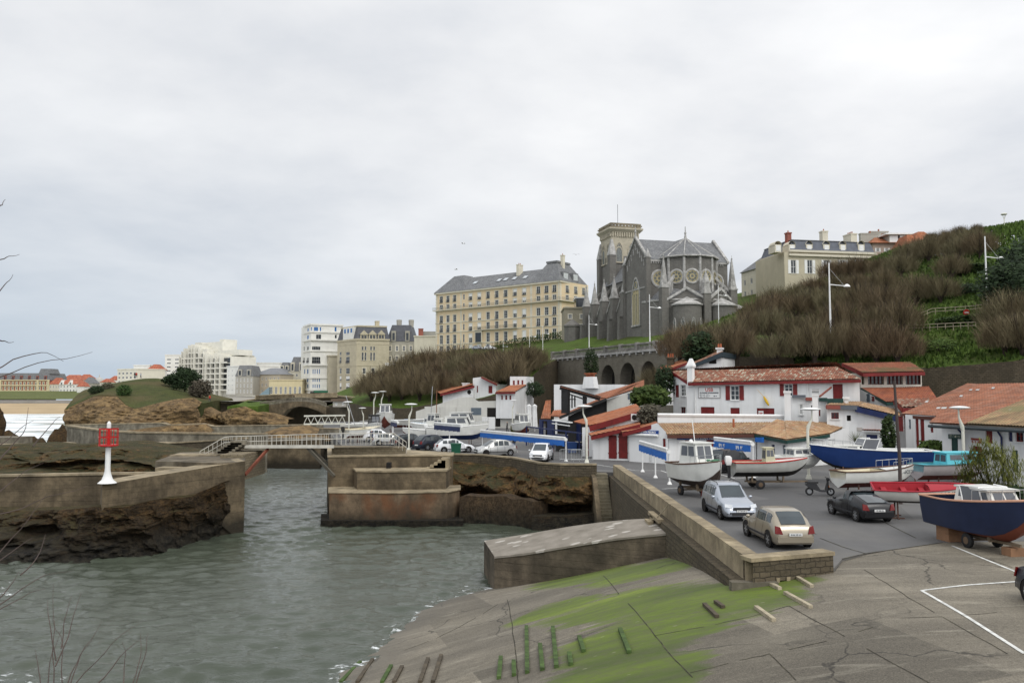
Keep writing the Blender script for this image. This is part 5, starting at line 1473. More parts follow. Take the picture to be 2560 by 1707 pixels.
def lancet(nm, M_, w_, h_, lights, frame=M_CHY, rim=M_CHL):
 """pointed window in local xz plane under matrix M_, base at z=0"""
 a = w_ / 2; k = h_ - w_ * .9
 def arch(s, n=7):
  r = w_ * 1.05 * s
  pts = []
  for i in range(n + 1):
   t_ = i / n; x = -a * s + a * s * t_; pts.append((x, k + (h_ - k) * s * math.sin(t_ * math.pi / 2) ** .85))
  return pts + [(-x, z) for x, z in pts[-2::-1]]
 m = MB(); m.T = M_
 o = arch(1); m.poly([(-a, -.02, 0), (a, -.02, 0)] + [(x, -.02, z) for x, z in o[::-1]], 0)
 O = [(-a * 1.0, 0)] + o + [(a, 0)]; sc_ = 1.16
 for i in range(len(O) - 1):
  p, q_ = O[i], O[i + 1]
  f = lambda c: (c[0] * sc_, c[1] + (.12 * w_ if c[1] > .1 else 0))
  P_, Q_ = f(p), f(q_)
  m.add([(p[0], -.16, p[1]), (q_[0], -.16, q_[1]), (Q_[0], -.16, Q_[1]), (P_[0], -.16, P_[1]), (p[0], -.02, p[1]), (q_[0], -.02, q_[1]), (Q_[0], .02, Q_[1]), (P_[0], .02, P_[1])], [(0, 1, 2, 3), (3, 2, 6, 7), (1, 0, 4, 5)], 2)
 m.box(-a * 1.25, a * 1.25, -.3, 0, -.35, 0, 2)
 fw = w_ * .045
 for i in range(1, lights): x = -a + w_ * i / lights; m.box(x - fw, x + fw, -.12, -.02, 0, k + (h_ - k) * .25, 1)
 for x in (-a + fw, a - fw): m.box(x - fw, x + fw, -.12, -.02, 0, k, 1)
 for cx, cz, r in ([(0, k + (h_ - k) * .62, w_ * .2)] if lights < 4 else [(0, k + (h_ - k) * .62, w_ * .2), (-a * .48, k + (h_ - k) * .2, w_ * .17), (a * .48, k + (h_ - k) * .2, w_ * .17)]):
  m.lathe([(r * .72, -.11), (r, -.11), (r, -.03)], 12, (cx, 0, cz), 1, axis='y')
 for i in range(lights):
  x = -a + w_ * (i + .5) / lights; r = w_ / lights * .42; zc = k * .97
  m.lathe([(r * .75, -.1), (r * 1.15, -.1)], 8, (x, 0, zc), 1, 0, math.pi, axis='y')
 return m.build(nm, [PM('leaded glass', (0.16, 0.17, 0.16), .35, .3, 3), frame, rim], ch)
def rose(M_, R):
 m = MB(); m.T = M_
 m.disc((0, -.02, 0), R, 24, 'y', 0)
 m.lathe([(R * .98, -.02), (R, -.16), (R * 1.16, -.2), (R * 1.32, -.12), (R * 1.32, .02)], 24, (0, 0, 0), 2, axis='y')
 m.lathe([(R * .24, -.1), (R * .34, -.1)], 12, (0, 0, 0), 1, axis='y')
 for k in range(8):
  t_ = k * math.pi / 4; m.lathe([(R * .22, -.1), (R * .31, -.1)], 12, (R * .64 * math.cos(t_), 0, R * .64 * math.sin(t_)), 1, axis='y')
 m.lathe([(R * .9, -.1), (R * 1.0, -.1)], 20, (0, 0, 0), 1, axis='y')
 return m.build('rose_window', [PM('leaded glass', (0.16, 0.17, 0.16)), M_CHY, M_CHL], ch)
def MM(u, v, z, deg): return Matrix.Translation((u, v, z)) @ Matrix.Rotation(math.radians(deg), 4, 'Z')
LEFT = -90                                                  # facade looking towards -u
zb = cp_(1593, 812, u=0).z; zt_ = cp_(1593, 697, u=0).z
lancet('traceried_window', MM(0, TD / 2, zb, LEFT), 3.9, zt_ - zb, 4)
c = cp_(1648, 696, v=0); rose(MM(c.x, 0, c.z, 0), 1.55)
rose(MM(TW - 3, 0, c.z - .3, 0), 1.5)
# left aisle: gabled bays, piers with pinnacles
def pinnacle(u, v, z0, z1, z2, w_=.85):
 m = MB()
 m.box(u - w_, u + w_, v - w_, v + w_, 0, z0, 0)
 m.box(u - w_ * 1.15, u + w_ * 1.15, v - w_ * 1.15, v + w_ * 1.15, z0, z0 + .3, 1)
 m.frustum(u, v, z0 + .3, z1, w_ * .95, w_ * .95, w_ * .72, w_ * .72, 1)
 m.frustum(u, v, z1, z2, w_ * .72, w_ * .72, .08, .08, 1)
 for k in range(4):
  a, b_ = ((1, 0), (-1, 0), (0, 1), (0, -1))[k]
  m.frustum(u + a * w_ * .55, v + b_ * w_ * .55, z1 - .4, z1 + (z2 - z1) * .28, .3, .3, .02, .02, 1)
 m.lathe([(.1, z2 - .1), (.22, z2 + .15), (.05, z2 + .35), (.04, z2 + .9), (0, z2 + .9)], 6, (u, v, 0), 1)
 return m.build('pinnacle', [M_CH, M_CHL], ch)
for i, v in enumerate((16.5, 23.2, 29.9, 36.6)):
 z = 13.0; w_ = 2.7
 m = MB(); m.poly([(.6, v + w_, 0), (.6, v - w_, 0), (.6, v - w_, z - .5), (.6, v, z + 2.6), (.6, v + w_, z - .5)])
 m.quad((.6, v - w_, z - .5), (4.6, v - w_, z - .5), (4.6, v, z + 2.6), (.6, v, z + 2.6)); m.quad((.6, v, z + 2.6), (4.6, v, z + 2.6), (4.6, v + w_, z - .5), (.6, v + w_, z - .5))
 for s_ in (-1, 1): m.prism([(.4, v + s_ * (w_ + .3), z - .8), (.4, v, z + 2.6), (.4, v, z + 3.1), (.4, v + s_ * (w_ + .3), z - .3)], (0, 0, 0), (.45, 0, 0), 1)
 m.build('aisle_bay', [M_CH, M_CHL], ch)
 lancet('lancet_window', MM(.58, v, 3.2, LEFT), 2.0, 7.6, 2)
for i, v in enumerate((13.2, 19.8, 26.5, 33.2, 39.4)):
 pinnacle(.2, v, 16.2 + (.6 if i == 0 else 0), 17.6, 21.4, .85)
 m = MB(); m.prism([(.2, v - .35, 15), (4.5, v - .35, 19.5), (4.5, v - .35, 20.4), (.2, v - .35, 16)], (0, 0, 0), (0, .7, 0)); m.frustum(-.9, v, 0, 11, .9, .75, .55, .6, 0); m.box(-1.5, -.2, v - .8, v + .8, 11, 11.3, 0); m.build('buttress', [M_CH, M_CHL], ch)
for v in (-.1, TD + .1): m = MB(); m.box(-.45, .6, v - .5, v + .5, 0, EV + .4); m.box(-.55, .7, v - .6, v + .6, EV + .4, EV + .7, 1); m.frustum(.07, v, EV + .7, EV + 2.4, .5, .5, .05, .05, 1); m.build('corner_turret', [M_CH, M_CHL], ch)
m = MB(); m.lathe([(2.3, 0), (2.3, 11), (2.5, 11.2), (2.5, 11.6), (0, 13.4)], 8, (-2.2, 44, 0)); m.build('stair_turret', M_CH, ch)
# apse with rose windows
AC = Vector((9.9, 1.0, 0)); R = 6.7; NA = 7
aps = [(AC.x + R * math.cos(t_), AC.y + R * math.sin(t_)) for t_ in [math.pi + math.pi * (k + .0) / (NA - 1) for k in range(NA)]]
AE = EV + .4; top = (AC.x, 1.0, AP - .2)
m = MB()
for (a, b_), (c, d) in zip(aps, aps[1:]): m.quad((a, b_, 0), (c, d, 0), (c, d, AE), (a, b_, AE))
m.build('apse_wall', M_CH, ch)
m = MB()
ext = [(AC.x + (p[0] - AC.x) * 1.07, AC.y + (p[1] - AC.y) * 1.07) for p in aps]
for (a, b_), (c, d) in zip(ext, ext[1:]): m.add([(a, b_, AE), (c, d, AE), top], [(0, 1, 2)])
m.quad((ext[0][0], ext[0][1], AE), top, (AC.x, TD / 2, AP), (AC.x - 4, TD / 2, AP)); m.quad((ext[-1][0], ext[-1][1], AE), (AC.x + 4, TD / 2, AP), (AC.x, TD / 2, AP), top)
m.build('apse_roof', M_SLATE, ch)
m = MB()
for a, b_ in ext: m.tube([(a, b_, AE + .05), top], .13, 5)
for (a, b_), (c, d) in zip(ext, ext[1:]): m.tube([(a, b_, AE - .1), (c, d, AE - .1)], .22, 5)
m.lathe([(.4, top[2] - .3), (.18, top[2] + .8), (.3, top[2] + 1.1), (.12, top[2] + 1.5), (.08, top[2] + 2.6), (0, top[2] + 2.6)], 8, (top[0], top[1], 0))
for a, b_ in aps: m.tube([(a, b_, 0), (a, b_, AE)], .32, 6)
m.build('roof_ridges', M_CHL, ch)
for k in range(NA - 1):
 (a, b_), (c, d) = aps[k], aps[k + 1]
 dg = math.degrees(math.atan2(d - b_, c - a))
 zr = cp_(1724, 692, v=-4).z
 rose(MM((a + c) / 2, (b_ + d) / 2, zr, dg), 1.3 if 0 < k < NA - 2 else .9)
# low ring round the apse: sloping roof, gabled radiating chapels, buttresses
R2 = 10.6; ring = [(AC.x + R2 * math.cos(t_), AC.y + 1.0 + R2 * .92 * math.sin(t_)) for t_ in [math.pi * 1.02 + math.pi * .96 * k / 8 for k in range(9)]]
RZ = cp_(1690, 746, v=-8).z; RT = RZ + 3.6
m = MB()
for (a, b_), (c, d) in zip(ring, ring[1:]): m.quad((a, b_, 0), (c, d, 0), (c, d, RZ), (a, b_, RZ))
m.build('ambulatory_wall', M_CH, ch)
m = MB(); inn = [(AC.x + (p[0] - AC.x) * .6, AC.y + (p[1] - AC.y) * .6) for p in ring]
for (a, b_), (c, d), (e, f), (g, h) in zip(ring, ring[1:], inn[1:], inn): m.quad((a, b_, RZ), (c, d, RZ), (e, f, RT), (g, h, RT))
m.build('ambulatory_roof', M_SLATE, ch)
m = MB()
for (a, b_), (c, d) in zip(ring, ring[1:]): m.tube([(a, b_, RZ + .05), (c, d, RZ + .05)], .24, 5)
m.build('coping', M_CHL, ch)
for px, dg in ((1708, -112), (1812, -66), (1875, -18)):
 t_ = math.radians(dg); cx, cy = AC.x + R2 * 1.0 * math.cos(t_), AC.y + 1 + R2 * .92 * math.sin(t_)
 r = 3.1; M_ = MM(cx, cy, 0, dg + 90); cz = RZ - 1.4
 m = MB(); m.T = M_
 m.lathe([(r, 0), (r, cz)], 14, (0, 0, 0), 0, math.pi, 2 * math.pi); m.lathe([(r + .3, cz), (r + .3, cz + .3), (.1, cz + 2.0)], 14, (0, 0, 0), 1, math.pi, 2 * math.pi)
 m.prism([(-4.2, .3, RZ - .6), (4.2, .3, RZ - .6), (0, .3, RZ + 2.2)], (0, 0, 0), (0, 3.5, 0), 0)
 for s_ in (-1, 1): m.prism([(s_ * 4.6, -.1, RZ - .5), (0, -.1, RZ + 2.3), (0, -.1, RZ + 2.85), (s_ * 4.6, -.1, RZ + .05)], (0, 0, 0), (0, .5, 0), 1)
 m.build('chapel', [M_CH, M_CHL], ch)
 for k, a in enumerate((-60, -20, 20, 60)):
  lancet('chapel_window', M_ @ Matrix.Rotation(math.radians(a), 4, 'Z') @ Matrix.Translation((0, -r - .02, cz - 6.6)), .8, 3.8, 1, M_CHL)
for dg, zt2 in ((-138, 24), (-90, 17.5), (-42, 24), (-10, 22)):
 t_ = math.radians(dg); u, v = AC.x + (R2 + .5) * math.cos(t_), AC.y + 1 + (R2 + .4) * .92 * math.sin(t_)
 pinnacle(u, v, RZ + (2.6 if dg != -90 else 1.2), RZ + 4 + (0 if dg != -90 else 0), RZ + (9.5 if dg != -90 else 6), .8)
 m = MB(); d = Vector((math.cos(t_), .92 * math.sin(t_), 0)); n = Vector((-d.y, d.x, 0)) * .3
 a, b_ = Vector((AC.x, AC.y, 0)) + d * (R + .1), Vector((AC.x, AC.y + 1, 0)) + d * (R2 + .3)
 if dg != -90:
  m.prism([a + Vector((0, 0, EV - 4.4)), b_ + Vector((0, 0, RZ + 1.6)), b_ + Vector((0, 0, RZ + 2.3)), a + Vector((0, 0, EV - 3.7))], -n, n)
  m.prism([a + Vector((0, 0, EV - 7.4)), b_ + Vector((0, 0, RZ - 1.0)), b_ + Vector((0, 0, RZ - .5)), a + Vector((0, 0, EV - 6.9))], -n, n)
  for k in range(1, 6):
   p = a.lerp(b_, k / 6); za = EV - 7 + (RZ - .6 - EV + 7) * k / 6; zb_ = EV - 4.4 + (RZ + 1.6 - EV + 4.4) * k / 6
   m.box(p.x - .14, p.x + .14, p.y - .14, p.y + .14, za, zb_)
  m.build('flying_buttress', M_CHL, ch)
# bell tower
tp = cp_(1573, 700, v=37); tx = 9.3; ty = 38.0; hw = 3.9
zl = lambda py: cp_(1560, py, v=ty - hw).z
m = MB(); m.box(tx - hw, tx + hw, ty - hw, ty + hw, 0, zl(640)); m.build('tower_base', M_CH, ch)
m = MB(); m.box(tx - hw, tx + hw, ty - hw, ty + hw, zl(640), zl(583)); m.build('belfry', M_CHT, ch)
m = MB(); z = zl(583); m.frustum(tx, ty, z, z + .9, hw + .1, hw + .1, hw + .9, hw + .9); m.box(tx - hw - .9, tx + hw + .9, ty - hw - .9, ty + hw + .9, z + .9, z + 1.3)
for k in range(12):
 x = -hw + .3 + k * (2 * hw - .6) / 11; m.box(tx + x - .17, tx + x + .17, ty - hw - .35, ty - hw, z - 1.0, z + .2); m.box(tx - hw - .35, tx - hw, ty + x - .17, ty + x + .17, z - 1.0, z + .2)
m.build('cornice', M_CHT, ch)
m = MB(); z0, z1 = z + 1.3, zl(559); h = hw + .45
for a, b_, c, d in ((-h, h, -h, -h + .4), (-h, h, h - .4, h), (-h, -h + .4, -h + .4, h - .4), (h - .4, h, -h + .4, h - .4)):
 m.box(tx + a, tx + b_, ty + c, ty + d, z0, z0 + .5); m.box(tx + a, tx + b_, ty + c, ty + d, z1 - .45, z1)
 L_ = max(b_ - a, d - c); k = int(L_ / .95)
 for i in range(k + 1):
  q_ = -L_ / 2 + L_ * i / k; x, y = (((a + b_) / 2 + q_, (c + d) / 2) if b_ - a > d - c else ((a + b_) / 2, (c + d) / 2 + q_))
  m.box(tx + x - .32, tx + x + .32, ty + y - .15, ty + y + .15, z0 + .5, z1 - .45)
m.box(tx - h + .3, tx + h - .3, ty - h + .3, ty + h - .3, z0, z0 + .3)
m.build('parapet', m_concrete('lichened parapet', (0.26, 0.225, 0.16), (0.10, 0.085, 0.06), .5), ch)
m = MB(); m.tube([(tx - .5, ty, z1), (tx - .5, ty, z1 + 6)], .06, 5); m.build('lightning_rod', M_IRON, ch)
for x in (-1.8, 1.8):
 lancet('belfry_opening', MM(tx + x, ty - hw - .01, zl(655), 0), 2.0, zl(608) - zl(655), 1, M_CHT, M_CHT); lancet('belfry_opening', MM(tx - hw - .01, ty + x, zl(655), LEFT), 2.0, zl(608) - zl(655), 1, M_CHT, M_CHT)
for sx, sy in ((-1, -1), (1, -1), (-1, 1)):
 m = MB(); m.box(tx + sx * hw - .9, tx + sx * hw + .9, ty + sy * hw - .9, ty + sy * hw + .9, 0, zl(640), 0); m.frustum(tx + sx * hw, ty + sy * hw, zl(640), zl(600), 1.0, 1.0, .25, .25, 1); m.build('tower_buttress', [M_CH, M_CHL], ch)
# terrace retaining wall with arches and balustrade
TA = at(1380, 893, 185)
tw_ = Bld('terrace_wall', 'tall stone retaining wall with dark arches below the church balustrade', 'wall', Vector((TA.x, TA.y, 0)), Vector((at(1740, 868, 136).x, 136, 0)), 4.0)
zT = tw_.f.xz(1560, 884)[1]; L = tw_.f.L
m = MB()
def archwall(m, L, z1, arches):
 xs = 0
 for xa, xb, zs_ in arches:
  m.quad((xs, 0, 0), (xa, 0, 0), (xa, 0, z1), (xs, 0, z1)); n = 12; c = (xa + xb) / 2; r = (xb - xa) / 2
  pr = [(c - r * math.cos(math.pi * i / n), zs_ + r * 1.15 * math.sin(math.pi * i / n)) for i in range(n + 1)]
  for (a, b_), (c_, d) in zip(pr, pr[1:]): m.quad((a, 0, b_), (c_, 0, d), (c_, 0, z1), (a, 0, z1)); m.quad((a, 2.5, b_), (c_, 2.5, d), (c_, 0, d), (a, 0, b_))
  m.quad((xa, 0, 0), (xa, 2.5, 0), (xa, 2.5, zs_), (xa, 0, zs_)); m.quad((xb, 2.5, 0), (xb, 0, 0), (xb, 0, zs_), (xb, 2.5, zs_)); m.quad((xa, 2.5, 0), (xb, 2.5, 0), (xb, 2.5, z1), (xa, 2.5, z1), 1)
  xs = xb
 m.quad((xs, 0, 0), (L, 0, 0), (L, 0, z1), (xs, 0, z1))
ar = []
for xa, xb, yt in ((1503, 1537, 912), (1550, 1588, 906), (1602, 1640, 902)):
 a, zc = tw_.f.xz(xa, 935); b_, _ = tw_.f.xz(xb, 935); zt2 = tw_.f.xz((xa + xb) / 2, yt)[1]; ar.append((a, b_, zt2 - (b_ - a) / 2 * 1.15))
archwall(m, L, zT, ar)
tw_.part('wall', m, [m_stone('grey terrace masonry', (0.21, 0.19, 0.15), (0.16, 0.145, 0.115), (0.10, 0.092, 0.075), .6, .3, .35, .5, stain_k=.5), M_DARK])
m = MB(); m.box(-.2, L, -.35, 1.5, zT, zT + .35)
for i in range(int(L / 2.3)):
 x = 1 + i * 2.3
 for z_ in (zT - .4,): m.box(x - .2, x + .2, -.3, 0, z_, zT)
tw_.part('cornice', m, M_CHL)
m = MB(); z0 = zT + .35
m.box(-.2, L, -.15, .3, z0, z0 + .2); m.box(-.2, L, -.2, .35, z0 + 1.15, z0 + 1.4)
for i in range(int(L / .42)):
 x = .2 + i * .42
 m.lathe([(.07, z0 + .2), (.13, z0 + .45), (.06, z0 + .85), (.1, z0 + 1.15)], 6, (x, .08, 0)) if i % 14 else m.box(x - .35, x + .35, -.28, .42, z0, z0 + 1.55)
tw_.part('balustrade', m, m_concrete('weathered balustrade', (0.30, 0.285, 0.26), (0.10, 0.095, 0.085), .5))
# ================================================================ WHITE BLOCK, BEIGE PALAZZO
A, B, C = at(757, 985, 372), at(775, 985, 360), at(855, 985, 366)
wb = Bld('white_block', 'tall white rounded apartment block with blue shuttered windows at the promenade end', 'apartments', B, C, 9.5)
ws = Fac(A, B, 9.5)
zz_ = lambda y: wb.f.xz(812, y)[1]
def zrow(b, cols, y0, y1, fac=None, **k):
 for xa, xb in cols: b.win((fac or b.f).rect(xa, y0, xb, y1), fac, **k)
k_ = dict(glass=M_PANE_BLUE, nx=1, nz=1, fw=.12)
four = [(781, 784.5), (786, 789.5), (791.5, 795), (797, 800.5)]
for y0, y1 in ((922, 935), (942, 955), (960, 970)): zrow(wb, four, y0, y1, **k_); zrow(wb, [(819, 823)], y0, y1, **k_); zrow(wb, [(760, 763), (767, 771)], y0, y1, ws, **k_)
zrow(wb, [(780, 801)], 892, 908, nx=4, nz=2, rail=M_IRON); zrow(wb, [(780, 801)], 866, 877, nx=5, nz=1); zrow(wb, [(759, 762), (767, 772)], 866, 877, ws, nx=2, nz=1); zrow(wb, [(758, 762), (767, 772)], 894, 906, ws, nx=2, nz=2, rail=M_IRON)
zrow(wb, [(790, 803)], 836, 850, nx=2, nz=1); zrow(wb, [(837, 842)], 837, 846, nx=1, nz=1); zrow(wb, [(777.5, 781), (784, 796), (799, 803.5), (836, 842)], 817, 829, **k_); zrow(wb, [(767, 772)], 838, 849, ws, **k_); zrow(wb, [(768, 772)], 820, 830, ws, **k_)
zW = zz_(852); zTop = wb.f.xz(812, 811)[1]
wb.shell(0, wb.f.L, 22, 0, zTop, M_FARWHITE)
m = MB(); m.T = wb.M(ws); wallholes(m, 0, ws.L, 0, zTop - 1, wb.holes(ws), .15, 0, 0); m.quad((0, 0, 0), (0, 20, 0), (0, 20, zTop - 1), (0, 0, zTop - 1)); wb.part('wall', m, M_FARWHITE)
for z in (zz_(914), zz_(879), zW, zz_(832), zTop - .5, zz_(946), zz_(976)):
 m = MB(); m.box(-.3, wb.f.L + .2, -.9 if z in (zW, zz_(914)) else -.45, .05, z, z + .7); m.T = wb.M(ws); m.box(-.3, ws.L + .3, -.9 if z in (zW, zz_(914)) else -.45, .05, z + .004, z + .704); wb.part('cornice', m, M_FARWHITE)
m = MB(); m.box(1.5, wb.f.L - 4, -2.6, -.1, zz_(981), zz_(977), 0); wb.part('awning', m, PM('green awning', (0.03, 0.16, 0.09), .8))
m = MB(); m.box(0, wb.f.L, -.1, -.02, .1, zz_(979)); wb.part('shopfront', m, M_GLASS)
m = MB(); m.box(zz_(0) * 0 + wb.f.xz(818, 900)[0], wb.f.L + .1, -3.2, .0, 0, zz_(891)); m.box(wb.f.xz(816, 900)[0], wb.f.L + .3, -3.6, .0, zz_(891), zz_(888)); wb.part('stair_wing', m, m_render('beige ashlar', (0.5, 0.455, 0.345), .2))
M_BEIGE = m_stone('beige ashlar blocks', (0.53, 0.475, 0.35), (0.48, 0.43, 0.31), (0.4, 0.36, 0.27), 1.4, .6, .15, .3, stain=(0.25, 0.22, 0.17), stain_k=.3)
A, B, C = at(842, 985, 352), at(890, 985, 338), at(972, 985, 342)
bp = Bld('beige_palazzo', 'big beige stone residence with dark mansard, gabled dormers and tall paired windows', 'residence', B, C, 9.0)
bs = Fac(A, B, 9.0)
for y0, y1 in ((866, 875.5), (881, 901)): zrow(bp, [(904, 909), (911.5, 916), (925.5, 930), (933, 937.5)], y0, y1, nx=1, nz=2, sw=.25, smat=M_BEIGE)
for y0, y1 in ((920, 934), (940, 950)): zrow(bp, [(907, 914), (929, 936)], y0, y1, nx=2, nz=2, sw=.35, smat=M_QUOIN)
for y0, y1, r in ((880, 888, 0), (892, 907, 1), (920, 934, 0), (940, 952, 0), (957, 973, 0)): zrow(bp, [(849, 853.5), (865, 874)], y0, y1, bs, nx=2, nz=2, rail=M_IRON if r else None, blind=.6 if y0 > 938 else 0)
zc = bp.f.xz(930, 851)[1]; zr = bp.f.xz(930, 812)[1]
bp.shell(0, bp.f.L, 20, 0, zc, M_BEIGE)
m = MB(); m.T = bp.M(bs); wallholes(m, 0, bs.L, 0, zc, bp.holes(bs), .25, 0, 0); m.T = None; bp.part('wall', m, M_BEIGE)
fl = [(p.x, p.y) for p in (bp.M(bs) @ Vector((0, 0, 0)), Vector((0, 0, 0)), Vector((bp.f.L, 0, 0)), Vector((bp.f.L, 20, 0)), bp.M(bs) @ Vector((0, 16, 0)))]
m = MB(); cx, cy = sum(p[0] for p in fl) / 5, sum(p[1] for p in fl) / 5
for k in range(5):
 a, b_ = fl[k], fl[(k + 1) % 5]; g = lambda p, s_: (cx + (p[0] - cx) * s_, cy + (p[1] - cy) * s_)
 m.quad((*g(a, 1.01), zc + .6), (*g(b_, 1.01), zc + .6), (*g(b_, .88), zr - .8), (*g(a, .88), zr - .8))
bp.part('roof', m, PM('dark mansard slate', (0.085, 0.088, 0.1), .7, .2, 1))
for z, o_, h in ((zc, 1.03, .7), (zr - .8, .9, .6), (bp.f.xz(930, 915)[1], 1.012, .5), (bp.f.xz(930, 861)[1], 1.008, .3), (bp.f.xz(930, 937)[1], 1.008, .3)):
 m = MB(); G = [(cx + (p[0] - cx) * o_, cy + (p[1] - cy) * o_) for p in fl]; m.add([(*p, z) for p in G] + [(*p, z + h) for p in G], [(k, (k + 1) % 5, 5 + (k + 1) % 5, 5 + k) for k in range(5)] + [tuple(range(5, 10)), (4, 3, 2, 1, 0)]); bp.part('cornice', m, M_BEIGE)
for xa, xb in ((901, 919), (922, 941), (945, 962)):
 x0, x1, z0, z1 = bp.f.rect(xa, 829, xb, 849)
 m = MB(); m.box(x0, x1, -.1, 4, z0, z1 - 1.2); m.prism([(x0 - .3, -.3, z1 - 1.2), (x1 + .3, -.3, z1 - 1.2), ((x0 + x1) / 2, -.3, z1 + .6)], (0, 0, 0), (0, 4, 0))
 for q_ in (.3, .7): x = x0 + (x1 - x0) * q_; m.box(x - .45, x + .45, -.14, -.1, z0 + .5, z1 - 1.5, 1)
 bp.part('dormer', m, [M_BEIGE, M_GLASS])
m = MB(); m.T = bp.M(bs); x0, x1, z0, z1 = bs.rect(858, 819, 884, 851); m.box(x0, x1, -.1, 5, z0, z1);
for q_ in (.2, .5, .8): x = x0 + (x1 - x0) * q_; m.box(x - .75, x + .75, -.14, -.1, z0 + (z1 - z0) * .58, z1 - .5, 1)
bp.part('dormer', m, [M_FARWHITE, M_PANE_BLUE])
chimney(bp.t, bp.f.L * .72, 10, zr - 1, zr + 2.5, .8, 1.6, M_BEIGE, 0)
A2, B2 = at(966, 960, 344), at(1034, 935, 340)
gw = farblock('grey_wing_house', 'grey stone house with slate mansard and long veranda windows, right of the beige residence', 'house', 966, 1035, 853, 940, 344, 16, m_render('grey ashlar', (0.38, 0.36, 0.30), .25), 4, 3, .34, .5, roof='mansard', roofh=7, rmat=PM('dark mansard slate', (0.085, 0.088, 0.1)), wk={'sw': .35, 'smat': M_QUOIN, 'nz': 2})
m = MB(); m.box(-1, gw.f.L + .5, -2.5, 0, gw.f.xz(1000, 915)[1], gw.f.xz(1000, 907)[1]); gw.part('veranda', m, M_FARWHITE)
for x in (.35, .8): m = MB(); m.lathe([(1.0, 0), (1.2, 3.2), (0, 3.4)], 10, (gw.f.L * x, 8, gw.f.xz(1000, 853)[1] + 6.5)); gw.part('chimney', m, M_FARGREY)
pw = farblock('plain_white_house', 'plain blank white house with a red brick chimney left of the apricot hotel', 'house', 1035, 1092, 842, 912, 330, 14, M_FARCREAM, 3, 1, .3, .1, roof='flat', bot=.02, top=.86)
chimney(pw.t, pw.f.xz(1050, 840)[0], 3, pw.f.xz(1050, 842)[1], pw.f.xz(1050, 820)[1], .9, .9, M_BRICKR, 0)
m = MB(); m.box(pw.f.L * .28, pw.f.L, 5, 13, pw.f.xz(1060, 842)[1], pw.f.xz(1060, 826)[1]); pw.part('roof_storey', m, m_render('grey render', (0.3, 0.3, 0.27), .2))
# ================================================================ VILLAS ON THE CREST
A, B, C = at(1925, 700, 196), at(1962, 700, 186), at(2185, 690, 190)
vl = Bld('mansard_villa', 'cream villa with slate mansard, six stone dormers and white shutters on the hill crest', 'villa', B, C, 33.0)
vs_ = Fac(A, B, 33.0)
for xa, xb in ((1977, 1990), (2018, 2031), (2060, 2072), (2101, 2113), (2142, 2154)):
 vl.win(vl.f.rect(xa, 650, xb, 684), nx=2, nz=2, shutter=M_WHITEP, sw=.12, smat=M_QUOIN, fw=.1)
vl.win(vs_.rect(1940, 652, 1950, 686), vs_, nx=1, nz=1)
ze = vl.f.xz(2060, 633)[1]; zm = vl.f.xz(2060, 602)[1]
vl.shell(0, vl.f.L, 14, 0, ze, m_render('villa cream render', (0.52, 0.47, 0.35), .2))
m = MB(); m.T = vl.M(vs_); wallholes(m, 0, vs_.L, 0, ze, vl.holes(vs_), .2, 0, 0); m.T = None; vl.part('wall', m, m_render('villa cream render', (0.5, 0.46, 0.35), .2))
xl = (vl.M(vs_) @ Vector((0, 0, 0)))
vl.band('cornice', [ze - .9, ze], M_QUOIN, x0=xl.x, out=.5, h=.5, dep=14)
m = MB(); hip(m, xl.x - .2, vl.f.L + .2, -.2, 14, ze + .5, zm, .7, .7); vl.part('mansard', m, PM('blue slate', (0.10, 0.11, 0.135), .6, .2, 1))
m = MB(); hip(m, xl.x + .3, vl.f.L - .3, .3, 13.5, zm, vl.f.xz(2060, 586)[1], 3.5); vl.part('roof', m, M_SLATE)
for px in (1945, 1980, 2023, 2066, 2107, 2153):
 x0, x1, z0, z1 = vl.f.rect(px - 9, 606, px + 9, 631); xm = (x0 + x1) / 2
 m = MB(); m.box(x0 + .1, x1 - .1, -.05, 3, z0, z1 - .5); m.lathe([(xm * 0 + (x1 - x0) * .5, -.15), ((x1 - x0) * .5, 2.5)], 8, (xm, 0, z1 - .6), 0, 0, math.pi, axis='y'); m.box(xm - .55, xm + .55, -.1, -.05, z0 + .3, z1 - .7, 1); vl.part('dormer', m, [M_QUOIN, M_WHITEP])
chimney(vl.t, xl.x + .6, 2, ze, vl.f.xz(1935, 576)[1], .5, .6, M_BRICKR, 1); chimney(vl.t, vl.f.xz(2083, 590)[0], 4, zm, vl.f.xz(2083, 570)[1], .7, .7, M_QUOIN, 1); chimney(vl.t, vl.f.L - 2, 6, zm - 1, zm + 3, .8, 1.6, M_QUOIN, 4)
gh = farblock('grey_white_house', 'pale house with slate roof half hidden between the church and the mansard villa', 'house', 1855, 1925, 672, 772, 215, 12, M_FARCREAM, 4, 3, .28, .5, yaw=-14, roof='hip', roofh=5.5, rmat=M_SLATE, top=.12)
for q_ in (.25, .5): chimney(gh.t, gh.f.L * q_, 4, gh.f.xz(1890, 672)[1], gh.f.xz(1890, 650)[1], .5, .8, M_BRICKR, 1)
oh = farblock('orange_roof_house', 'house with bright orange hipped roof, white dormer and row of chimney pots on the crest', 'house', 2185, 2275, 608, 690, 205, 16, m_render('dusty pink render', (0.42, 0.33, 0.27), .2), 4, 3, .3, .4, wk={'shutter': M_WHITEP})
zE = oh.f.xz(2230, 608)[1]
m = MB(); hip(m, -.8, oh.f.L + .8, -.8, 16.8, zE, oh.f.xz(2230, 566)[1], 5.5); oh.part('roof', m, M_TILE_ORANGE)
x0, x1, z0, z1 = oh.f.rect(2220, 588, 2270, 606); m = MB(); m.box(x0, x1, -.4, 6, zE - .2, z1, 0); m.box(x0 - 1, x1 + .8, -1.2, 6, z1, z1 + .35, 1)
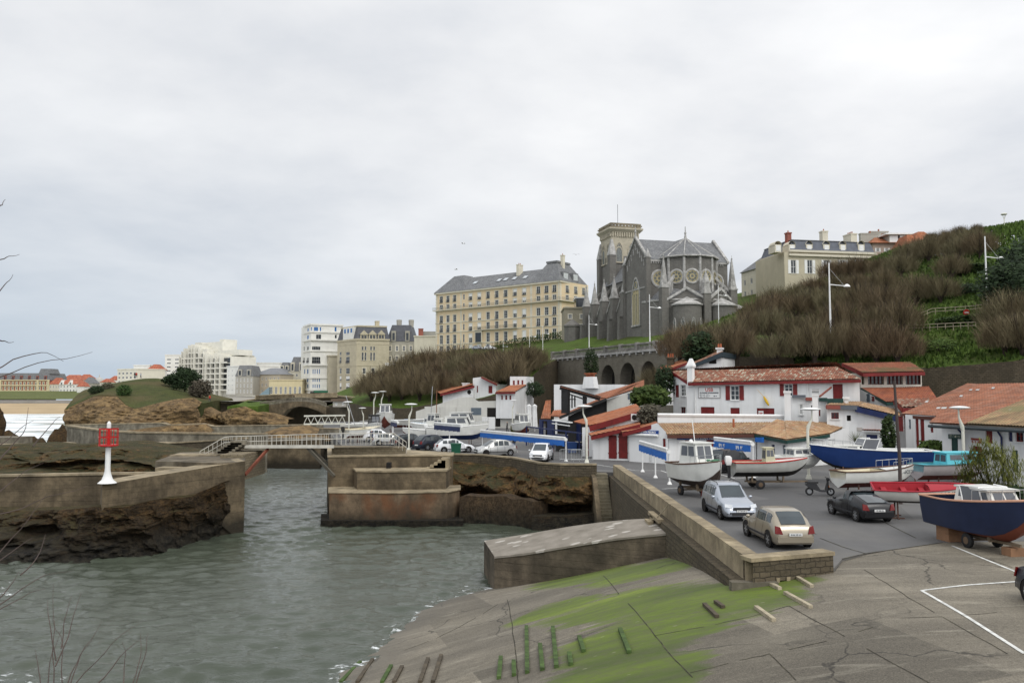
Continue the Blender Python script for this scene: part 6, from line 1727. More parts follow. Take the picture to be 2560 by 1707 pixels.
for q_ in (.3, .72): xx = x0 + (x1 - x0) * q_; m.box(xx - 1.3, xx + 1.3, -.44, -.4, zE + .1, z1 - .2, 1)
oh.part('dormer', m, [M_FARGREY, M_WHITEP])
chimney(oh.t, 1.0, 4, zE - 2, oh.f.xz(2200, 576)[1], 2.6, .6, M_FARGREY, 5); chimney(oh.t, oh.f.L * .56, 8, zE + 4, oh.f.xz(2220, 563)[1], 2.4, .4, M_FARGREY, 4)
for k, (xa, xb, yt, yb) in enumerate(((2285, 2345, 594, 630), (2270, 2300, 602, 640))):
 farblock('gabled_house', ('low house with an orange gable roof just showing over the crest trees', 'orange roofed lean-to beside the orange hipped house')[k], 'house', xa, xb, yt + 12, yb, 195, 8, M_FARGREY, 3, 1, .3, .4, roof='hip', roofh=3, rmat=M_TILE_ORANGE)
# ================================================================ PORT HOUSES
def hw_(b, pa, pb, tops, holes=(), mat=None, nm='wall', back=None):
 """house wall from picture columns pa=(px,Y) to pb; tops = picture points of its upper edge; holes = (x0,y0,x1,y1,kind)"""
 za = b.f.A.z
 A, B = at(pa[0], 1000, pa[1]), at(pb[0], 1000, pb[1])
 f = Fac(A, B, za)
 T = [f.xz(*t_) for t_ in tops]
 T[0] = (0, T[0][1]); T[-1] = (f.L, T[-1][1])
 zm = min(z for _, z in T) - .02
 hs_ = []
 for x0, y0, x1, y1, k in holes:
  r = f.rect(x0, y0, x1, y1)
  r = (r[0], r[1], max(r[2], 0.02), r[3])
  if r[3] < zm: hs_.append(r)
  if k[0] == 'w':
   o = b.win(r, f, hole=False, frame={'w': M_WHITEP, 'r': M_RED}[k[1:2] or 'w'], nx=2, nz=2 if len(k) < 3 else 3, fw=.07, shutter=M_RED if 's' in k else None, sw=.1, smat=M_WHITEP)
  else:
   m = MB(); m.T = b.M(f)
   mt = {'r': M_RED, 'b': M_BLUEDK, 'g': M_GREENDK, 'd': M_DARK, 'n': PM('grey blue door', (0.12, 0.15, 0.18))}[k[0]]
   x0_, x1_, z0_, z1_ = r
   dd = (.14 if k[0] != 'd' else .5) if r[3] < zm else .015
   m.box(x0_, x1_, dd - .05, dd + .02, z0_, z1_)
   if k[0] != 'd':
    n_ = max(2, int((x1_ - x0_) / .18))
    for i in range(n_): xx = x0_ + (x1_ - x0_) * i / n_; m.box(xx + .012, xx + (x1_ - x0_) / n_ - .012, dd - .07, dd - .05, z0_ + .02, z1_ - .02)
    for zz2 in (.2, .8): m.box(x0_ - .05, x1_ + .05, dd - .085, dd - .07, z0_ + (z1_ - z0_) * zz2, z0_ + (z1_ - z0_) * zz2 + .1)
   m.build('door' if k[-1] == 'o' else 'shutter', mt, b.t)  # kind d is no shutter: a near-black panel painting the opening's shade
 m = MB(); m.T = b.M(f)
 wallholes(m, 0, f.L, 0, zm, hs_, .16)
 m.poly([(0, 0, zm), (f.L, 0, zm)] + [(x, 0, z) for x, z in T[::-1]])
 if back:
  m.quad((0, back, 0), (0, 0, 0), (0, 0, T[0][1]), (0, back, T[0][1])); m.quad((f.L, 0, 0), (f.L, back, 0), (f.L, back, T[-1][1]), (f.L, 0, T[-1][1]))
  m.poly([(x, 0, z) for x, z in T] + [(x, back, z) for x, z in T[::-1]]) if len(T) == 2 else None
 m.build(nm, mat or M_WHITE, b.t)
 return f
def rp(b, pts, mat, tw=.24, amp=.055, fascia=None, fe=(0,), fh=.28, nm='roof'):
 """tiled slope through picture points (px,py,Y); the first two are the eave"""
 P = [b.inv @ at(*p) if len(p) == 3 else b.inv @ Vector(p[:3]) for p in pts]
 m = MB(); roofplane(m, P, P[0], P[1], 0, tw, amp)
 o = m.build(nm, mat, b.t)
 if fascia:
  for i in fe:
   m = MB(); a, c = P[i], P[(i + 1) % len(P)]
   m.bar(a - Vector((0, 0, .07 + fh / 2)), c - Vector((0, 0, .07 + fh / 2)), .08, fh)
   m.build('fascia', fascia, b.t)
 return P
def hs0(name, label, pa, pb, z=ZQ, cat='house', group=None):
 return Bld(name, label, cat, at(pa[0], 1000, pa[1]), at(pb[0], 1000, pb[1]), z, group)
def wchim(b, px0, px1, pyt, pyb, Y, pots=0, d=.7, mat=None, cap=.12):
 a, c = b.inv @ at(px0, pyb, Y), b.inv @ at(px1, pyb, Y); t_ = b.inv @ at(px0, pyt, Y)
 m = MB(); m.box(a.x, c.x, a.y, a.y + d, a.z - .6, t_.z); m.box(a.x - cap, c.x + cap, a.y - cap, a.y + d + cap, t_.z - .2, t_.z)
 for i in range(pots): x = a.x + (c.x - a.x) * (i + .5) / pots; m.lathe([(.13, t_.z), (.1, t_.z + .5), (0, t_.z + .5)], 7, (x, a.y + d / 2, 0), 1)
 return m.build('chimney', [mat or M_WHITE, M_TERRA], b.t)
# --- long house with the diving club sign
b = hs0('harbour_house', 'long white house with red shutters, weathered tile roof and the diving club sign', (1717, 90), (2150, 80))
f = hw_(b, (1717, 90), (2150, 80), [(1717, 953), (2150, 946)], [(1826, 964, 1848, 1000, 'ww3s'), (1961, 960, 1982, 990, 'ww3s'), (2082, 960, 2107, 1000, 'r'), (1752, 1017, 1786, 1042, 'r'), (1826, 1019, 1849, 1042, 'r'), (1892, 1020, 1936, 1045, 'r')])
hw_(b, (1683, 94), (1717, 90), [(1683, 940), (1717, 953)], [(1702, 962, 1715, 990, 'ww3'), (1688, 962, 1697, 993, 'r'), (1703, 1017, 1715, 1038, 'wr')])
rp(b, [(1722, 955.5, 89.4), (2152, 947, 79.4), (2092, 917, 84), (1676, 924, 94.2)], M_TILE_RED, fascia=M_RED, fe=(0, 3))
rp(b, [(2140, 947, 89), (1660, 950, 99), (1676, 924, 94.2), (2092, 917, 84)], M_TILE_RED)
wchim(b, 1718, 1734, 913, 952, 89.6); m = MB(); p = b.inv @ at(1726, 913, 89.9); m.frustum(p.x, p.y + .2, p.z, p.z + .75, .4, .4, .12, .12); m.build('chimney_cap', M_WHITE, b.t)
def marks(par, M_, xc, zc, wd, h, n, mt, y):
 m = MB(); m.T = M_; r = random.Random(n); x = xc - wd / 2; e = wd / n
 for i in range(n):
  if i % 5 != 3:
   m.box(x + e * .12, x + e * .3, y, y + .01, zc - h / 2, zc + h / 2); m.box(x + e * .3, x + e * r.uniform(.6, .85), y, y + .01, zc + h * r.choice((-.5, -.1, .3)), zc + h * .5)
  x += e
 return m.build('lettering', mt, par)
def signboard(b, f, r, mat, rows, rim=None, nm='sign', y=-.06):
 """r: local x0,x1,z0,z1; rows: (text,size,zfrac,mat,sx)"""
 x0, x1, z0, z1 = r
 m = MB(); M_ = b.M(f); m.T = M_
 m.box(x0, x1, y, -.005, z0, z1, 0)
 if rim:
  e = .04
  for a, c, d, g in ((x0 - e, x1 + e, z0 - e, z0), (x0 - e, x1 + e, z1, z1 + e), (x0 - e, x0, z0, z1), (x1, x1 + e, z0, z1)): m.box(a, c, y - .02, 0, d, g, 1)
 s_ = m.build(nm, [mat, rim or mat], b.t)
 for tx_, sz, zf_, mt, sx, xf in rows:
  if isinstance(tx_, int):
   marks(s_, M_, x0 + (x1 - x0) * xf, z0 + (z1 - z0) * zf_, (x1 - x0) * sx, sz, tx_, mt, y - .012); continue
  TEXT('lettering', tx_, sz, mt, s_, M_ @ Vector((x0 + (x1 - x0) * xf, y - .008, z0 + (z1 - z0) * zf_)), (math.pi / 2, 0, f.rz - b.f.rz), sx, .008)
 return s_
M_TXT = PM('dark lettering', (0.03, 0.04, 0.06)); M_SIGNBLUE = PM('sign blue', (0.01, 0.05, 0.24), .45); M_AWN = PM('awning blue', (0.015, 0.13, 0.47), .7, .12)
signboard(b, f, f.rect(1747, 969, 1800, 994), M_WHITEP, [('USB', .52, .78, PM('sign red', (0.5, 0.03, 0.02)), 1, .5), ('PLONGEE SOUS-MARINE', .19, .48, M_TXT, 1, .5), (15, .07, .31, M_TXT, .5, .3), (16, .07, .2, M_TXT, .5, .3), (15, .07, .09, M_TXT, .48, .31), (2, .1, .16, M_TXT, .2, .8)], PM('sign rim', (0.2, 0.18, 0.17)))
x0, x1, z0, z1 = f.rect(1897, 1027, 1909, 1036); signboard(b, f, (x0, x1, z0, z1), M_WHITEP, [('USB', .2, .35, PM('sign red', (0.5, 0.03, 0.02)), 1, .5)], None, 'sign', -.1)
m = MB(); m.T = b.M(f); x, z = f.xz(1917, 1002); m.T = m.T @ Matrix.Translation((x, -.2, z)) @ Matrix.Rotation(-.5, 4, 'Y'); m.ball((0, 0, 0), .14, 8, 0, (1, 1, 4)); m.tube([(0, 0, .5), (-.25, 0, 1.5)], .015)
tag(m.build('yellow_buoy', PM('buoy yellow', (0.65, 0.40, 0.02))), None); bpy.data.objects['yellow_buoy'].parent = b.t
for px in (1735, 2017):
 m = MB(); m.T = b.M(f); x, z = f.xz(px + 3, 958); m.tube([(x, -.1, z), (x, -.1, 0)], .06); m.build('drainpipe', M_WHITEP, b.t)
# --- houses above and behind it
b = hs0('upper_house', 'small white house with dark sloping gable and one dark window behind the long tile roof', (1726, 102), (1806, 100), 9.5)
f = hw_(b, (1726, 102), (1806, 100), [(1726, 917), (1806, 883)], [(1773, 899, 1791, 909, 'd')], back=6)
m = MB(); m.T = b.M(f); (xa, za), (xb, zb2) = f.xz(1722, 916), f.xz(1808, 880)
m.prism([(xa, 0, za - .35), (xb, 0, zb2 - .6), (xb, 0, zb2), (xa, 0, za)], (0, -.4, 0), (0, 6, 0)); m.build('roof_edge', PM('slate blue board', (0.03, 0.045, 0.055)), b.t)
rp(b, [(1722, 915.5, 101.6), (1710, 911, 108), (1790, 874, 108), (1808, 879, 99.6)], M_TILE_RED)
wchim(b, 1792, 1805, 869, 884, 101, 2)
b = hs0('orange_cottage', 'cottage with orange tile roof and chequered chimney left of the dark gable', (1662, 104), (1722, 103), 9)
hw_(b, (1664, 104), (1722, 103), [(1664, 927), (1722, 906)], back=6)
rp(b, [(1660, 926, 103.6), (1650, 919, 110), (1710, 898, 110), (1719, 904, 102.6)], M_TILE_ORANGE, fascia=M_RED, fe=(3,))
wchim(b, 1667, 1685, 893, 915, 107, 3, .9, M_WALLSTONE)
# --- low restaurant with two blue fascia signs
b = hs0('fish_restaurant', 'low white restaurant with tan tile roof and blue CASA JUAN PEDRO fascias', (1671, 73), (1888, 73), cat='restaurant')
f = hw_(b, (1671, 73), (1888, 73), [(1671, 1084), (1888, 1082)], [(1713, 1100, 1737, 1152, 'ro'), (1766, 1099, 1805, 1116, 'r'), (1838, 1114, 1863, 1128, 'r'), (1763, 1128, 1787, 1150, 'r')])
rp(b, [(1668, 1085.5, 72.5), (1890, 1083, 72.5), (1945, 1055, 77), (1645, 1055, 77)], M_TILE_TAN, fascia=PM('brown eave', (0.09, 0.03, 0.02)), fe=(0,))
signboard(b, f, f.rect(1692, 1092, 1832, 1098.5), M_SIGNBLUE, [('CASA JUAN PEDRO', .25, .48, M_WHITEP, 1.15, .5)], y=-.12)
g = hw_(b, (1572, 76), (1670, 73), [(1572, 1079), (1643, 1057), (1670, 1086)], [(1657, 1096, 1664, 1122, 'r')])
signboard(b, g, g.rect(1582, 1075, 1647, 1083.5), M_SIGNBLUE, [('CASA JUAN PEDRO', .25, .45, M_WHITEP, 1.1, .5)], y=-.12)
m = MB(); m.T = b.M(g); x0, x1, z0, z1 = g.rect(1582, 1084, 1647, 1090); m.tube([(x0, -.2, (z0 + z1) / 2), (x1, -.2, (z0 + z1) / 2)], .12, 8); m.build('awning_roll', M_WHITEP, b.t)
rp(b, [(1556, 1080, 75.6), (1530, 1067, 81), (1630, 1046, 81), (1646, 1055, 74)], M_TILE_ORANGE, fascia=M_RED, fe=(3,), fh=.35)
m = MB(); P = [b.inv @ at(*p) for p in ((1644, 1050, 77.2), (1960, 1052, 77.2))]; m.box(P[0].x, P[1].x, P[0].y, P[0].y + 4, P[0].z - 3.5, P[0].z + .45); m.tube([(P[0].x, P[0].y, P[0].z + .5), (P[1].x, P[1].y, P[1].z + .45)], .16); m.build('terrace_parapet', M_WHITE, b.t)
p = b.inv @ at(1834, 1066, 75); m = MB(); m.tube([(p.x, p.y, p.z - .3), (p.x, p.y, p.z + .7)], .1); m.build('vent_pipe', M_TERRA, b.t)
# --- corner house with the rounded tan roof
b = hs0('corner_house', 'white corner house with broad tan tile roof and dark green eaves', (1890, 73), (1966, 69))
hw_(b, (1890, 73), (1966, 69), [(1890, 1086), (1966, 1101)], [(1929, 1111, 1937, 1150, 'b'), (1957, 1112, 1964, 1142, 'n')])
hw_(b, (1966, 69), (2120, 74.6), [(1966, 1101), (2075, 1085), (2120, 1066)], [(2000, 1117, 2033, 1175, 'go'), (2070, 1098, 2088, 1101, 'd')])
rp(b, [(1886, 1083.5, 72.5), (1966, 1098.5, 68.3), (1962, 1053, 75), (1944, 1056, 76.5)], M_TILE_TAN, fascia=M_GREENDK)
rp(b, [(1966, 1098.5, 68.3), (2074, 1083, 72.4), (2130, 1058, 77.5), (1962, 1053, 75)], M_TILE_TAN, fascia=M_GREENDK)
m = MB(); P = [b.inv @ at(*p) for p in ((1891, 1093, 72), (1910, 1093, 71), (1910, 1106, 71), (1891, 1104, 72))]; m.prism(P, (0, -.15, 0), (0, 0, 0)); m.build('small_awning', M_AWN, b.t)
# --- white block with two tall chimneys and painted eaves
b = hs0('chimney_house', 'white house with two tall vented chimneys and red, grey and green painted eaves', (1978, 79), (2110, 77.5))
f = hw_(b, (1978, 79), (2110, 77.5), [(1978, 994), (2066, 995), (2110, 1007)], [(1999, 1010, 2007, 1036, 'ww'), (2047, 1022, 2051, 1040, 'r'), (2028, 1013, 2032, 1036, 'd')], back=5)
for xa, xb, ya, yb, mt in ((1980, 2014, 987, 994, PM('grey board', (.11, .12, .14))), (2014, 2031, 993, 1001, PM('brick red board', (.26, .07, .05))), (2047, 2068, 994, 1003, M_GREENDK), (2068, 2108, 996, 1010, M_GREENDK)):
 m = MB(); m.T = b.M(f); x0, x1, z0, z1 = f.rect(xa, ya, xb, yb); m.box(x0, x1, -.35, -.02, z0, z1); m.build('eave_board', mt, b.t)
wchim(b, 1962, 1978, 977, 1050, 76.6, d=.8, cap=.08); wchim(b, 2032, 2046, 984, 1050, 76, d=.8, cap=.05); wchim(b, 2111, 2121, 992, 1012, 77.5, d=.5)
p = b.inv @ at(2039, 984, 76)
m = MB()
for i in range(3): m.box(p.x - .35, p.x + .35, p.y, p.y + .8, p.z + .05 + i * .14, p.z + .11 + i * .14);
m.box(p.x - .3, p.x + .3, p.y + .1, p.y + .7, p.z, p.z + .42, 1); m.build('chimney_louvre', [M_WHITE, M_DARK], b.t)
m = MB(); m.bar(b.inv @ at(2049, 991, 78), b.inv @ at(2078, 968, 81), .12, .16); m.build('wooden_boom', PM('red timber', (.2, .06, .04)), b.t)
b = hs0('navy_eave_house', 'white house with navy eave boards, navy door and little tiled door canopy', (2066, 75.6), (2143, 75))
f = hw_(b, (2066, 75.6), (2143, 75), [(2066, 1021), (2143, 1022)], [(2078, 1031, 2097, 1047, 'wr3'), (2117, 1038, 2128, 1052, 'd')])
g = hw_(b, (2143, 75), (2238, 73), [(2143, 1021), (2238, 1046)], [(2166, 1086, 2194, 1128, 'bo')])
for ff, xa, ya, xb, yb, hh, mt in ((f, 2064, 1012, 2099, 1013, .36, PM('brick red board', (.26, .07, .05))), (f, 2099, 1013, 2145, 1014, .36, PM('grey board', (.11, .12, .14))), (g, 2141, 1015, 2248, 1040, .5, M_BLUEDK)):
 m = MB(); m.T = b.M(ff); (x0, z0), (x1, z1) = ff.xz(xa, ya), ff.xz(xb, yb); m.prism([(x0, 0, z0 - hh), (x1, 0, z1 - hh), (x1, 0, z1), (x0, 0, z0)], (0, -.45, 0), (0, -.02, 0)); m.build('eave_board', mt, b.t)
rp(b, [(2143, 1014.5, 74.6), (2064, 1012, 75.2), (2090, 1003, 80), (2160, 1006, 80)], M_TILE_TAN); rp(b, [(2248, 1039, 72.6), (2143, 1014.5, 74.6), (2160, 1006, 80), (2256, 1028, 79)], M_TILE_TAN)
m = MB(); m.T = b.M(g); x0, x1, z0, z1 = g.rect(2159, 1072, 2202, 1079); m.box(x0, x1, -.5, 0, z0, z0 + .08)
for i in range(7): x = x0 + (x1 - x0) * (i + .5) / 7; m.lathe([(.11, -.55), (.09, 0)], 6, (x, 0, z0 + .14), 1, 0, math.pi, axis='y')
m.build('door_canopy', [M_WHITE, M_TERRA], b.t)
signboard(b, g, g.rect(2142, 1068, 2156, 1077), PM('plaque', (.5, .46, .42)), [])
# --- house with the glazed attic
b = hs0('attic_house', 'tall house with red eaves, three big attic windows and an orange tile skirt roof', (2152, 86), (2310, 86))
f = hw_(b, (2152, 86.3), (2306, 86.3), [(2152, 932), (2306, 931)], [(2170, 936, 2210, 961, 'd'), (2217, 936, 2257, 961, 'd'), (2264, 936, 2302, 961, 'd'), (2154, 936, 2161, 961, 'd')], back=5, mat=m_render('attic cream', (.6, .57, .5), .2))
for xa in (2170, 2217, 2264):
 for k in range(4): x0, x1, z0, z1 = f.rect(xa + k * 9.7, 937, xa + k * 9.7 + 9.2, 961); b.win((x0, x1, z0, z1), f, hole=False, frame=PM('dark red frame', (.08, .012, .01)), nx=1, nz=2, depth=.3)
rp(b, [(2157, 931, 85.3), (2312, 928, 85.3), (2276, 905, 91), (2105, 906, 91)], m_tiles('mossy attic tiles', [(.27, .09, .05), (.33, .13, .075), (.23, .09, .05)], moss=(.13, .11, .05), dk=.4), fascia=M_RED, fe=(0, 3), fh=.35)
rp(b, [(2216, 1004, 80), (2345, 1000, 80), (2322, 966, 86.2), (2152, 967, 86.2)], m_tiles('bright orange tiles', [(.36, .11, .055), (.42, .15, .075), (.28, .085, .045), (.35, .11, .065)], dk=.4), fascia=M_GREENDK, fe=(0, 3))
hw_(b, (2150, 85.5), (2216, 80.5), [(2150, 972), (2216, 1006)], [(2168, 984, 2175, 1004, 'n'), (2181, 991, 2186, 1003, 'r'), (2192, 1013, 2206, 1021, 'g')])
hw_(b, (2216, 80.5), (2340, 80.5), [(2216, 1006), (2340, 1002)])
b = hs0('porch_house', 'little porch with chunky tiles in front of the orange skirt roof', (2236, 76), (2330, 75), cat='porch')
hw_(b, (2240, 76.5), (2330, 76), [(2240, 1020), (2330, 1020)], mat=M_WHITE)
rp(b, [(2256, 1018, 74.5), (2332, 1016, 74.5), (2322, 996, 79), (2234, 998, 79)], M_TILE_RED, .4, .09, fascia=M_RED, fe=(0, 3), fh=.4)
# --- big orange roofed pair on the right
M_TILE_BIG = m_tiles('broad orange tiles', [(.29, .115, .065), (.34, .145, .085), (.25, .095, .055), (.33, .16, .105)], dk=.45, tw=.3, row=.55, lichen=.012)
b = hs0('alley_house', 'white house with red pillars and wide orange roof at the back of the alley', (2262, 71), (2352, 68))
hw_(b, (2262, 71), (2356, 67.5), [(2262, 1036), (2356, 1041)], [(2289, 1044, 2297, 1118, 'r'), (2301, 1044, 2311, 1118, 'r'), (2326, 1060, 2333, 1081, 'r'), (2272, 1048, 2277, 1072, 'n'), (2240, 1040, 2258, 1078, 'r')])
P1 = rp(b, [(2252, 1034, 71.6), (2365, 1042, 67), (2500, 960, 80), (2418, 956, 82.5)], M_TILE_BIG, .3, .05, fascia=PM('brown eave', (0.09, 0.03, 0.02)))
b = hs0('quay_house', 'white house under a wide orange and lichened tan roof at the right edge', (2352, 61), (2600, 53))
def plane_hit(P, px, py):
 a, c, d = [at(*p) for p in P]; n = (c - a).cross(d - a); o = Vector((0, 0, EYE)); r = ray(px, py)
 return o + r * ((a - o).dot(n) / r.dot(n))
PL = ((2325, 1056, 62), (2560, 1068, 53.5), (2440, 960, 76))
pts = [plane_hit(PL, *p) for p in ((2322, 1056), (2415, 1060.5), (2640, 968), (2560, 958), (2440, 960))]
m = MB(); Q = [b.inv @ p for p in pts]; roofplane(m, Q, Q[0], Q[1], 0, .3, .05); m.build('roof', M_TILE_BIG, b.t)
pts = [plane_hit(PL, *p) for p in ((2415, 1060.5), (2620, 1071), (2660, 960))]
m = MB(); Q = [b.inv @ (p + Vector((0, 0, .05))) for p in pts]; roofplane(m, Q, Q[0], Q[1], 0, .26, .07); m.build('roof', m_tiles('lichened tan tiles', [(.33, .24, .13), (.28, .2, .11), (.37, .23, .13), (.24, .17, .1)], moss=(.2, .18, .09), dk=.4), b.t)
for (xa, ya, xb, yb) in ((2422, 978, 2432, 975), (2438, 978, 2450, 975), (2478, 974, 2488, 970), (2398, 994, 2408, 990), (2312, 1008, 2322, 1004), (2340, 1024, 2352, 1020), (2352, 1024, 2368, 1020), (2520, 1028, 2530, 1024)):
 m = MB(); PP = [b.inv @ (plane_hit(PL, *p) + Vector((0, 0, .09))) for p in ((xa, ya), (xb - 3, ya), (xb, yb), (xa + 3, yb))]; m.poly(PP); m.build('skylight', PM('glass tile', (.55, .56, .55), .25), b.t)
f = hw_(b, (2352, 61), (2420, 60), [(2352, 1058), (2420, 1062)], [(2380, 1095, 2396, 1188, 'go')])
g = hw_(b, (2420, 60), (2620, 53), [(2420, 1062), (2620, 1072)], [(2464, 1071, 2481, 1108, 'r'), (2431, 1115, 2455, 1160, 'r'), (2521, 1075, 2531, 1103, 'b'), (2540, 1075, 2560, 1104, 'wr'), (2530, 1125, 2545, 1180, 'g')])
signboard(b, f, f.rect(2371, 1085, 2402, 1096), M_GREENDK, [(5, .2, .5, PM('cream letters', (.6, .58, .45)), .34, .27), (7, .16, .5, PM('cream letters', (.6, .58, .45)), .4, .72)], y=-.1)
signboard(b, g, g.rect(2429, 1095, 2455, 1100), PM('sign rust', (.3, .06, .04)), []); signboard(b, g, g.rect(2431, 1101, 2454, 1107), PM('sign rust', (.3, .06, .04)), [(9, .15, .5, M_WHITEP, .7, .5)])
for xa, ya in ((2395, 1068), (2495, 1074)):
 ff = f if xa < 2420 else g; m = MB(); m.T = b.M(ff); (x, z), (x2, z2) = ff.xz(xa, ya), ff.xz(xa + 13, ya + 12); m.tube([(x, -.15, z), (x2 - .3, -.15, z2 + .2), (x2, -.15, z2 - .2), (x2, -.15, .5)], .07); m.build('drainpipe', M_BLUEDK, b.t)
m = MB(); P = [b.inv @ plane_hit(PL, *p) - Vector((0, 0, .2)) for p in ((2322, 1058), (2620, 1073))]; m.tube(P, .12); m.build('gutter', PM('dark gutter', (.04, .05, .055)), b.t)
# --- white port hall and cottages at the back of the quay
b = hs0('port_hall', 'long white port hall with stepped sloping parapet and one dark open doorway', (1040, 157), (1300, 151), cat='building')
hw_(b, (1040, 157), (1300, 151), [(1040, 1028), (1150, 993), (1180, 992), (1196, 1003), (1262, 1001), (1300, 1034)], [(1178, 1019, 1203, 1037, 'n'), (1218, 1019, 1251, 1066, 'd')], back=8, mat=m_render('old whitewash', (.62, .61, .56), .25))
for k, (xa, xb) in enumerate(((1060, 1100), (1100, 1140), (1140, 1176))):
 m = MB(); ff = b.f; x0, x1, z0, z1 = ff.rect(xa + 2, 1016, xb - 1, 1058); m.box(x0, x1, -.12, -.02, 0, z1); m.build('shutter_bay', m_render('old whitewash', (.62, .61, .56), .25), b.t)
m = MB(); p = b.inv @ at(1205, 1045, 148); q2 = b.inv @ at(1240, 1045, 148); m.box(p.x, q2.x, p.y, p.y + .3, 0, p.z + .2); tag(m.build('counter_wall', M_WHITE, b.t))
b = hs0('gable_cottage', 'white cottage with one red shuttered gable and two low red roofs above the port hall', (1182, 166), (1240, 164), 6)
f = hw_(b, (1182, 166), (1240, 164), [(1182, 945), (1203, 942), (1240, 960)], [(1221, 964, 1231, 983, 'r'), (1192, 964, 1195, 981, 'r')], back=6)
rp(b, [(1243, 960, 163.5), (1250, 956, 172), (1208, 939, 172), (1203, 941, 163.5)], M_TILE_RED, fascia=M_RED, fe=(3,))
hw_(b, (1107, 167), (1183, 165), [(1107, 986), (1183, 966)], back=4)
rp(b, [(1101, 984, 166), (1090, 978, 176), (1160, 957, 176), (1186, 963, 164.5)], M_TILE_ORANGE, fascia=M_RED, fe=(3,), fh=.4)
wchim(b, 1156, 1172, 957, 967, 168)
m = MB(); m.T = b.M(f); x0, x1, z0, z1 = b.f.rect(1172, 973, 1185, 987); m.box(x0, x1, -1, -.3, z0, z1); m.lathe([(.45, -1.03), (.0, -1.03)], 12, ((x0 + x1) / 2, 0, (z0 + z1) / 2), 1, axis='y'); m.build('air_conditioner', [M_WHITEP, M_DARK], b.t)
b = hs0('shutter_cottage', 'white cottage with three red shutters below and three above an orange lean-to roof', (1240, 152), (1288, 150), 6)
hw_(b, (1240, 152), (1288, 150), [(1240, 981), (1288, 980)], [(1253, 988, 1257, 999, 'r'), (1263, 988, 1268, 999, 'r'), (1273.5, 988, 1278, 999, 'r')])
hw_(b, (1288, 150), (1316, 158), [(1288, 980), (1316, 965)])
rp(b, [(1238, 980, 151.4), (1288, 979, 149.4), (1316, 961, 157), (1274, 962, 158)], M_TILE_ORANGE, fascia=M_RED)
hw_(b, (1275, 158), (1316, 157), [(1275, 941), (1316, 941)], [(1282, 951, 1287, 962, 'r'), (1293, 950, 1298, 961, 'r'), (1303.5, 950, 1308, 961, 'r')], back=5)
hw_(b, (1316, 157), (1334, 163), [(1316, 942), (1334, 951)])
# --- restaurant with the black frames
M_BLKT = PM('black stained timber', (0.016, 0.015, 0.015), .6, .3, 2)
b = hs0('black_frame_restaurant', 'restaurant with black timber gable, criss-crossing orange roofs and navy terrace', (1385, 112), (1540, 106), cat='restaurant')
hw_(b, (1385, 114), (1560, 110), [(1385, 961), (1560, 961)], mat=M_WHITE, back=6)
m = MB(); p = b.inv @ at(1471, 961, 111); m.frustum(p.x, p.y + .5, p.z - .5, p.z + 1.05, .95, .6, .72, .5); m.build('chimney', M_WHITE, b.t)
m = MB()
for i in range(6): m.lathe([(.1, p.z + 1.05), (.1, p.z + 1.5), (0, p.z + 1.5)], 6, (p.x - .6 + i * .24, p.y + .5, 0))
m.box(p.x - .75, p.x + .75, p.y + .1, p.y + .9, p.z + 1.42, p.z + 1.55); m.build('chimney_pots', M_TERRA, b.t)
rp(b, [(1517, 996, 96), (1399, 1046, 96), (1395, 1040, 101), (1600, 954, 101)], M_TILE_ORANGE); rp(b, [(1517, 996, 95.9), (1610, 965, 95.9), (1610, 950, 103), (1484, 986, 103)], M_TILE_ORANGE)
hw_(b, (1420, 97), (1517, 97), [(1420, 1040), (1517, 999)], mat=M_BLKT); hw_(b, (1517, 96.5), (1610, 95), [(1517, 999), (1610, 968)], [(1570, 983, 1576, 998, 'n')], mat=m_render('old whitewash', (.62, .61, .56), .25))
for a, c, w1, h1 in (((1400, 968, 95), (1500, 996, 95), .5, .5), ((1414, 974, 95), (1414, 1033, 95), .9, .5), ((1399, 1044, 95), (1516, 998, 95), .3, .3), ((1421, 984, 95), (1461, 998, 95), .15, .15), ((1430, 987, 95), (1430, 1020, 95), .12, .12), ((1437, 990, 95), (1437, 1017, 95), .12, .12), ((1421, 998, 95), (1440, 998, 95), .12, .12), ((1462, 990, 95), (1462, 1010, 95), .4, .3)):
 m = MB(); m.bar(b.inv @ at(*a), b.inv @ at(*c), w1, h1); m.build('timber_beam', M_BLKT, b.t)
rp(b, [(1402, 967, 94.6), (1399, 964, 98), (1495, 991, 98), (1502, 995, 94.6)], M_TILE_ORANGE, amp=.04)
rp(b, [(1376, 1040, 100), (1408, 1042, 99), (1418, 1024, 104), (1384, 1026, 104)], M_TILE_ORANGE); rp(b, [(1352, 1046, 112), (1376, 1046, 112), (1378, 1000, 116), (1364, 1005, 116)], M_TILE_ORANGE)
hw_(b, (1348, 106), (1452, 96), [(1348, 1048), (1452, 1052)], [(1356, 1052, 1368, 1100, 'd'), (1385, 1056, 1420, 1086, 'd')], mat=M_BLUEDK)
for k in range(5):
 m = MB(); p, r_ = b.inv @ at(1316 + k * 33, 1066 + k * 4, 100 - k * 3.5), b.inv @ at(1350 + k * 33, 1070 + k * 4, 96.5 - k * 3.5)
 m.bar(p, r_, .12, .14); m.bar(p, Vector((p.x, p.y, 0)), .12, .12)
 for j in range(7): x = p.lerp(r_, j / 7); m.bar((x.x, x.y, .1), (x.x, x.y, 1.0), .04, .04)
 m.bar((p.x, p.y, 1.0), (r_.x, r_.y, 1.0), .06, .06); m.build('terrace_rail', M_BLUEDK, b.t)
m = MB(); P = [b.inv @ at(*p) for p in ((1384, 1050, 93), (1428, 1056, 91))]; m.bar(P[0], P[1], .5, .12); m.bar(P[0] - Vector((0, .3, .35)), P[1] - Vector((0, .3, .35)), .1, .1); m.build('awning_arm', M_WHITEP, b.t)
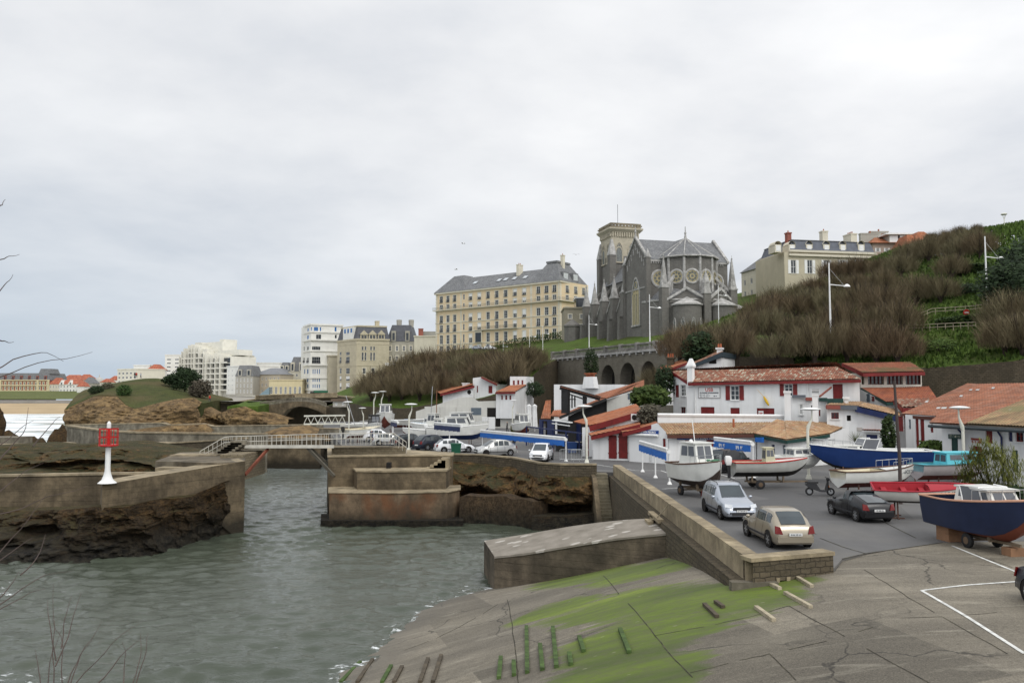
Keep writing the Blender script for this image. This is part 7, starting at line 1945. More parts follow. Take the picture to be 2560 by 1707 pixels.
b = hs0('red_fascia_house', 'low white house with long orange roof and deep red gable board beside the lamp post', (1472, 82), (1600, 79))
f = hw_(b, (1455, 82.5), (1605, 79), [(1455, 1068), (1472, 1067), (1605, 1030)], [(1485, 1065, 1515, 1074, 'n'), (1463, 1088, 1472, 1145, 'r')])
rp(b, [(1474, 1063, 81.6), (1433, 1054, 88), (1590, 1010, 88), (1612, 1022, 78.8)], M_TILE_ORANGE, fascia=M_RED, fe=(3,), fh=.55)
m = MB(); m.T = b.M(f); x0, x1, z0, z1 = f.rect(1584, 1034, 1604, 1052); m.box(x0, x1, -.6, -.05, z0, z1); m.disc((x0 + .35, -.62, (z0 + z1) / 2), .27, 14, 'y', 1); m.build('air_conditioner', [M_WHITEP, M_DARK], b.t)
b = hs0('red_door_annexe', 'small white annexe with a bright red door and a darker open red doorway', (1480, 78.5), (1577, 76.5), cat='annexe')
hw_(b, (1480, 78.5), (1578, 76.5), [(1480, 1091), (1578, 1068)], [(1522, 1088, 1542, 1146, 'ro'), (1547, 1080, 1569, 1146, 'ro')], back=3)
rp(b, [(1478, 1089, 78.0), (1470, 1084, 81.5), (1600, 1050, 81.5), (1600, 1058, 75.6)], M_TILE_ORANGE, fascia=M_RED, fe=(3,), fh=.35)
# --- folded canopies on posts
def canopy(label, a, c, posts, val=.44, txt=None, navy=False):
 P, R_ = at(*a), at(*c); d = (R_ - P); L = d.length; d.z = 0; rz = math.atan2(d.y, d.x)
 t_ = thing('folding_awning', label, 'awning', (P.x, P.y, ZQ), rz, 'folded awnings on white posts')
 h = P.z - ZQ
 m = MB(); m.tube([(0, 0, h), (L, 0, h)], .16, 10); m.tube([(0, -.1, h + .16), (L, -.1, h + .16)], .1, 8); m.build('awning_roll', M_WHITEP, t_)
 m = MB(); n_ = int(L / .35)
 for i in range(n_): m.box(L * i / n_ + .01, L * (i + 1) / n_ - .01, -.2, -.17, h - .15 - val + .03 * math.sin(i * 2.1), h - .1)
 v = m.build('valance', M_BLUEDK if navy else M_AWN, t_)
 if txt:
  for xf in (.25, .72): marks(v, Matrix(), L * xf, h - .36, 1.1, .26, 6, M_WHITEP, -.22)
 for px, py in posts:
  p = q(px, py); m = MB(); lx = (p.x - P.x) * math.cos(rz) + (p.y - P.y) * math.sin(rz); ly = -(p.x - P.x) * math.sin(rz) + (p.y - P.y) * math.cos(rz)
  lx = min(max(lx, .1), L - .1)
  m.tube([(lx, .05, 0), (lx, .05, h)], .055, 8); m.frustum(lx, .05, 0, .2, .15, .15, .06, .06); m.build('post', M_WHITEP, t_)
canopy('long folded blue and white awning on posts behind the silver hatchback', (1204, 1079, 92), (1415, 1094, 76), [(1206, 1122), (1304, 1143), (1415, 1153)])
canopy('short folded blue awning over the white line beside the yellow notice', (1603, 1108, 66), (1672, 1130, 56.5), [(1609, 1179), (1640, 1194), (1675, 1213)])
canopy('folded blue awning with white lettering above the dark van', (1789, 1099, 67), (1882, 1117, 61), [(1792, 1175), (1880, 1195)], txt=1)
canopy('folded navy and white awning in front of the white cabin cruiser', (1089, 1060, 92), (1154, 1070, 86), [(1090, 1120), (1152, 1128)], navy=True)
canopy('small folded white awning between the stern of two boats', (980, 1053, 112), (995, 1062, 108), [(984, 1098), (993, 1100)], navy=True)
# ================================================================ CARS
def paint(name, col, metal=.5):
 if name in CACHE: return CACHE[name]
 t = NT(name)
 c = t.mix(t.noise(.8, 3), sc(col, .88), sc(col, 1.1))
 CACHE[name] = t.fin(c, .28, metal, .5, Coat_Weight=.5 if col[0] > .05 else .15, Coat_Roughness=.08)
 return CACHE[name]
M_CARGL = m_glass('car glass', (0.035, 0.045, 0.05)); M_TAIL = PM('tail lamp red', (0.16, 0.008, 0.007), .25, .1); M_HEAD = PM('headlamp', (0.6, 0.62, 0.64), .12, .05, 2, .4)
M_PLAST = PM('black plastic trim', (0.025, 0.025, 0.027), .6, .2); M_RIM = PM('alloy rim', (0.42, 0.43, 0.44), .35, .1, 3, .8); M_PLATE = PM('number plate', (0.7, 0.7, 0.68), .4, .05)
CARS = {}
def car_mesh(kind):
 """x forward; each station: x, half width, belt half width, roof half width, z bottom, z belt, z roof"""
 P = {'estate': (4.45, 1.74, 1.62, .98), 'hatch': (4.2, 1.70, 1.45, .92), 'coupe': (4.0, 1.69, 1.36, .9), 'mpv': (4.2, 1.75, 1.62, .98), 'van': (4.1, 1.75, 1.80, 1.05), 'suv': (4.6, 1.8, 1.7, 1.05)}[kind]
 L, W, H, BZ = P
 w = W / 2; rear = {'estate': .05, 'hatch': .13, 'coupe': .42, 'mpv': .2, 'van': .03, 'suv': .12}[kind]; hood = {'estate': .29, 'hatch': .27, 'coupe': .28, 'mpv': .2, 'van': .24, 'suv': .27}[kind]
 ws_ = {'estate': .17, 'hatch': .19, 'coupe': .2, 'mpv': .22, 'van': .14, 'suv': .15}[kind]
 xs = lambda f: -L / 2 + L * f
 hb = BZ - .06
 st = [(0, .80, .74, .70, .30, BZ * .62, BZ * .64), (.015, .90, .82, .76, .22, BZ * .93, BZ * .96), (.04, .95, .86, .74, .2, BZ, BZ + .05)]
 ra = .04 + rear * .95
 st += [(ra * .55 + .02, .97, .9, .76, .2, BZ + .02, BZ + (H - BZ) * .55), (ra + .03, .98, .91, .74, .2, BZ + .02, H - .05), (.38, 1, .92, .77, .2, BZ, H), (.52, 1, .92, .76, .2, BZ - .01, H - .01), (1 - hood - ws_, 1, .92, .73, .2, BZ - .03, H - .07)]
 st += [(1 - hood, .99, .91, .82, .2, BZ - .05, BZ + .0), (1 - hood * .5, .97, .89, .8, .2, hb - .1, hb - .05), (.955, .92, .82, .7, .22, hb - .2, hb - .16), (.988, .84, .72, .6, .24, BZ * .6, BZ * .62), (1, .7, .6, .5, .32, BZ * .42, BZ * .44)]
 def sec(s):
  f, a, b, c, z0, zb, zr = s
  x = xs(f); a, b, c = a * w, b * w, c * w; zm = z0 + (zb - z0) * .5
  h = [(x, 0, z0), (x, a * .86, z0), (x, a * .97, z0 + .12), (x, a, zm), (x, b, zb), (x, (b + c * 2) / 3, zb + (zr - zb) * .72), (x, c * .9, zr), (x, 0, zr + .015)]
  return h + [(p[0], -p[1], p[2]) for p in h[-2:0:-1]]
 body = MB(); body.loft([sec(s) for s in st], 0, True, True, True)
 def lerp(f):
  for a, b in zip(st, st[1:]):
   if a[0] <= f <= b[0]:
    t_ = (f - a[0]) / max(b[0] - a[0], 1e-6); return tuple(p + (q_ - p) * t_ for p, q_ in zip(a, b))
  return st[-1]
 def side(f, v, sg, off=.012):
  s = lerp(f); b, c = s[2] * w, s[3] * w; m1 = (b + 2 * c) / 3
  y = b + (m1 - b) * v / .72 if v < .72 else m1 + (c * .9 - m1) * (v - .72) / .28
  return (xs(f), sg * (y + off), s[5] + (s[6] - s[5]) * v)
 gl = []
 f0 = ra + .0; f1 = 1 - hood - ws_
 cuts = {'estate': [(.05, .2), (.225, .44), (.46, f1 + .02)], 'van': [(.5, f1 + .02)], 'coupe': [(.3, .4), (.415, f1 + .01)]}.get(kind, [(f0 - .01, f0 + .11), (f0 + .13, .48), (.5, f1 + .02)])
 for a, b in cuts:
  for sg in (-1, 1):
   g = MB(); n = 4
   for i in range(n):
    A, B = a + (b - a) * i / n, a + (b - a) * (i + 1) / n
    for v0, v1 in ((.1, .66), (.66, .84)): g.quad(side(A, v0, sg), side(B, v0, sg), side(B, v1, sg), side(A, v1, sg))
   gl.append(('side_window', g))
 def top(f, k, off=.014):
  s = lerp(f); c = s[3] * w * .9
  return Vector((xs(f), c * k, s[6] + .015 * (1 - abs(k)) + off))
 g = MB(); a, b = 1 - hood - .012, f1 + .01
 for i in range(4):
  A, B = a + (b - a) * i / 4, a + (b - a) * (i + 1) / 4
  for k0, k1 in ((-.93, 0), (0, .93)): g.quad(top(A, k0) + Vector((.012, 0, 0)), top(A, k1) + Vector((.012, 0, 0)), top(B, k1) + Vector((.012, 0, 0)), top(B, k0) + Vector((.012, 0, 0)))
 gl.append(('windscreen', g))
 g = MB(); a, b = (.042, ra + .028)
 for i in range(4):
  A, B = a + (b - a) * i / 4, a + (b - a) * (i + 1) / 4
  for k0, k1 in ((-.88, 0), (0, .88)): g.quad(top(A, k0) - Vector((.02, 0, 0)), top(B, k0) - Vector((.02, 0, 0)), top(B, k1) - Vector((.02, 0, 0)), top(A, k1) - Vector((.02, 0, 0)))
 gl.append(('rear_window', g))
 parts = [('body', body, 'P', 40)] + [(n, m, 'G', False) for n, m in gl]
 R = .31 if kind != 'suv' else .36
 for f in (.185, .81):
  for sg in (-1, 1):
   x, y = xs(f), sg * (w - .11)
   t_ = MB(); t_.lathe([(0, -.09), (R * .7, -.09), (R, -.07), (R, .07), (R * .7, .09), (0, .09)], 18, (x, y, R), 0, axis='y')
   r_ = MB(); yy = y + sg * .095
   r_.lathe([(R * .62, 0), (R * .66, 0)], 16, (x, yy, R), 0, axis='y'); r_.disc((x, yy - sg * .004, R), R * .62, 14, 'y', 1); r_.disc((x, yy + sg * .006, R), R * .15, 8, 'y', 0)
   for k in range(6):
    th = k * math.pi / 3; c_, s_ = math.cos(th), math.sin(th); n_ = R * .1
    r_.add([(x - s_ * n_, yy + sg * .004, R + c_ * n_), (x + s_ * n_, yy + sg * .004, R - c_ * n_), (x + c_ * R * .62 + s_ * n_, yy + sg * .004, R + s_ * R * .62 - c_ * n_), (x + c_ * R * .62 - s_ * n_, yy + sg * .004, R + s_ * R * .62 + c_ * n_)], [(0, 1, 2, 3)])
   parts.append(('wheel', t_, 'T', 30, [('rim', r_)]))
   a_ = MB(); a_.disc((x, sg * (lerp(f)[1] * w + .004), R + .03), R * 1.17, 18, 'y'); a_.lathe([(R * 1.17, -.02), (R * 1.17, .012)], 18, (x, sg * (lerp(f)[1] * w), R + .03), 0, axis='y')
   parts.append(('wheel_arch', a_, 'B', False))
 for sg in (-1, 1):
  z = BZ * .78
  m = MB(); m.add([(xs(.986), sg * w * .52, z - .14), (xs(.953), sg * w * .9, z - .08), (xs(.93), sg * w * .87, z + .07), (xs(.968), sg * w * .5, z + .03)], [(0, 1, 2, 3)]); m.v = [(a + .05, b, c) for a, b, c in m.v]; parts.append(('headlight', m, 'H', False))
  m = MB(); m.prism([(xs(.0) - .02, sg * w * .6, BZ * .68), (xs(.012), sg * w * .93, BZ * .7), (xs(.03), sg * w * .9, BZ * 1.02), (xs(.012) - .02, sg * w * .7, BZ * .98)], (-.03, 0, 0), (.03, 0, 0)); parts.append(('tail_light', m, 'R', False))
  m = MB(); m.ball((xs(1 - hood - .06), sg * (w * .99 + .08), BZ + .03), .1, 6, 0, (.7, 1, .75)); parts.append(('wing_mirror', m, 'P', True))
 m = MB(); m.box(xs(.992), xs(1) + .025, -w * .48, w * .48, .56, .68, 0); m.box(xs(.985), xs(1) + .02, -w * .55, w * .55, .3, .42, 0); parts.append(('grille', m, 'K', False))
 m = MB(); m.box(xs(0) - .05, xs(.05), -w * .84, w * .84, .3, .52); m.v = [(x, y, z) if abs(y) < w * .8 else (x, y, z) for x, y, z in m.v]; parts.append(('bumper', m, 'P', False))
 m = MB(); m.box(xs(1) + .02, xs(1) + .035, -.26, .26, .46, .56); parts.append(('number_plate', m, 'N', False))
 m = MB(); m.box(xs(0) - .065, xs(0) - .02, -.26, .26, .56, .67); parts.append(('number_plate', m, 'N', False))
 if kind == 'estate':
  for sg in (-1, 1): m = MB(); m.tube([(xs(.14), sg * w * .68, H - .03), (xs(.18), sg * w * .68, H + .06), (xs(.5), sg * w * .68, H + .06), (xs(.56), sg * w * .68, H - .03)], .02, 6); parts.append(('roof_rail', m, 'K', False))
 for sg in (-1, 1):
  m = MB(); m.bar((xs(.25), sg * w, .42), (xs(.745), sg * w, .42), .03, .07); parts.append(('side_trim', m, 'K', False))
  for f in (.33, .52, .7):
   q_ = lerp(f); zm_ = q_[4] + (q_[5] - q_[4]) * .5; m = MB()
   for (y0, z0), (y1, z1) in (((q_[1] * w, .32), (q_[1] * w, zm_)), ((q_[1] * w, zm_), (q_[2] * w, q_[5] - .02))): m.quad((xs(f) - .011, sg * (y0 + .005), z0), (xs(f) + .011, sg * (y0 + .005), z0), (xs(f) + .011, sg * (y1 + .005), z1), (xs(f) - .011, sg * (y1 + .005), z1))
   parts.append(('door_seam', m, 'B', False))
 return parts
def car(kind, label, x, y, hd, col, z=ZQ, name='parked_car', plate=None):
 """hd: heading vector (dx, dy)"""
 t_ = thing(name, label, 'car', (x, y, z + .004), math.atan2(hd[1], hd[0]), 'parked cars')
 mt = {'P': col, 'G': M_CARGL, 'T': M_BLACK, 'B': M_DARK, 'H': M_HEAD, 'R': M_TAIL, 'K': M_PLAST, 'N': M_PLATE}
 if kind not in CARS:
  CARS[kind] = []
  for p in car_mesh(kind):
   o = p[1].build(p[0], mt[p[2]], t_, smooth=p[3]); rec = [p[0], o.data, p[2], []]
   if len(p) > 4:
    for n, m in p[4]: s_ = m.build(n, [M_RIM, M_DARK], o); rec[3].append((n, s_.data))
   CARS[kind].append(rec)
  return t_
 for n, d, k, sub in CARS[kind]:
  if k == 'P': d = d.copy(); d.materials[0] = col
  o = bpy.data.objects.new(n, d); COL.objects.link(o); o.parent = t_
  for n2, d2 in sub: s_ = bpy.data.objects.new(n2, d2); COL.objects.link(s_); s_.parent = o
 return t_
SILV = paint('silver paint', (0.42, 0.45, 0.50), .6); BEIG = paint('champagne paint', (0.36, 0.315, 0.24), .5); BLKP = paint('black paint', (0.012, 0.012, 0.014), .2); WHTP = paint('white car paint', (0.72, 0.73, 0.74), 0); NAVP = paint('dark navy paint', (0.014, 0.018, 0.03), .3); SILG = paint('pale silver paint', (0.5, 0.5, 0.48), .5)
c = car('estate', 'silver estate car with roof rails facing the slipway, beside the parapet', 11.0, 42.2, (.04, -1), SILV)
c2 = car('hatch', 'champagne hatchback with big rear window, behind the parapet corner', 11.05, 34.8, (-.05, 1), BEIG)
c3 = car('coupe', 'black coupe parked tail out in front of the red rowing boat', 17.3, 41.4, (-.08, 1), BLKP)
for cc, tx_, fr_ in ((c, 'ST 987 SR 2', 2.26), (c2, '8106 XK 64', -2.17), (c3, 'CE 483 DL', -2.07)):
 TEXT('lettering', tx_, .085, M_TXT, cc, (fr_, 0, .512 if fr_ > 0 else .615), (math.pi / 2, 0, math.pi / 2 if fr_ > 0 else -math.pi / 2))
car('van', 'black panel van parked behind the boat with the red gunwale', 17.6, 66.0, (.8, .6), BLKP)
car('mpv', 'small white car seen head on beneath the blue awning', 2.75, 76.9, (-.22, -1), WHTP)
car('mpv', 'silver family car turned left behind the curving parapet', -1.7, 83.2, (-.92, -.4), SILG)
car('hatch', 'white hatchback facing right with orange tail lights by the railing', -6.1, 87.8, (.95, .3), WHTP)
car('suv', 'black sport utility car next to the white hatchback', -8.8, 92.0, (.72, .7), NAVP)
car('suv', 'very dark car half hidden behind the lamp post by the bridge', -11.6, 94.2, (.8, .6), BLKP)
car('hatch', 'old white hatchback beside the cream open boat', -14.8, 100.5, (1, .05), SILG)
car('mpv', 'white car half hidden behind the old white hatchback', -17.4, 108, (1, .1), WHTP)
car('hatch', 'blue car parked far back among the boats', -20.2, 158, (-.5, -.85), paint('sky blue paint', (.12, .25, .45), .3))
car('coupe', 'dark car cut off by the right edge of the photograph', 16.0, 23.3, (0, -1), NAVP, 4.2)
car('van', 'dark blue van deep in the alley beside the red pillars', 44.6, 93, (-.3, -1), paint('truck blue paint', (.015, .05, .12), .2))
for px, lb in ((1196, 'grey car parked below the apricot hotel'), (1226, 'white car parked below the apricot hotel')):
 p = hill_at(px, 877, 200); car('hatch', lb, p.x, p.y, (1, -.6), WHTP if px > 1200 else SILV, p.z + .3)
# scooter
sc_ = thing('motor_scooter', 'black motor scooter on its stand beside the blue motor boat', 'scooter', q(2050, 1238), math.radians(-8), None)
for x in (-.62, .62):
 m = MB(); m.lathe([(0, -.05), (.16, -.05), (.24, -.04), (.24, .04), (.16, .05), (0, .05)], 16, (x, 0, .24), 0, axis='y'); o = m.build('wheel', M_BLACK, sc_, smooth=30)
 m = MB(); m.disc((x, -.056, .24), .14, 12, 'y'); m.build('rim', M_RIM, o)
m = MB(); m.loft([[(x, -a, z0), (x, a, z0), (x, a * .8, z1), (x, -a * .8, z1)] for x, a, z0, z1 in ((-.85, .06, .62, .7), (-.6, .15, .42, .72), (-.2, .16, .3, .7), (0, .17, .22, .36), (.3, .17, .22, .34), (.42, .16, .3, .8), (.5, .1, .4, .95))], 0, True, True, True); m.build('body', PM('scooter black', (.02, .02, .022), .35), sc_, smooth=40)
m = MB(); m.loft([[(x, -a, z), (x, a, z), (x, a * .8, z + .1), (x, -a * .8, z + .1)] for x, a, z in ((-.85, .09, .74), (-.5, .15, .72), (-.1, .12, .72))], 0, True, True, True); m.build('seat', M_BLACK, sc_)
m = MB(); m.tube([(.62, -.08, .24), (.5, 0, .6), (.4, 0, 1.05)], .03); m.tube([(.4, -.32, 1.1), (.42, 0, 1.05), (.4, .32, 1.1)], .025); m.ball((.5, 0, .98), .1, 6); m.build('handlebar', M_PLAST, sc_)
m = MB(); m.box(.5, .53, -.12, .12, .5, .62); m.build('side_panel', PM('orange panel', (.5, .16, .03)), sc_)
# ================================================================ BOATS
M_RED_ANTI = PM('antifouling red', (0.17, 0.045, 0.03), .8, .3, 2); M_GEL = PM('white gelcoat', (0.68, 0.68, 0.64), .35, .1, 1.2); M_CREAMG = PM('cream gelcoat', (0.66, 0.6, 0.44), .4, .12, 1.2)
M_TEAK = PM('varnished deck', (0.42, 0.2, 0.09), .5, .15, 2); M_PERSPEX = m_glass('boat window', (0.07, 0.075, 0.085)); M_BLKB = PM('black bottom paint', (0.02, 0.019, 0.018), .8, .3)
def boat(label, p, hd, L, B, D, top, bot, rail, deck=None, cab=None, eng=False, rails=True, z=.5, name='motor_boat', reg=None, wind=False, cabmat=None, lift=0.0, split=.34, inside=None):
 """p: world x,y of the middle; z: keel above the quay; cab=(x0,x1,half width,height) as fractions of L,B,D"""
 b = thing(name, label, 'boat', (p[0], p[1], ZQ), math.atan2(hd[1], hd[0]), 'boats on the hard')
 deck = deck or M_GEL
 N = 13
 def S(s):
  bw = B / 2 * (min(1, .88 + .35 * s) if s < .35 else (1 - ((s - .35) / .65) ** 2.6))
  zs = z + D * (1 + .42 * max(0, s - .25) ** 1.6); zk = z + D * .8 * max(0, (s - .7) / .3) ** 2.2
  return -L / 2 + L * s + (.06 * L * 0), max(bw, .015), zs, zk
 rows = []
 for i in range(N):
  x, bw, zs, zk = S(i / (N - 1)); zc = zk + (zs - zk) * split; fl = .3 * (i / (N - 1)) ** 4
  h = [(x - fl * L * .06, 0, zk), (x, bw * .8, zc), (x, bw * .84, zc + .03), (x + .0, bw * .96, zc + (zs - zc) * .6), (x + fl * L * .05, bw, zs)]
  rows.append([(a, -c, d) for a, c, d in h[::-1]] + h[1:])
 m = MB(); m.loft(rows, [0, 0, 0, 1, 1, 0, 0, 0], False, True); m.build('hull', [top, bot], b, smooth=35)
 m = MB()
 for sg in (-1, 1): m.tube([Vector((S(i / 24)[0], sg * S(i / 24)[1], S(i / 24)[2])) for i in range(25)], .045, 6)
 m.tube([(-L / 2, -S(0)[1], S(0)[2]), (-L / 2, S(0)[1], S(0)[2])], .045, 6); m.build('gunwale', rail, b)
 m = MB(); fs = .55 if not cab else min(.6, cab[0])
 R_ = lambda s, k, dz: (S(s)[0], S(s)[1] * k, S(s)[2] + dz)
 m.loft([[R_(s, -.97, -.05), R_(s, 0, .05), R_(s, .97, -.05)] for s in [fs + (1 - fs) * i / 8 for i in range(9)]], 0); m.build('deck', deck, b, smooth=True)
 m = MB(); m.loft([[R_(s, -.95, -.03), (S(s)[0], -S(s)[1] * .86, z + D * .55), (S(s)[0], S(s)[1] * .86, z + D * .55), R_(s, .95, -.03)] for s in [fs * i / 6 for i in range(7)]], 0, False, True, True)
 for s in (.12, .32, .5):
  if not cab or s < cab[0]: m.box(S(s)[0] - .12, S(s)[0] + .12, -S(s)[1] * .9, S(s)[1] * .9, z + D * .72, z + D * .77)
 m.build('cockpit', inside or deck, b)
 if cab:
  c0, c1, cw, chh = cab; x0, x1 = -L / 2 + L * c0, -L / 2 + L * c1; zb = z + D * .95; zt2 = zb + chh; w0 = B / 2 * cw
  cm = cabmat or M_GEL
  m = MB(); tp = .86; f_ = (x1 - x0) * .18
  v = [(x0, -w0, zb), (x1, -w0 * .75, zb), (x1, w0 * .75, zb), (x0, w0, zb), (x0 + .05, -w0 * tp, zt2), (x1 - f_, -w0 * tp * .8, zt2), (x1 - f_, w0 * tp * .8, zt2), (x0 + .05, w0 * tp, zt2)]
  m.add(v, [(0, 3, 2, 1), (4, 5, 6, 7), (0, 1, 5, 4), (1, 2, 6, 5), (2, 3, 7, 6), (3, 0, 4, 7)]); m.box(x0 - .1, x1 - f_ * .7, -w0 * tp * 1.02, w0 * tp * 1.02, zt2 + .002, zt2 + .07); co_ = m.build('cabin', cm, b)
  V = [Vector(a) for a in v]
  def pane(a, b_, c, d, u0, u1, v0, v1, off):
   f = lambda u, t_: (V[a].lerp(V[b_], u)).lerp(V[d].lerp(V[c], u), t_) + Vector(off)
   m = MB(); m.poly([f(u0, v0), f(u1, v0), f(u1, v1), f(u0, v1)]); m.build('window', M_PERSPEX, co_)
  for u0, u1 in ((.1, .48), (.54, .9)):
   pane(0, 1, 5, 4, u0, u1, .45, .88, (0, -.015, 0)); pane(3, 2, 6, 7, u0, u1, .45, .88, (0, .015, 0))
   pane(1, 2, 6, 5, u0, u1, .35, .9, (.015, 0, 0)); pane(0, 3, 7, 4, u0, u1, .3, .85, (-.015, 0, 0))
 if wind:
  x = -L / 2 + L * wind[0]; zb = z + D * 1.02; wd_ = B / 2 * .8; h = wind[1]
  m = MB(); W_ = [(x - .9, -wd_, zb), (x, -wd_ * .8, zb), (x, wd_ * .8, zb), (x - .9, wd_, zb)]; T = [(a - .35, c * .86, d + h) for a, c, d in W_]
  for i in range(3): m.quad(W_[i], W_[i + 1], T[i + 1], T[i], 0)
  o = m.build('windscreen', M_PERSPEX, b); m = MB()
  for P in (W_, T): m.tube(P, .03, 5)
  for a, c in zip(W_, T): m.tube([a, c], .03, 5)
  m.build('windscreen_frame', M_WHITEP, o)
 if rails:
  m = MB(); ss = [.62 + .37 * i / 5 for i in range(6)]
  for sg in (-1, 1):
   m.tube([R_(s, sg * .93, .42) for s in ss], .016, 5)
   for s in ss: m.tube([R_(s, sg * .95, 0), R_(s, sg * .93, .42)], .013, 4)
  m.build('railing', M_GALV, b)
 if eng:
  m = MB(); x = -L / 2 - .12; zt2 = z + D + .05
  m.loft([[(x + dx, -a, zz3), (x + dx, a, zz3), (x + dx - .45 * k, a * .8, zz3), (x + dx - .45 * k, -a * .8, zz3)] for zz3, a, dx, k in ((zt2 - .25, .1, 0, .6), (zt2, .15, .05, .9), (zt2 + .25, .14, .05, .9), (zt2 + .36, .08, -.05, .6))], 0, True, True, True); e_ = m.build('outboard_motor', M_WHITEP if eng == 1 else M_BLKB, b, smooth=45)
  m = MB(); m.box(x - .2, x - .02, -.06, .06, z - .1, zt2 - .2); m.build('leg', M_PLAST, e_)
 if reg: TEXT('lettering', reg[0], reg[1], M_TXT, b, (-L / 2 + L * reg[2], -S(reg[2])[1] * .985 - .03, S(reg[2])[2] - D * .28), (math.radians(84), 0, reg[3] if len(reg) > 3 else .12))
 return b
def trailer(label, p, hd, L, w_=1.5):
 t_ = thing('boat_trailer', label, 'trailer', (p[0], p[1], ZQ), math.atan2(hd[1], hd[0]), 'trailers under the boats')
 m = MB(); m.bar((-L * .35, -.3, .42), (L * .55, 0, .42), .08, .1); m.bar((-L * .35, .3, .42), (L * .55, 0, .42), .08, .1); m.bar((-L * .2, -w_ / 2, .32), (-L * .2, w_ / 2, .32), .08, .08)
 for x in (-L * .3, L * .15):
  m.bar((x, -w_ * .35, .45), (x, w_ * .35, .45), .1, .1)
  for s_ in (-1, 1): m.bar((x, s_ * w_ * .33, .45), (x, s_ * w_ * .36, .8), .1, .12)
 m.build('frame', PM('rusty galvanised frame', (.16, .12, .08), .8, .3), t_)
 for s_ in (-1, 1):
  m = MB(); m.lathe([(0, -.08), (.2, -.08), (.3, -.06), (.3, .06), (.2, .08), (0, .08)], 16, (-L * .2, s_ * w_ / 2, .3), 0, axis='y'); o = m.build('wheel', M_BLACK, t_, smooth=30); m = MB(); m.disc((-L * .2, s_ * (w_ / 2 + .085), .3), .15, 12, 'y'); m.build('rim', PM('rusty rim', (.12, .08, .05), .8, .3), o)
 return t_
def stand(label, p, hd, xs_, w_, h, mat=None):
 t_ = thing('boat_stand', label, 'stand', (p[0], p[1], ZQ), math.atan2(hd[1], hd[0]), 'stands under the boats')
 for x in xs_:
  for s_ in (-1, 1):
   m = MB(); m.bar((x, s_ * w_, .05), (x, s_ * w_ * .75, h), .07, .07); m.bar((x - .3, s_ * w_, .03), (x + .3, s_ * w_, .03), .07, .06); m.bar((x, s_ * w_ - .3, .03), (x, s_ * w_ + .3, .03), .07, .06); m.build('prop', mat or PM('rusty steel', (.1, .05, .035)), t_)
 return t_
M_NAVYH = PM('navy hull paint', (0.012, 0.02, 0.055), .4, .15, 1.5); M_BLUEH = PM('royal blue hull', (0.010, 0.034, 0.135), .35, .12, 1.5)
b = boat('white fishing boat with wheelhouse and green net on the bow, beside the quay wall', (11.3, 50.0), (.32, -.95), 4.7, 2.2, 1.35, M_GEL, PM('brown bottom paint', (.07, .05, .04)), PM('brown rub rail', (.1, .05, .03)), cab=(.3, .68, .74, 1.35), z=.55, split=.3)
m = MB(); rr = random.Random(4)
for i in range(14): a = rr.uniform(0, 6.28); m.tube([(1.7 + .3 * math.cos(a + k) , .35 * math.sin(a * 2 + k), 2.2 + rr.uniform(0, .12)) for k in (0, 1, 2)], .03, 4)
tag(m.build('fishing_net', PM('green net', (.1, .25, .15)), loc=b.location, rz=b.rotation_euler.z), 'heap of green fishing net on the bow of the wheelhouse boat', 'net')
m = MB(); m.tube([(-.4, 0, 3.15), (-.7, 0, 4.6)], .025, 5); m.ball((-.2, -.4, 3.3), .12, 6); m.build('antenna', M_WHITEP, b)
trailer('rusty trailer under the white wheelhouse boat', (11.3, 50.0), (.32, -.95), 4.4)
boat('grey open boat with red gunwale, console and white outboard on a trailer', (17.0, 54.5), (1, .05), 5.0, 1.9, .95, PM('pale grey hull', (.42, .42, .39), .5), M_BLKB, PM('red gunwale', (.45, .03, .02)), inside=PM('beige liner', (.5, .47, .36)), cab=(.42, .56, .42, .95), cabmat=PM('beige console', (.5, .47, .33)), eng=1, z=.75, rails=False)
trailer('low trailer with concrete block under the grey red railed boat', (17.0, 54.5), (1, .05), 4.6)
boat('small white cabin boat behind the grey boat', (20.0, 58.3), (1, .2), 4.2, 1.8, .9, M_GEL, M_GEL, M_GEL, cab=(.4, .75, .7, .55), z=.9)
boat('big royal blue motor boat with white deck and raked windscreen', (24.9, 57.2), (-1, .06), 8.2, 2.7, 1.35, M_BLUEH, M_BLKB, M_WHITEP, z=.95, wind=(.62, .75), split=.12, cab=(.62, .86, .6, .35))
stand('dark props under the royal blue motor boat', (24.9, 57.2), (-1, .06), (-2.5, 0, 2.2), 1.0, 1.2)
boat('white open sailing boat with low rails and black registration', (22.1, 50.2), (.97, .24), 5.3, 1.9, 1.0, M_GEL, PM('dark red bottom', (.09, .02, .016)), PM('brown rub rail', (.1, .05, .03)), z=.55, reg=('SA5CE78', .3, .84, .25), inside=M_CREAMG)
stand('low props under the white open sailing boat', (22.1, 50.2), (.97, .24), (-1.6, 1.4), .6, .8)
boat('red lined rowing boat with white hull, on thin metal props', (20.4, 41.2), (1, -.3), 4.6, 1.7, .8, PM('white wooden hull', (.6, .58, .53)), PM('dark bottom', (.07, .06, .05)), PM('crimson gunwale', (.35, .015, .03)), inside=PM('crimson interior', (.33, .015, .025)), deck=PM('crimson interior', (.33, .015, .025)), z=.75, rails=False, name='rowing_boat', reg=('BA242', .3, .72, .35))
bpy.data.objects['rowing_boat'].rotation_euler.x = .16
stand('thin rusty props under the red lined rowing boat', (20.4, 41.2), (1, -.3), (-1.2, 1.0), .55, .95)
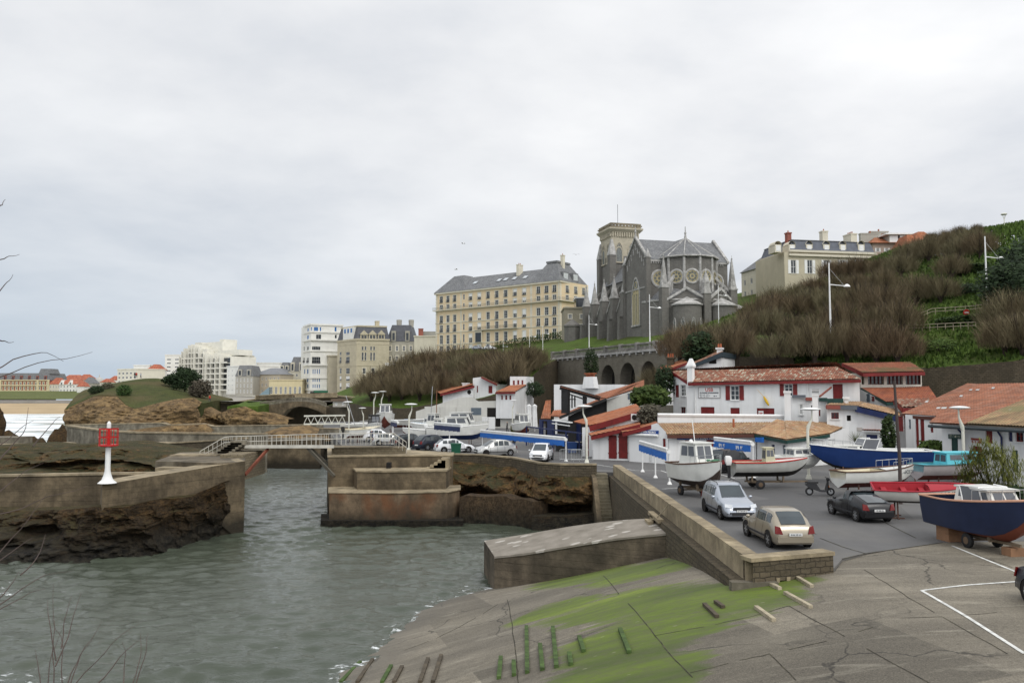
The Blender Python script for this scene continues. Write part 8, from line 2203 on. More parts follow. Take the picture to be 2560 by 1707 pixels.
boat('pale grey boat with turquoise cabin half behind the bushes', (28.2, 53.0), (1, .15), 5.0, 1.9, 1.0, PM('mauve grey hull', (.42, .38, .38)), M_RED_ANTI, PM('teal rail', (.08, .2, .22)), cab=(.34, .86, .72, .75), cabmat=PM('turquoise cabin', (.13, .52, .6)), deck=PM('turquoise cabin', (.13, .52, .6)), z=.7)
stand('rusty props under the turquoise cabin boat', (28.2, 53.0), (1, .15), (-1.3, 1.3), .6, .9)
nb = boat('navy hulled launch with white cabin, varnished deck and orange bottom on timber blocks', (18.9, 33.3), (.13, -.99), 5.3, 2.2, 1.4, M_NAVYH, PM('orange red bottom', (.17, .045, .025)), PM('peach rail', (.55, .3, .2)), deck=M_TEAK, inside=M_NAVYH, cab=(.38, .78, .72, .62), z=.42, wind=(.68, .62), split=.16)
for dx, w0, s0, h0 in ((-1.7, .4, .45, .5), (1.6, .25, .3, .4)):
 for zb in (0, .5) if dx < 0 else (0,):
  t_ = Matrix.Translation(nb.location) @ Matrix.Rotation(nb.rotation_euler.z, 4, 'Z') @ Vector((dx, -.15 if dx < 0 else 0, zb))
  m = MB(); m.box(-w0, w0, -s0, s0, 0, (h0 - .02) * (.62 if dx < 0 else .8)); m.v = [(a, c, d - (.2 if zb else 0)) for a, c, d in m.v]; tag(m.build('timber_block', PM('ply box', (.24, .13, .07), .8, .2), loc=t_, rz=nb.rotation_euler.z), ('brown box under the stern of the navy launch', 'top brown box under the stern of the navy launch')[zb > 0] if dx < 0 else 'dark block under the bow of the navy launch', 'block')
trailer('dark trailer under the navy launch', (18.95, 32.8), (.13, -.99), 2.8, 1.3)
# the fleet further back
for lb, px, Y, hd, L, B, D, cab, kw in (
 ('cream open boat, stern towards the footbridge', 908, 108, (.6, .8), 6.2, 2.3, 1.15, None, dict(top=M_GEL, rail=M_CREAMG, deck=M_CREAMG, eng=2)),
 ('white boat with black canvas wheelhouse and striped hull', 938, 117, (.3, -.95), 5.8, 2.1, 1.4, (.3, .7, .8, 1.4), dict(cabmat=M_BLKB)),
 ('tall white trawler with flybridge and dark red bottom', 964, 129, (.12, -1), 8.0, 2.9, 2.1, (.25, .72, .75, 1.7), dict(z=.9)),
 ('white angling boat with steering wheel and canopy, bow to the left', 1062, 103, (-1, -.05), 5.4, 2.2, 1.2, (.08, .32, .7, 1.5), dict(eng=1)),
 ('white cabin cruiser with blue waterline, bow to the right', 1146, 100, (1, -.12), 7.4, 2.7, 1.5, (.3, .72, .78, 1.3), dict(bot=M_BLUEH, eng=1, z=.7)),
 ('white boat with square pilot house behind the angling boat', 1075, 117, (-.95, .3), 6.0, 2.3, 1.3, (.3, .55, .8, 1.7), {}),
 ('long grey hulled boat with dark red bottom at the back', 1040, 142, (1, .1), 8.0, 2.3, 1.3, None, dict(top=PM('pale grey hull', (.42, .42, .39)))),
 ('white flybridge cruiser behind the cabin cruiser', 1160, 116, (.9, -.3), 7.5, 2.8, 1.6, (.25, .7, .75, 1.6), {}),
 ('white runabout beneath the port hall wall', 1118, 128, (1, 0), 6.0, 2.2, 1.1, (.45, .7, .6, .7), {}),
 ('small white dinghy with raised mast left of the cream boat', 892, 136, (1, .1), 5.0, 1.8, .8, None, dict(top=M_GEL)),
 ('pale blue decked boat in front of the port hall', 1068, 128, (-.9, .2), 5.6, 2.0, 1.1, (.3, .6, .7, .9), dict(deck=PM('pale blue deck', (.25, .42, .6)))),
 ('white launch with windows by the folded white parasols', 1306, 118, (.2, -1), 6.0, 2.4, 1.4, (.3, .72, .8, 1.5), {}),
 ('upturned looking white dinghy left of the trawler', 915, 142, (.9, .3), 4.6, 1.7, .8, None, {})):
 k_ = dict(top=M_GEL, bot=M_RED_ANTI, rail=M_WHITEP); k_.update(kw)
 boat(lb, ((px - CX) / F * Y, Y), hd, L, B, D, cab=cab, **k_)
 stand('props under the ' + lb.split(',')[0].split(' with ')[0], ((px - CX) / F * Y, Y), hd, (-L * .25, L * .2), B * .35, .8)
for px, Y, h, tilt in ((890, 134, 6.0, -1.6), (1077, 136, 7.5, .3), (1092, 138, 7, 0)):
 m = MB(); m.tube([(0, 0, 1), (tilt, 0, h)], .07, 6); tag(m.build('boat_mast', M_GALV if tilt else PM('brown mast', (.2, .09, .04)), loc=((px - CX) / F * Y, Y, ZQ)), {890: 'leaning pale mast over the dinghy near the gangway', 1077: 'brown mast against the white port hall', 1092: 'thin straight mast in front of the port hall'}[px], 'mast')
# ================================================================ FOOTBRIDGE, BEACON, LAMPS, SMALL THINGS
O = Vector((0, 0, 0))
fb = thing('footbridge', 'narrow steel footbridge with pale railings spanning between the two piers', 'bridge', at(750, 1115, 70))
o_ = fb.location
D_ = lambda px, py, Y: at(px, py, Y) - o_
M_RAILB = PM('pale grey rail paint', (.5, .48, .42), .5, .2); M_RUST = PM('rusty red steel', (.2, .06, .035), .8, .3, 2)
for y0, nm in ((69.4, 'deck_beam'), (71.0, 'deck_beam')):
 m = MB(); m.bar(D_(612, 1116, y0), D_(835, 1116, y0 + .6), .14, .26); m.build(nm, M_RAILB if y0 < 70 else M_RUST, fb)
m = MB(); m.loft([[D_(560, 1120, 69.4), D_(560, 1119, 71)], [D_(660, 1117, 69.5), D_(660, 1116.5, 71)], [D_(985, 1108, 71.6), D_(985, 1107, 73)]]); m.build('deck', M_CONC, fb)
for y0 in (69.4, 71.2):
 m = MB(); T = [(500, 1128), (560, 1093), (575, 1091), (860, 1083), (985, 1083), (1016, 1105)]
 if y0 > 70: T = T[1:]
 Q = [D_(a, b_, y0 + max(0, (a - 700) / 285 * 2)) for a, b_ in T]
 m.tube(Q, .035, 5); m.tube([p - Vector((0, 0, .45)) for p in Q], .025, 5)
 for p in resample(Q, 44): m.tube([p, p - Vector((0, 0, .98))], .02, 4)
 m.build('railing', M_RAILB, fb)
m = MB(); m.bar(D_(670, 1122, 70), D_(613, 1186, 66.5), .16, .22); m.build('brace', M_RUST, fb)
m = MB(); m.bar(D_(766, 1116, 70.2), D_(836, 1190, 68.6), .16, .24); m.bar(D_(774, 1116, 71), D_(838, 1176, 70), .12, .16); m.build('brace', PM('dark strut', (.09, .08, .06)), fb)
m = MB()
for k in range(6): p = D_(536 + k * 8, 1128 - k * 5.4, 69); m.box(p.x, p.x + 1.2, p.y, p.y + 1.4, p.z - .35, p.z)
m.build('steps', M_CONC, fb)
gp = at(268, 1207, 53.4); bc = thing('harbour_beacon', 'white tapering beacon column topped by a red railed cage and small lantern', 'beacon', gp)
h = lambda py: 10.3 - (py - HZ) * 53.4 / F - gp.z
m = MB(); m.lathe([(.58, 0), (.34, .22), (.24, .5), (.18, .75), (.165, 1.0), (.165, h(1112))], 20); m.build('column', M_WHITEP, bc, smooth=True)
M_BRED = PM('beacon red', (.5, .012, .01), .4, .12)
m = MB(); z = h(1112); m.lathe([(.2, z - .12), (.6, z - .02), (.6, z + .06), (.2, z + .06)], 16); m.build('platform', M_BRED, bc)
m = MB(); zt2 = h(1071)
for k in range(8): a = k * math.pi / 4 + .2; m.bar((.57 * math.cos(a), .57 * math.sin(a), z), (.57 * math.cos(a), .57 * math.sin(a), zt2), .035, .035)
for zz3 in (zt2, (z + zt2) / 2): m.lathe([(.55, zz3 - .03), (.6, zz3 - .03), (.6, zz3 + .03), (.55, zz3 + .03)], 16)
m.build('cage', M_BRED, bc)
m = MB(); m.tube([(0, 0, z), (0, 0, zt2 + .05)], .1, 10); m.build('lamp_stem', M_BRED, bc)
m = MB(); m.lathe([(.13, zt2 + .05), (.13, h(1058)), (.06, h(1053)), (0, h(1052))], 12); m.build('lantern', M_WHITEP, bc)
# port lamps with kinked necks and disc heads
lp0 = thing('quay_lamp', 'x', 'street lamp', O)
m = MB(); m.tube([(0, 0, 0), (0, 0, 3.6)], .1, 8); m.tube([(0, 0, 3.5), (-.05, 0, 3.8), (-.3, 0, 4.4), (-.32, 0, 4.95)], [.1, .13, .06, .05], 8); m.frustum(0, 0, 0, .3, .2, .2, .12, .12); m.build('post', M_CREAM, lp0, smooth=40)
m = MB(); m.lathe([(0, 4.95), (.3, 4.97), (.66, 5.04), (.68, 5.08), (.4, 5.16), (0, 5.19)], 20, (-.2, 0, 0)); m.v = [(x * 1.1, y * .8, zz3) for x, y, zz3 in m.v]; m.build('lamp_head', M_WHITEP, lp0, smooth=50)
QL = [(1467, 1156, 0, 1, 'white quay lamp with disc head in front of the red fascia house'), (1022, 1126, 2.9, 1, 'cream quay lamp beside the dark cars and footbridge end'), (2022, 1197, 2.9, 1, 'cream quay lamp with winged head before the corner house'), (2412, 1208, .3, 1.03, 'tall cream quay lamp at the quay house next to the bush'), (872, 1092, .6, 1, 'cream quay lamp at the pier end of the gangway'), (934, 1058, 2.8, 1.3, 'cream quay lamp rising behind the black wheelhouse boat'), (953, 1056, 2.8, 1.35, 'cream quay lamp rising directly behind the trawler'), (1042, 1040, 2.6, .9, 'far quay lamp carrying a yellow notice, below the brown shrubs'), (1048, 1037, 0, 1.1, 'farthest thin quay lamp below the brown shrubs'), (1082, 1050, 3, 1.25, 'quay lamp in front of the port hall\'s sloping wall'), (1281, 1072, 2.8, 1, 'quay lamp right of the port hall doorway'), (908, 1085, .5, .8, 'cream lamp bent over beside the cream boat')]
for k, (px, py, rz, s_, lb) in enumerate(QL):
 p = q(px, py)
 if k == 0: lp0.location = p; lp0['label'] = lb; lp0['group'] = 'cream quay lamps'
 else: dup(lp0, p, rz, lb, 'cream quay lamps', s_)
# tall hillside lamps
hl = thing('hill_lamp', 'x', 'street lamp', O)
m = MB(); m.tube([(0, 0, -1), (0, 0, 10)], [.14, .07], 8); m.tube([(0, 0, 7.6), (1.7, 0, 7.45)], [.07, .04], 6); m.tube([(0, 0, 9.4), (1.6, 0, 7.5)], .012, 4); m.build('post', M_WHITEP, hl)
m = MB(); m.lathe([(.36, 0), (.3, .14), (.12, .3), (0, .32)], 14, (1.9, 0, 7.35)); m.disc((1.9, 0, 7.35), .36, 14, 'z'); m.build('lamp_head', M_WHITEP, hl, smooth=50)
for k, (px, pyb, pyt, Y, lb) in enumerate(((2078, 885, 655, 104, 'tall white lamp post on the hillside above the long tile roof'), (2470, 805, 588, 106, 'tall white lamp post on the hillside beside the no entry sign'), (1625, 868, 735, 149, 'tall lamp on the church terrace in front of the great window'), (1473, 882, 787, 172, 'tall lamp on the church terrace before the aisle'), (1797, 812, 713, 160, 'tall lamp before the church apse among bare trees'), (1258, 905, 853, 215, 'lamp on the grass slope below the hotel porch'), (1324, 898, 822, 205, 'left lamp of the pair on the grass below the hotel corner'), (1357, 890, 815, 205, 'right lamp of the pair on the grass below the hotel corner'), (1094, 920, 890, 230, 'thin lamp on the slope above the brown shrubs'))):
 p = at(px, pyb, Y); s_ = (pyb - pyt) * Y / F / 10
 if k == 0: hl.location = p; hl.scale = (s_,) * 3; hl['label'] = lb; hl['group'] = 'tall hillside lamps'
 else: dup(hl, p, .1, lb, 'tall hillside lamps', s_)
p = at(2512, 590, 150); cl = thing('crest_lamp', 'single round topped lamp standing on the hill crest', 'street lamp', p); m = MB(); m.tube([(0, 0, -2), (0, 0, 3.0), (.25, 0, 3.9)], .07, 6); m.tube([(0, 0, 3.0), (-.25, 0, 3.9)], .05, 6); m.build('post', M_CREAM, cl); m = MB(); m.lathe([(0, 3.85), (.5, 3.95), (.55, 4.1), (.3, 4.25), (0, 4.3)], 14); m.build('lamp_head', M_CREAM, cl)
m = MB(); C0 = [at(2270, 615, 172), at(2350, 604, 166), at(2450, 585, 158), at(2520, 570, 152), at(2620, 552, 146)]
for r_ in resample(C0, 60): m.box(r_.x - .28, r_.x + .28, r_.y - .15, r_.y + .15, r_.z - 1.5, r_.z - .1)
m.loft([[r_ + Vector((0, -.2, -.25)), r_ + Vector((0, .2, -.25)), r_ + Vector((0, .2, .1)), r_ + Vector((0, -.2, .1))] for r_ in C0], 0, True, True, True); tag(m.build('crest_balustrade', m_concrete('dark balustrade', (.14, .12, .09), (.05, .045, .035)), center=True), 'dark stone balustrade along the road on the hill crest', 'balustrade')
p = at(2417, 808, 104.5); ns = thing('no_entry_sign', 'round red no entry sign on the hillside path', 'sign', p); m = MB(); m.tube([(0, 0, -1), (0, 0, 1.6)], .03, 6); m.build('post', M_GALV, ns); m = MB(); zc = (808 - 781) * 104.5 / F; m.lathe([(0, -.05), (.42, -.05), (.42, 0), (0, 0)], 20, (0, 0, zc), 0, axis='y'); d_ = m.build('disc', M_BRED, ns); m = MB(); m.box(-.28, .28, -.07, -.052, zc - .07, zc + .07); m.build('bar', M_WHITEP, d_)
for lb, L_ in (('rustic pole railing beside the no entry sign', ((2300, 800), (2330, 788), (2420, 783), (2470, 778), (2520, 790))), ('lower rustic railing across the slope under the hedge', ((2230, 830), (2310, 829), (2380, 826), (2440, 824)))):
 m = MB(); P = [hill_at(*a) + Vector((0, 0, .9)) for a in L_]
 for dz in (0, -.4): m.tube([r_ + Vector((0, 0, dz)) for r_ in P], .05, 5)
 for r_ in resample(P, 12): m.tube([r_, r_ - Vector((0, 0, 1.2))], .05, 5)
 tag(m.build('pole_railing', M_TIMBER, center=True), lb, 'railing')
m = MB(); p = at(2250, 1207, 46.5); m.tube([(0, 0, 0), (.02, 0, 2.6), (-.15, 0, 6.9)], [.11, .1, .07], 8); tag(m.build('mast_pole', PM('dark weathered mast', (.06, .045, .04)), loc=(p.x, p.y, ZQ)), 'tall dark wooden mast standing before the orange skirt roof', 'mast')
gw_ = thing('gangway', 'white lattice gangway over the inner basin', 'gangway', at(760, 1060, 126)); o_ = gw_.location
for zz3 in (0, 1.25): m = MB(); m.bar(O + Vector((0, 0, zz3)), Vector((6.4, -.5, zz3 + .1)), .2, .22); m.build('chord', M_CREAM, gw_)
m = MB()
for k in range(12): m.bar((k * .53, 0, .1 + (k % 2) * 1.1), ((k + 1) * .53, -.05, .1 + ((k + 1) % 2) * 1.1), .08, .08)
m.build('lattice', M_CREAM, gw_)
for k, (px, py, rz, lb) in enumerate(((1400, 1153, 0, 'grey crowd barrier below the blue awning, left piece'), (1428, 1154, .05, 'grey crowd barrier between awning post and quay lamp'), (1600, 1153, -.5, 'crowd barrier standing at an angle by the white annexe'), (1625, 1157, 0, 'crowd barrier carrying the yellow notice'))):
 b_ = thing('crowd_barrier', lb, 'barrier', q(px, py), rz, 'crowd barriers'); m = MB(); m.tube([(0, 0, .1), (0, 0, 1.05), (.1, 0, 1.1), (1.9, 0, 1.1), (2, 0, 1.05), (2, 0, .1)], .025, 5); m.tube([(0, 0, .2), (2, 0, .2)], .02, 5)
 for j in range(1, 13): m.tube([(j * .154, 0, .2), (j * .154, 0, 1.1)], .012, 4)
 for x in (.2, 1.8): m.bar((x, -.25, .03), (x, .25, .03), .04, .04)
 m.build('frame', M_GALV, b_)
 if k == 3: m = MB(); m.box(.1, 1.3, -.05, -.03, .75, 1.15); s_ = m.build('notice', PM('notice yellow', (.6, .42, .02)), b_)
for px, py, mt, lb in ((1400, 1128, 'black bin', 'black wheeled bin behind the white car, left one'), (1430, 1133, 'blue bin', 'blue wheeled bin next to the barrier'), (1452, 1132, 'black bin', 'black wheeled bin beside the red door wall'), (1140, 1137, 'green bin', 'small green bin at the end of the curving parapet')):
 p = q(px, py); b_ = thing('wheeled_bin', lb, 'bin', p, 0, 'bins'); m = MB(); m.frustum(0, 0, .08, 1.1, .42, .38, .52, .46); m.build('body', PM(mt, {'bla': (.02, .02, .02), 'blu': (.02, .06, .2), 'gre': (.01, .09, .05)}[mt[:3]], .5), b_); m = MB(); m.box(-.56, .56, -.5, .5, 1.1, 1.18); m.build('lid', M_FARGREY if 'bla' in mt else PM(mt, O), b_)
for px, lb in ((1323, 'folded white parasol, left of the pair by the terrace'), (1337, 'folded white parasol, right of the pair by the terrace')):
 p = q(px, 1078); b_ = thing('folded_parasol', lb, 'parasol', p, 0, 'folded parasols'); m = MB(); m.tube([(0, 0, 0), (0, 0, 4.6)], .06, 6); m.build('pole', M_WHITEP, b_); m = MB(); m.loft([[(r_ * (1 + .25 * (k % 2)) * math.cos(k * .449), r_ * (1 + .25 * (k % 2)) * math.sin(k * .449), zz3) for k in range(14)] for r_, zz3 in ((.42, .7), (.36, 2), (.3, 3.6), (.34, 4.3), (.05, 4.5))], 0, True, True); m.build('canopy', M_WHITEP, b_)
# timber skids bolted to the slipway
SK = [(1899, 1450, 1942, 1470, 0), (1917, 1456, 1950, 1474, 0), (1985, 1441, 2030, 1468, 0), (1963, 1484, 2027, 1520, 0), (1890, 1520, 1935, 1553, 0), (1761, 1513, 1793, 1544, 2), (1789, 1506, 1808, 1520, 2), (1550, 1575, 1573, 1633, 1), (1448, 1594, 1459, 1630, 1), (1423, 1635, 1427, 1663, 1), (1382, 1570, 1391, 1669, 1), (1350, 1613, 1356, 1676, 1), (1316, 1568, 1318, 1683, 1), (1252, 1645, 1247, 1697, 1), (1284, 1655, 1285, 1690, 1), (1103, 1640, 1082, 1707, 2), (1070, 1648, 1050, 1707, 2), (978, 1666, 955, 1707, 1), (1005, 1668, 985, 1707, 2), (932, 1650, 893, 1707, 2), (901, 1656, 852, 1707, 1)]
t3 = [M_TIMBER, PM('weedy timber', (.05, .085, .02), .9, .5, 3), PM('wet timber', (.07, .055, .035), .8, .4, 3)]
pl = 0
ORD = 'first second third fourth fifth sixth seventh eighth ninth tenth eleventh twelfth thirteenth fourteenth fifteenth sixteenth seventeenth eighteenth nineteenth twentieth twenty-first twenty-second twenty-third twenty-fourth twenty-fifth'.split()
for tp in (0, 1, 2):
 for k, s_ in enumerate(sorted([s_ for s_ in SK if s_[4] == tp])):
  a, c = slip_at(s_[0], s_[1]), slip_at(s_[2], s_[3])
  a.z += .045; c.z += .045; m = MB(); m.bar(a, c, .13, .1)
  tag(m.build('timber_skid', t3[tp], center=True), '%s timber skid bolted to the slipway, %s from the left of that colour' % (('bleached pale', 'weed green', 'dark wet')[tp], ORD[k]), 'timber', 'timber skids on the slipway')
# people
def m_person(k, top, leg, hair=(.03, .02, .015)):
 t = NT('clothes %d' % k); z = t.sepz(t.co())
 c = t.mix(t.math('GREATER_THAN', z[2], .86), leg, top); c = t.mix(t.math('GREATER_THAN', z[2], 1.47), c, (.45, .27, .19)); c = t.mix(t.math('GREATER_THAN', z[2], 1.66), c, hair); c = t.mix(t.math('LESS_THAN', z[2], .07), c, (.02, .02, .02))
 return t.fin(c, .85)
def person(k, label, p, rz, top, leg, st=.16):
 V = [(0, 0, .92), (0, 0, 1.2), (0, 0, 1.42), (0, 0, 1.53), (0, .015, 1.66), (.09, 0, .86), (.1, st, .48), (.1, st * .6, .06), (.1, st * .6 + .14, .03), (-.09, 0, .86), (-.1, -st * .4, .48), (-.1, -st * 1.4, .08), (-.1, -st * 1.2, .03), (.19, 0, 1.4), (.24, -.05, 1.12), (.24, .08, .88), (.24, .12, .78), (-.19, 0, 1.4), (-.24, .02, 1.12), (-.24, .1, .9), (-.24, .13, .8)]
 E = [(0, 1), (1, 2), (2, 3), (3, 4), (0, 5), (5, 6), (6, 7), (7, 8), (0, 9), (9, 10), (10, 11), (11, 12), (2, 13), (13, 14), (14, 15), (15, 16), (2, 17), (17, 18), (18, 19), (19, 20)]
 R_ = [.15, .15, .13, .06, .105, .1, .075, .05, .045, .1, .075, .05, .045, .08, .06, .045, .04, .08, .06, .045, .04]
 me = bpy.data.meshes.new('person'); me.from_pydata(V, E, []); me.materials.append(m_person(k, top, leg)); o = bpy.data.objects.new('person', me); COL.objects.link(o)
 sk = o.modifiers.new('s', 'SKIN'); me.skin_vertices[0].data[0].use_root = True
 for i, r_ in enumerate(R_): me.skin_vertices[0].data[i].radius = (r_ * (1 if i < 3 else .95), r_ * (.7 if i in (0, 1, 2) else 1))
 o.modifiers.new('u', 'SUBSURF').render_levels = 1
 o.location = p; o.rotation_euler = (0, 0, rz); tag(o, label, 'person', 'people in the harbour')
K1, K2, GR = (.015, .015, .018), (.03, .035, .05), (.12, .13, .15)
for k, (px, py, rz, tp, lg, lb) in enumerate(((1226, 1069, 3, K1, K1, 'person in a black coat walking, left of the three near the doorway'), (1235, 1069, 3, GR, K2, 'person in grey walking, middle of the three near the doorway'), (1246, 1069, 3.2, K1, K2, 'person in dark jacket carrying a white bag, right of three'), (1202, 1083, .4, K1, K1, 'person in black standing at the bow of the white cruiser'), (995, 1052, 2, K1, K2, 'person in dark clothes behind the trawler, left of two'), (1003, 1052, 2, (.04, .02, .02), K1, 'person in brown black clothes behind the trawler, right of two'), (1268, 1079, 1.5, K1, K1, 'person in black by the plants near the terrace'), (1286, 1127, 1, (.02, .022, .03), (.06, .09, .16), 'person in dark jacket and jeans behind the silver car'), (929, 1108, 2.5, (.03, .04, .09), K2, 'person in navy standing at the footbridge end'))):
 person(k, lb, q(px, py), rz, tp, lg)
for k, (px, py, Y, tp, lb) in enumerate(((341, 945, 236, (.4, .03, .02), 'person in red on top of the grassy headland'), (337, 946, 236, K1, 'person in black next to the red coat on the headland'), (352, 946, 236, (.1, .15, .3), 'person in blue on the headland'), (1590, 878, 157, (.05, .04, .16), 'person in violet behind the church balustrade'), (1438, 890, 178, (.3, .1, .05), 'person in orange brown behind the church balustrade'), (735, 1003, 208, K1, 'person in black crossing the arched bridge'), (524, 1004, 206, (.5, .04, .02), 'person in red on the seafront promenade'))): person(20 + k, lb, at(px, py, Y), k, tp, K2)
for k, (px, py) in enumerate(((1440, 637), (1157, 609), (1141, 674))):
 m = MB(); p = at(px, py, 150); m.loft([[(x, -.12, zz3), (x, .14, zz3 + .02)] for x, zz3 in ((-.7, .05), (-.35, .16), (0, .02), (.35, .16), (.7, .05))]); m.ball((0, 0, .02), .1, 6, 0, (.8, 2.4, .8)); tag(m.build('gull', M_WHITEP, loc=p, rz=k), ('white gull gliding left of the church tower', 'tiny white gull above the hotel roof', 'tiny gull near the hotel\'s left roof')[k], 'bird', 'gulls')
# ================================================================ TREES AND PLANTS
def m_twig():
 t = NT('bare twigs'); a = t.n('ShaderNodeAttribute'); a.attribute_name = 'tone'; r_ = t.n('ShaderNodeObjectInfo').outputs['Random']
 return t.fin(t.mix(a.outputs['Fac'], t.ramp(r_, [(0.0, (.085, .06, .036)), (1.0, (.115, .10, .055))]), t.ramp(r_, [(0.0, (.215, .155, .095)), (1.0, (.225, .20, .115))])), .8, 0, .15)
M_TWIG = m_twig(); M_BARK = PM('dark bark', (.045, .033, .024), .95, .3, 3)
def tree_kind(seed, n, R, Hh, tall=1.0):
 r = random.Random(seed); m = MB(); tn = []; tips = []
 tr = MB()
 for i in range(4):
  a = i * 1.6 + r.uniform(-.5, .5); pts = [(0, 0, -.6), (.1 * math.cos(a), .1 * math.sin(a), .6), (.55 * R * .5 * math.cos(a), .55 * R * .5 * math.sin(a), Hh * .32), (R * .5 * math.cos(a), R * .5 * math.sin(a), Hh * .55)]
  tr.tube(pts, [.22, .17, .1, .05], 5)
  for j in range(3): b_ = a + r.uniform(-.9, .9); tr.tube([pts[2], (R * .7 * math.cos(b_), R * .7 * math.sin(b_), Hh * r.uniform(.5, .75))], [.06, .02], 4)
 for i in range(26):
  a, u = r.uniform(0, 6.28), r.random() ** .5; x, y = u * R * .4 * math.cos(a), u * R * .4 * math.sin(a); tr.tube([(x * .5, y * .5, Hh * .3), (x * 1.3, y * 1.3, Hh * .6), (x * 1.9 + r.uniform(-.3, .3), y * 1.9, Hh * r.uniform(.75, .98))], [.045, .03, .012], 4)
 for i in range(n):
  a = r.uniform(0, 6.28); u = r.random() ** .5; x, y = u * R * .85 * math.cos(a), u * R * .85 * math.sin(a)
  zc = Hh * (.14 + .56 * math.sqrt(max(0, 1 - u * u * .9)) * r.random() ** .8) * tall; l = r.uniform(.7, 2.1) * Hh / 5
  dx, dy = x / R * .4 + r.uniform(-.55, .55), y / R * .4 + r.uniform(-.55, .55); w_ = r.uniform(.008, .018)
  nx, ny = math.cos(a * 3) * w_, math.sin(a * 3) * w_; k = l * .55
  m.add([(x - nx, y - ny, zc), (x + nx, y + ny, zc), (x + dx * k + nx, y + dy * k + ny, zc + k), (x + dx * k - nx, y + dy * k - ny, zc + k), (x + dx * l * 1.2, y + dy * l * 1.2, zc + l * .95)], [(0, 1, 2, 3), (3, 2, 4)]); v = r.random(); tn += [v, v]
 return tr, m, tn
KIN = []
for s_ in range(5):
 t_ = thing('tamarisk_tree', 'x', 'tree', O); tr, m, tn = tree_kind(s_, 2100, 2.9, 4.8, 1 if s_ < 3 else .9); tr.build('trunk', M_BARK, t_); tone(m.build('crown', M_TWIG, t_), tn); KIN.append([t_, False])
ROWS = (('lowest row behind the roofs', ((1700, 906), (1745, 906), (1800, 904), (1850, 902), (1950, 906), (2030, 908), (2110, 908), (2190, 908), (2245, 912), (2510, 893), (2560, 890)), 1.12), ('second row up the hill', ((1740, 880), (1782, 876), (1828, 870), (1878, 860), (1925, 852), (1985, 850), (2045, 850), (2110, 850), (2180, 848), (2250, 845), (2530, 840), (2580, 835)), 1.12), ('third row up the hill', ((1900, 830), (1942, 805), (1985, 795), (2035, 790), (2090, 790), (2150, 790), (2215, 800)), 1.12), ('row level with the no entry sign', ((1945, 775), (1995, 758), (2040, 742), (2095, 735), (2150, 735), (2205, 740), (2297, 765), (2360, 755)), 1.05), ('fifth row below the crest', ((2090, 712), (2128, 702), (2145, 696), (2195, 690), (2250, 690), (2385, 700)), 1.05), ('sixth row below the crest balustrade', ((2275, 662), (2330, 655), (2390, 650), (2450, 648), (2300, 640), (2360, 632), (2420, 625)), .95), ('topmost row along the crest', ((2330, 606), (2360, 602), (2400, 596), (2450, 588)), .5), ('pair before the dark arches', ((1640, 990, 114), (1690, 985, 112)), .95),
 ('brown thicket beside the port hall', ((925, 1000), (965, 1000), (1005, 1002), (1045, 1000), (1085, 995), (1125, 988), (1165, 982), (1205, 975), (1245, 972), (1280, 968)), 1.5), ('upper brown thicket below the hotel', ((960, 965), (1000, 955), (1040, 945), (1085, 938), (1130, 935), (1175, 938), (1215, 940), (1255, 940), (1295, 938), (1335, 930)), 1.6), ('middle brown thicket above the port hall', ((950, 985), (990, 980), (1030, 975), (1070, 970), (1110, 962), (1150, 960), (1190, 955), (1230, 955), (1270, 952), (1310, 945)), 1.5))
rt_ = random.Random(12)
for rn, ps, s0 in ROWS:
 for k, (px, py, *yy) in enumerate(ps):
  p = at(px, py, yy[0]) if yy else hill_at(px + rt_.uniform(-9, 9), py + rt_.uniform(-4, 4), 76); lb = 'bare tree, %s from left in the %s' % (ORD[k], rn); s_ = s0 * rt_.uniform(.85, 1.15); K = KIN[rt_.randrange(5)]
  if not K[1]: K[1] = True; K[0].location = p; K[0].scale = (s_,) * 3; tag(K[0], lb, None, 'bare trees on the hill')
  else: dup(K[0], p, rt_.uniform(0, 6), lb, 'bare trees on the hill', (s_, s_, s_ * rt_.uniform(.85, 1.1)))
for t_, used in KIN:
 if not used: bpy.data.objects.remove(t_)
def bush(label, p, R, Hh, n, c1, c2, cat='bush', nm='bush', leaf=.16, up=0.0):
 r = random.Random(int(p[0] * 10) + n); m = MB(); tn = []
 for i in range(n):
  a, u, v = r.uniform(0, 6.28), r.random(), r.random(); el = math.asin(r.uniform(-.75, 1)); rr = (.55 + .45 * u) * (1 + .28 * mnoise.noise(Vector((math.cos(a) * 2 + p[0], math.sin(a) * 2, el * 2))))
  c = Vector((R * rr * math.cos(el) * math.cos(a), R * rr * math.cos(el) * math.sin(a), Hh * .42 + Hh * .58 * rr * math.sin(el)))
  d = Vector((r.uniform(-1, 1), r.uniform(-1, 1), r.uniform(-.6, 1) + up)).normalized() * leaf * r.uniform(.7, 1.6); e_ = d.orthogonal().normalized() * leaf * (.32 if up else .55)
  m.add([c - d, c + e_, c + d, c - e_], [(0, 1, 2, 3)]); tn.append(min(1, max(0, .5 + .5 * mnoise.noise(c * 1.3 / R * 1.5) + r.uniform(-.3, .3))))
 b_ = thing(nm, label, cat, p); tone(m.build('foliage', m_leaf('leaves %s' % str(c1), c1, c2), b_), tn)
 m = MB()
 for k in range(5): m.tube([(0, 0, -.3), (R * .25 * math.cos(k * 1.3), R * .25 * math.sin(k * 1.3), Hh * .35), (R * .5 * math.cos(k * 1.3), R * .5 * math.sin(k * 1.3), Hh * .65)], [.1 * R * .5, .05 * R * .5, .02], 5)
 m.build('stem', M_BARK, b_)
EV1, EV2 = (.008, .018, .007), (.03, .052, .018); GN1, GN2 = (.03, .06, .012), (.10, .15, .03)
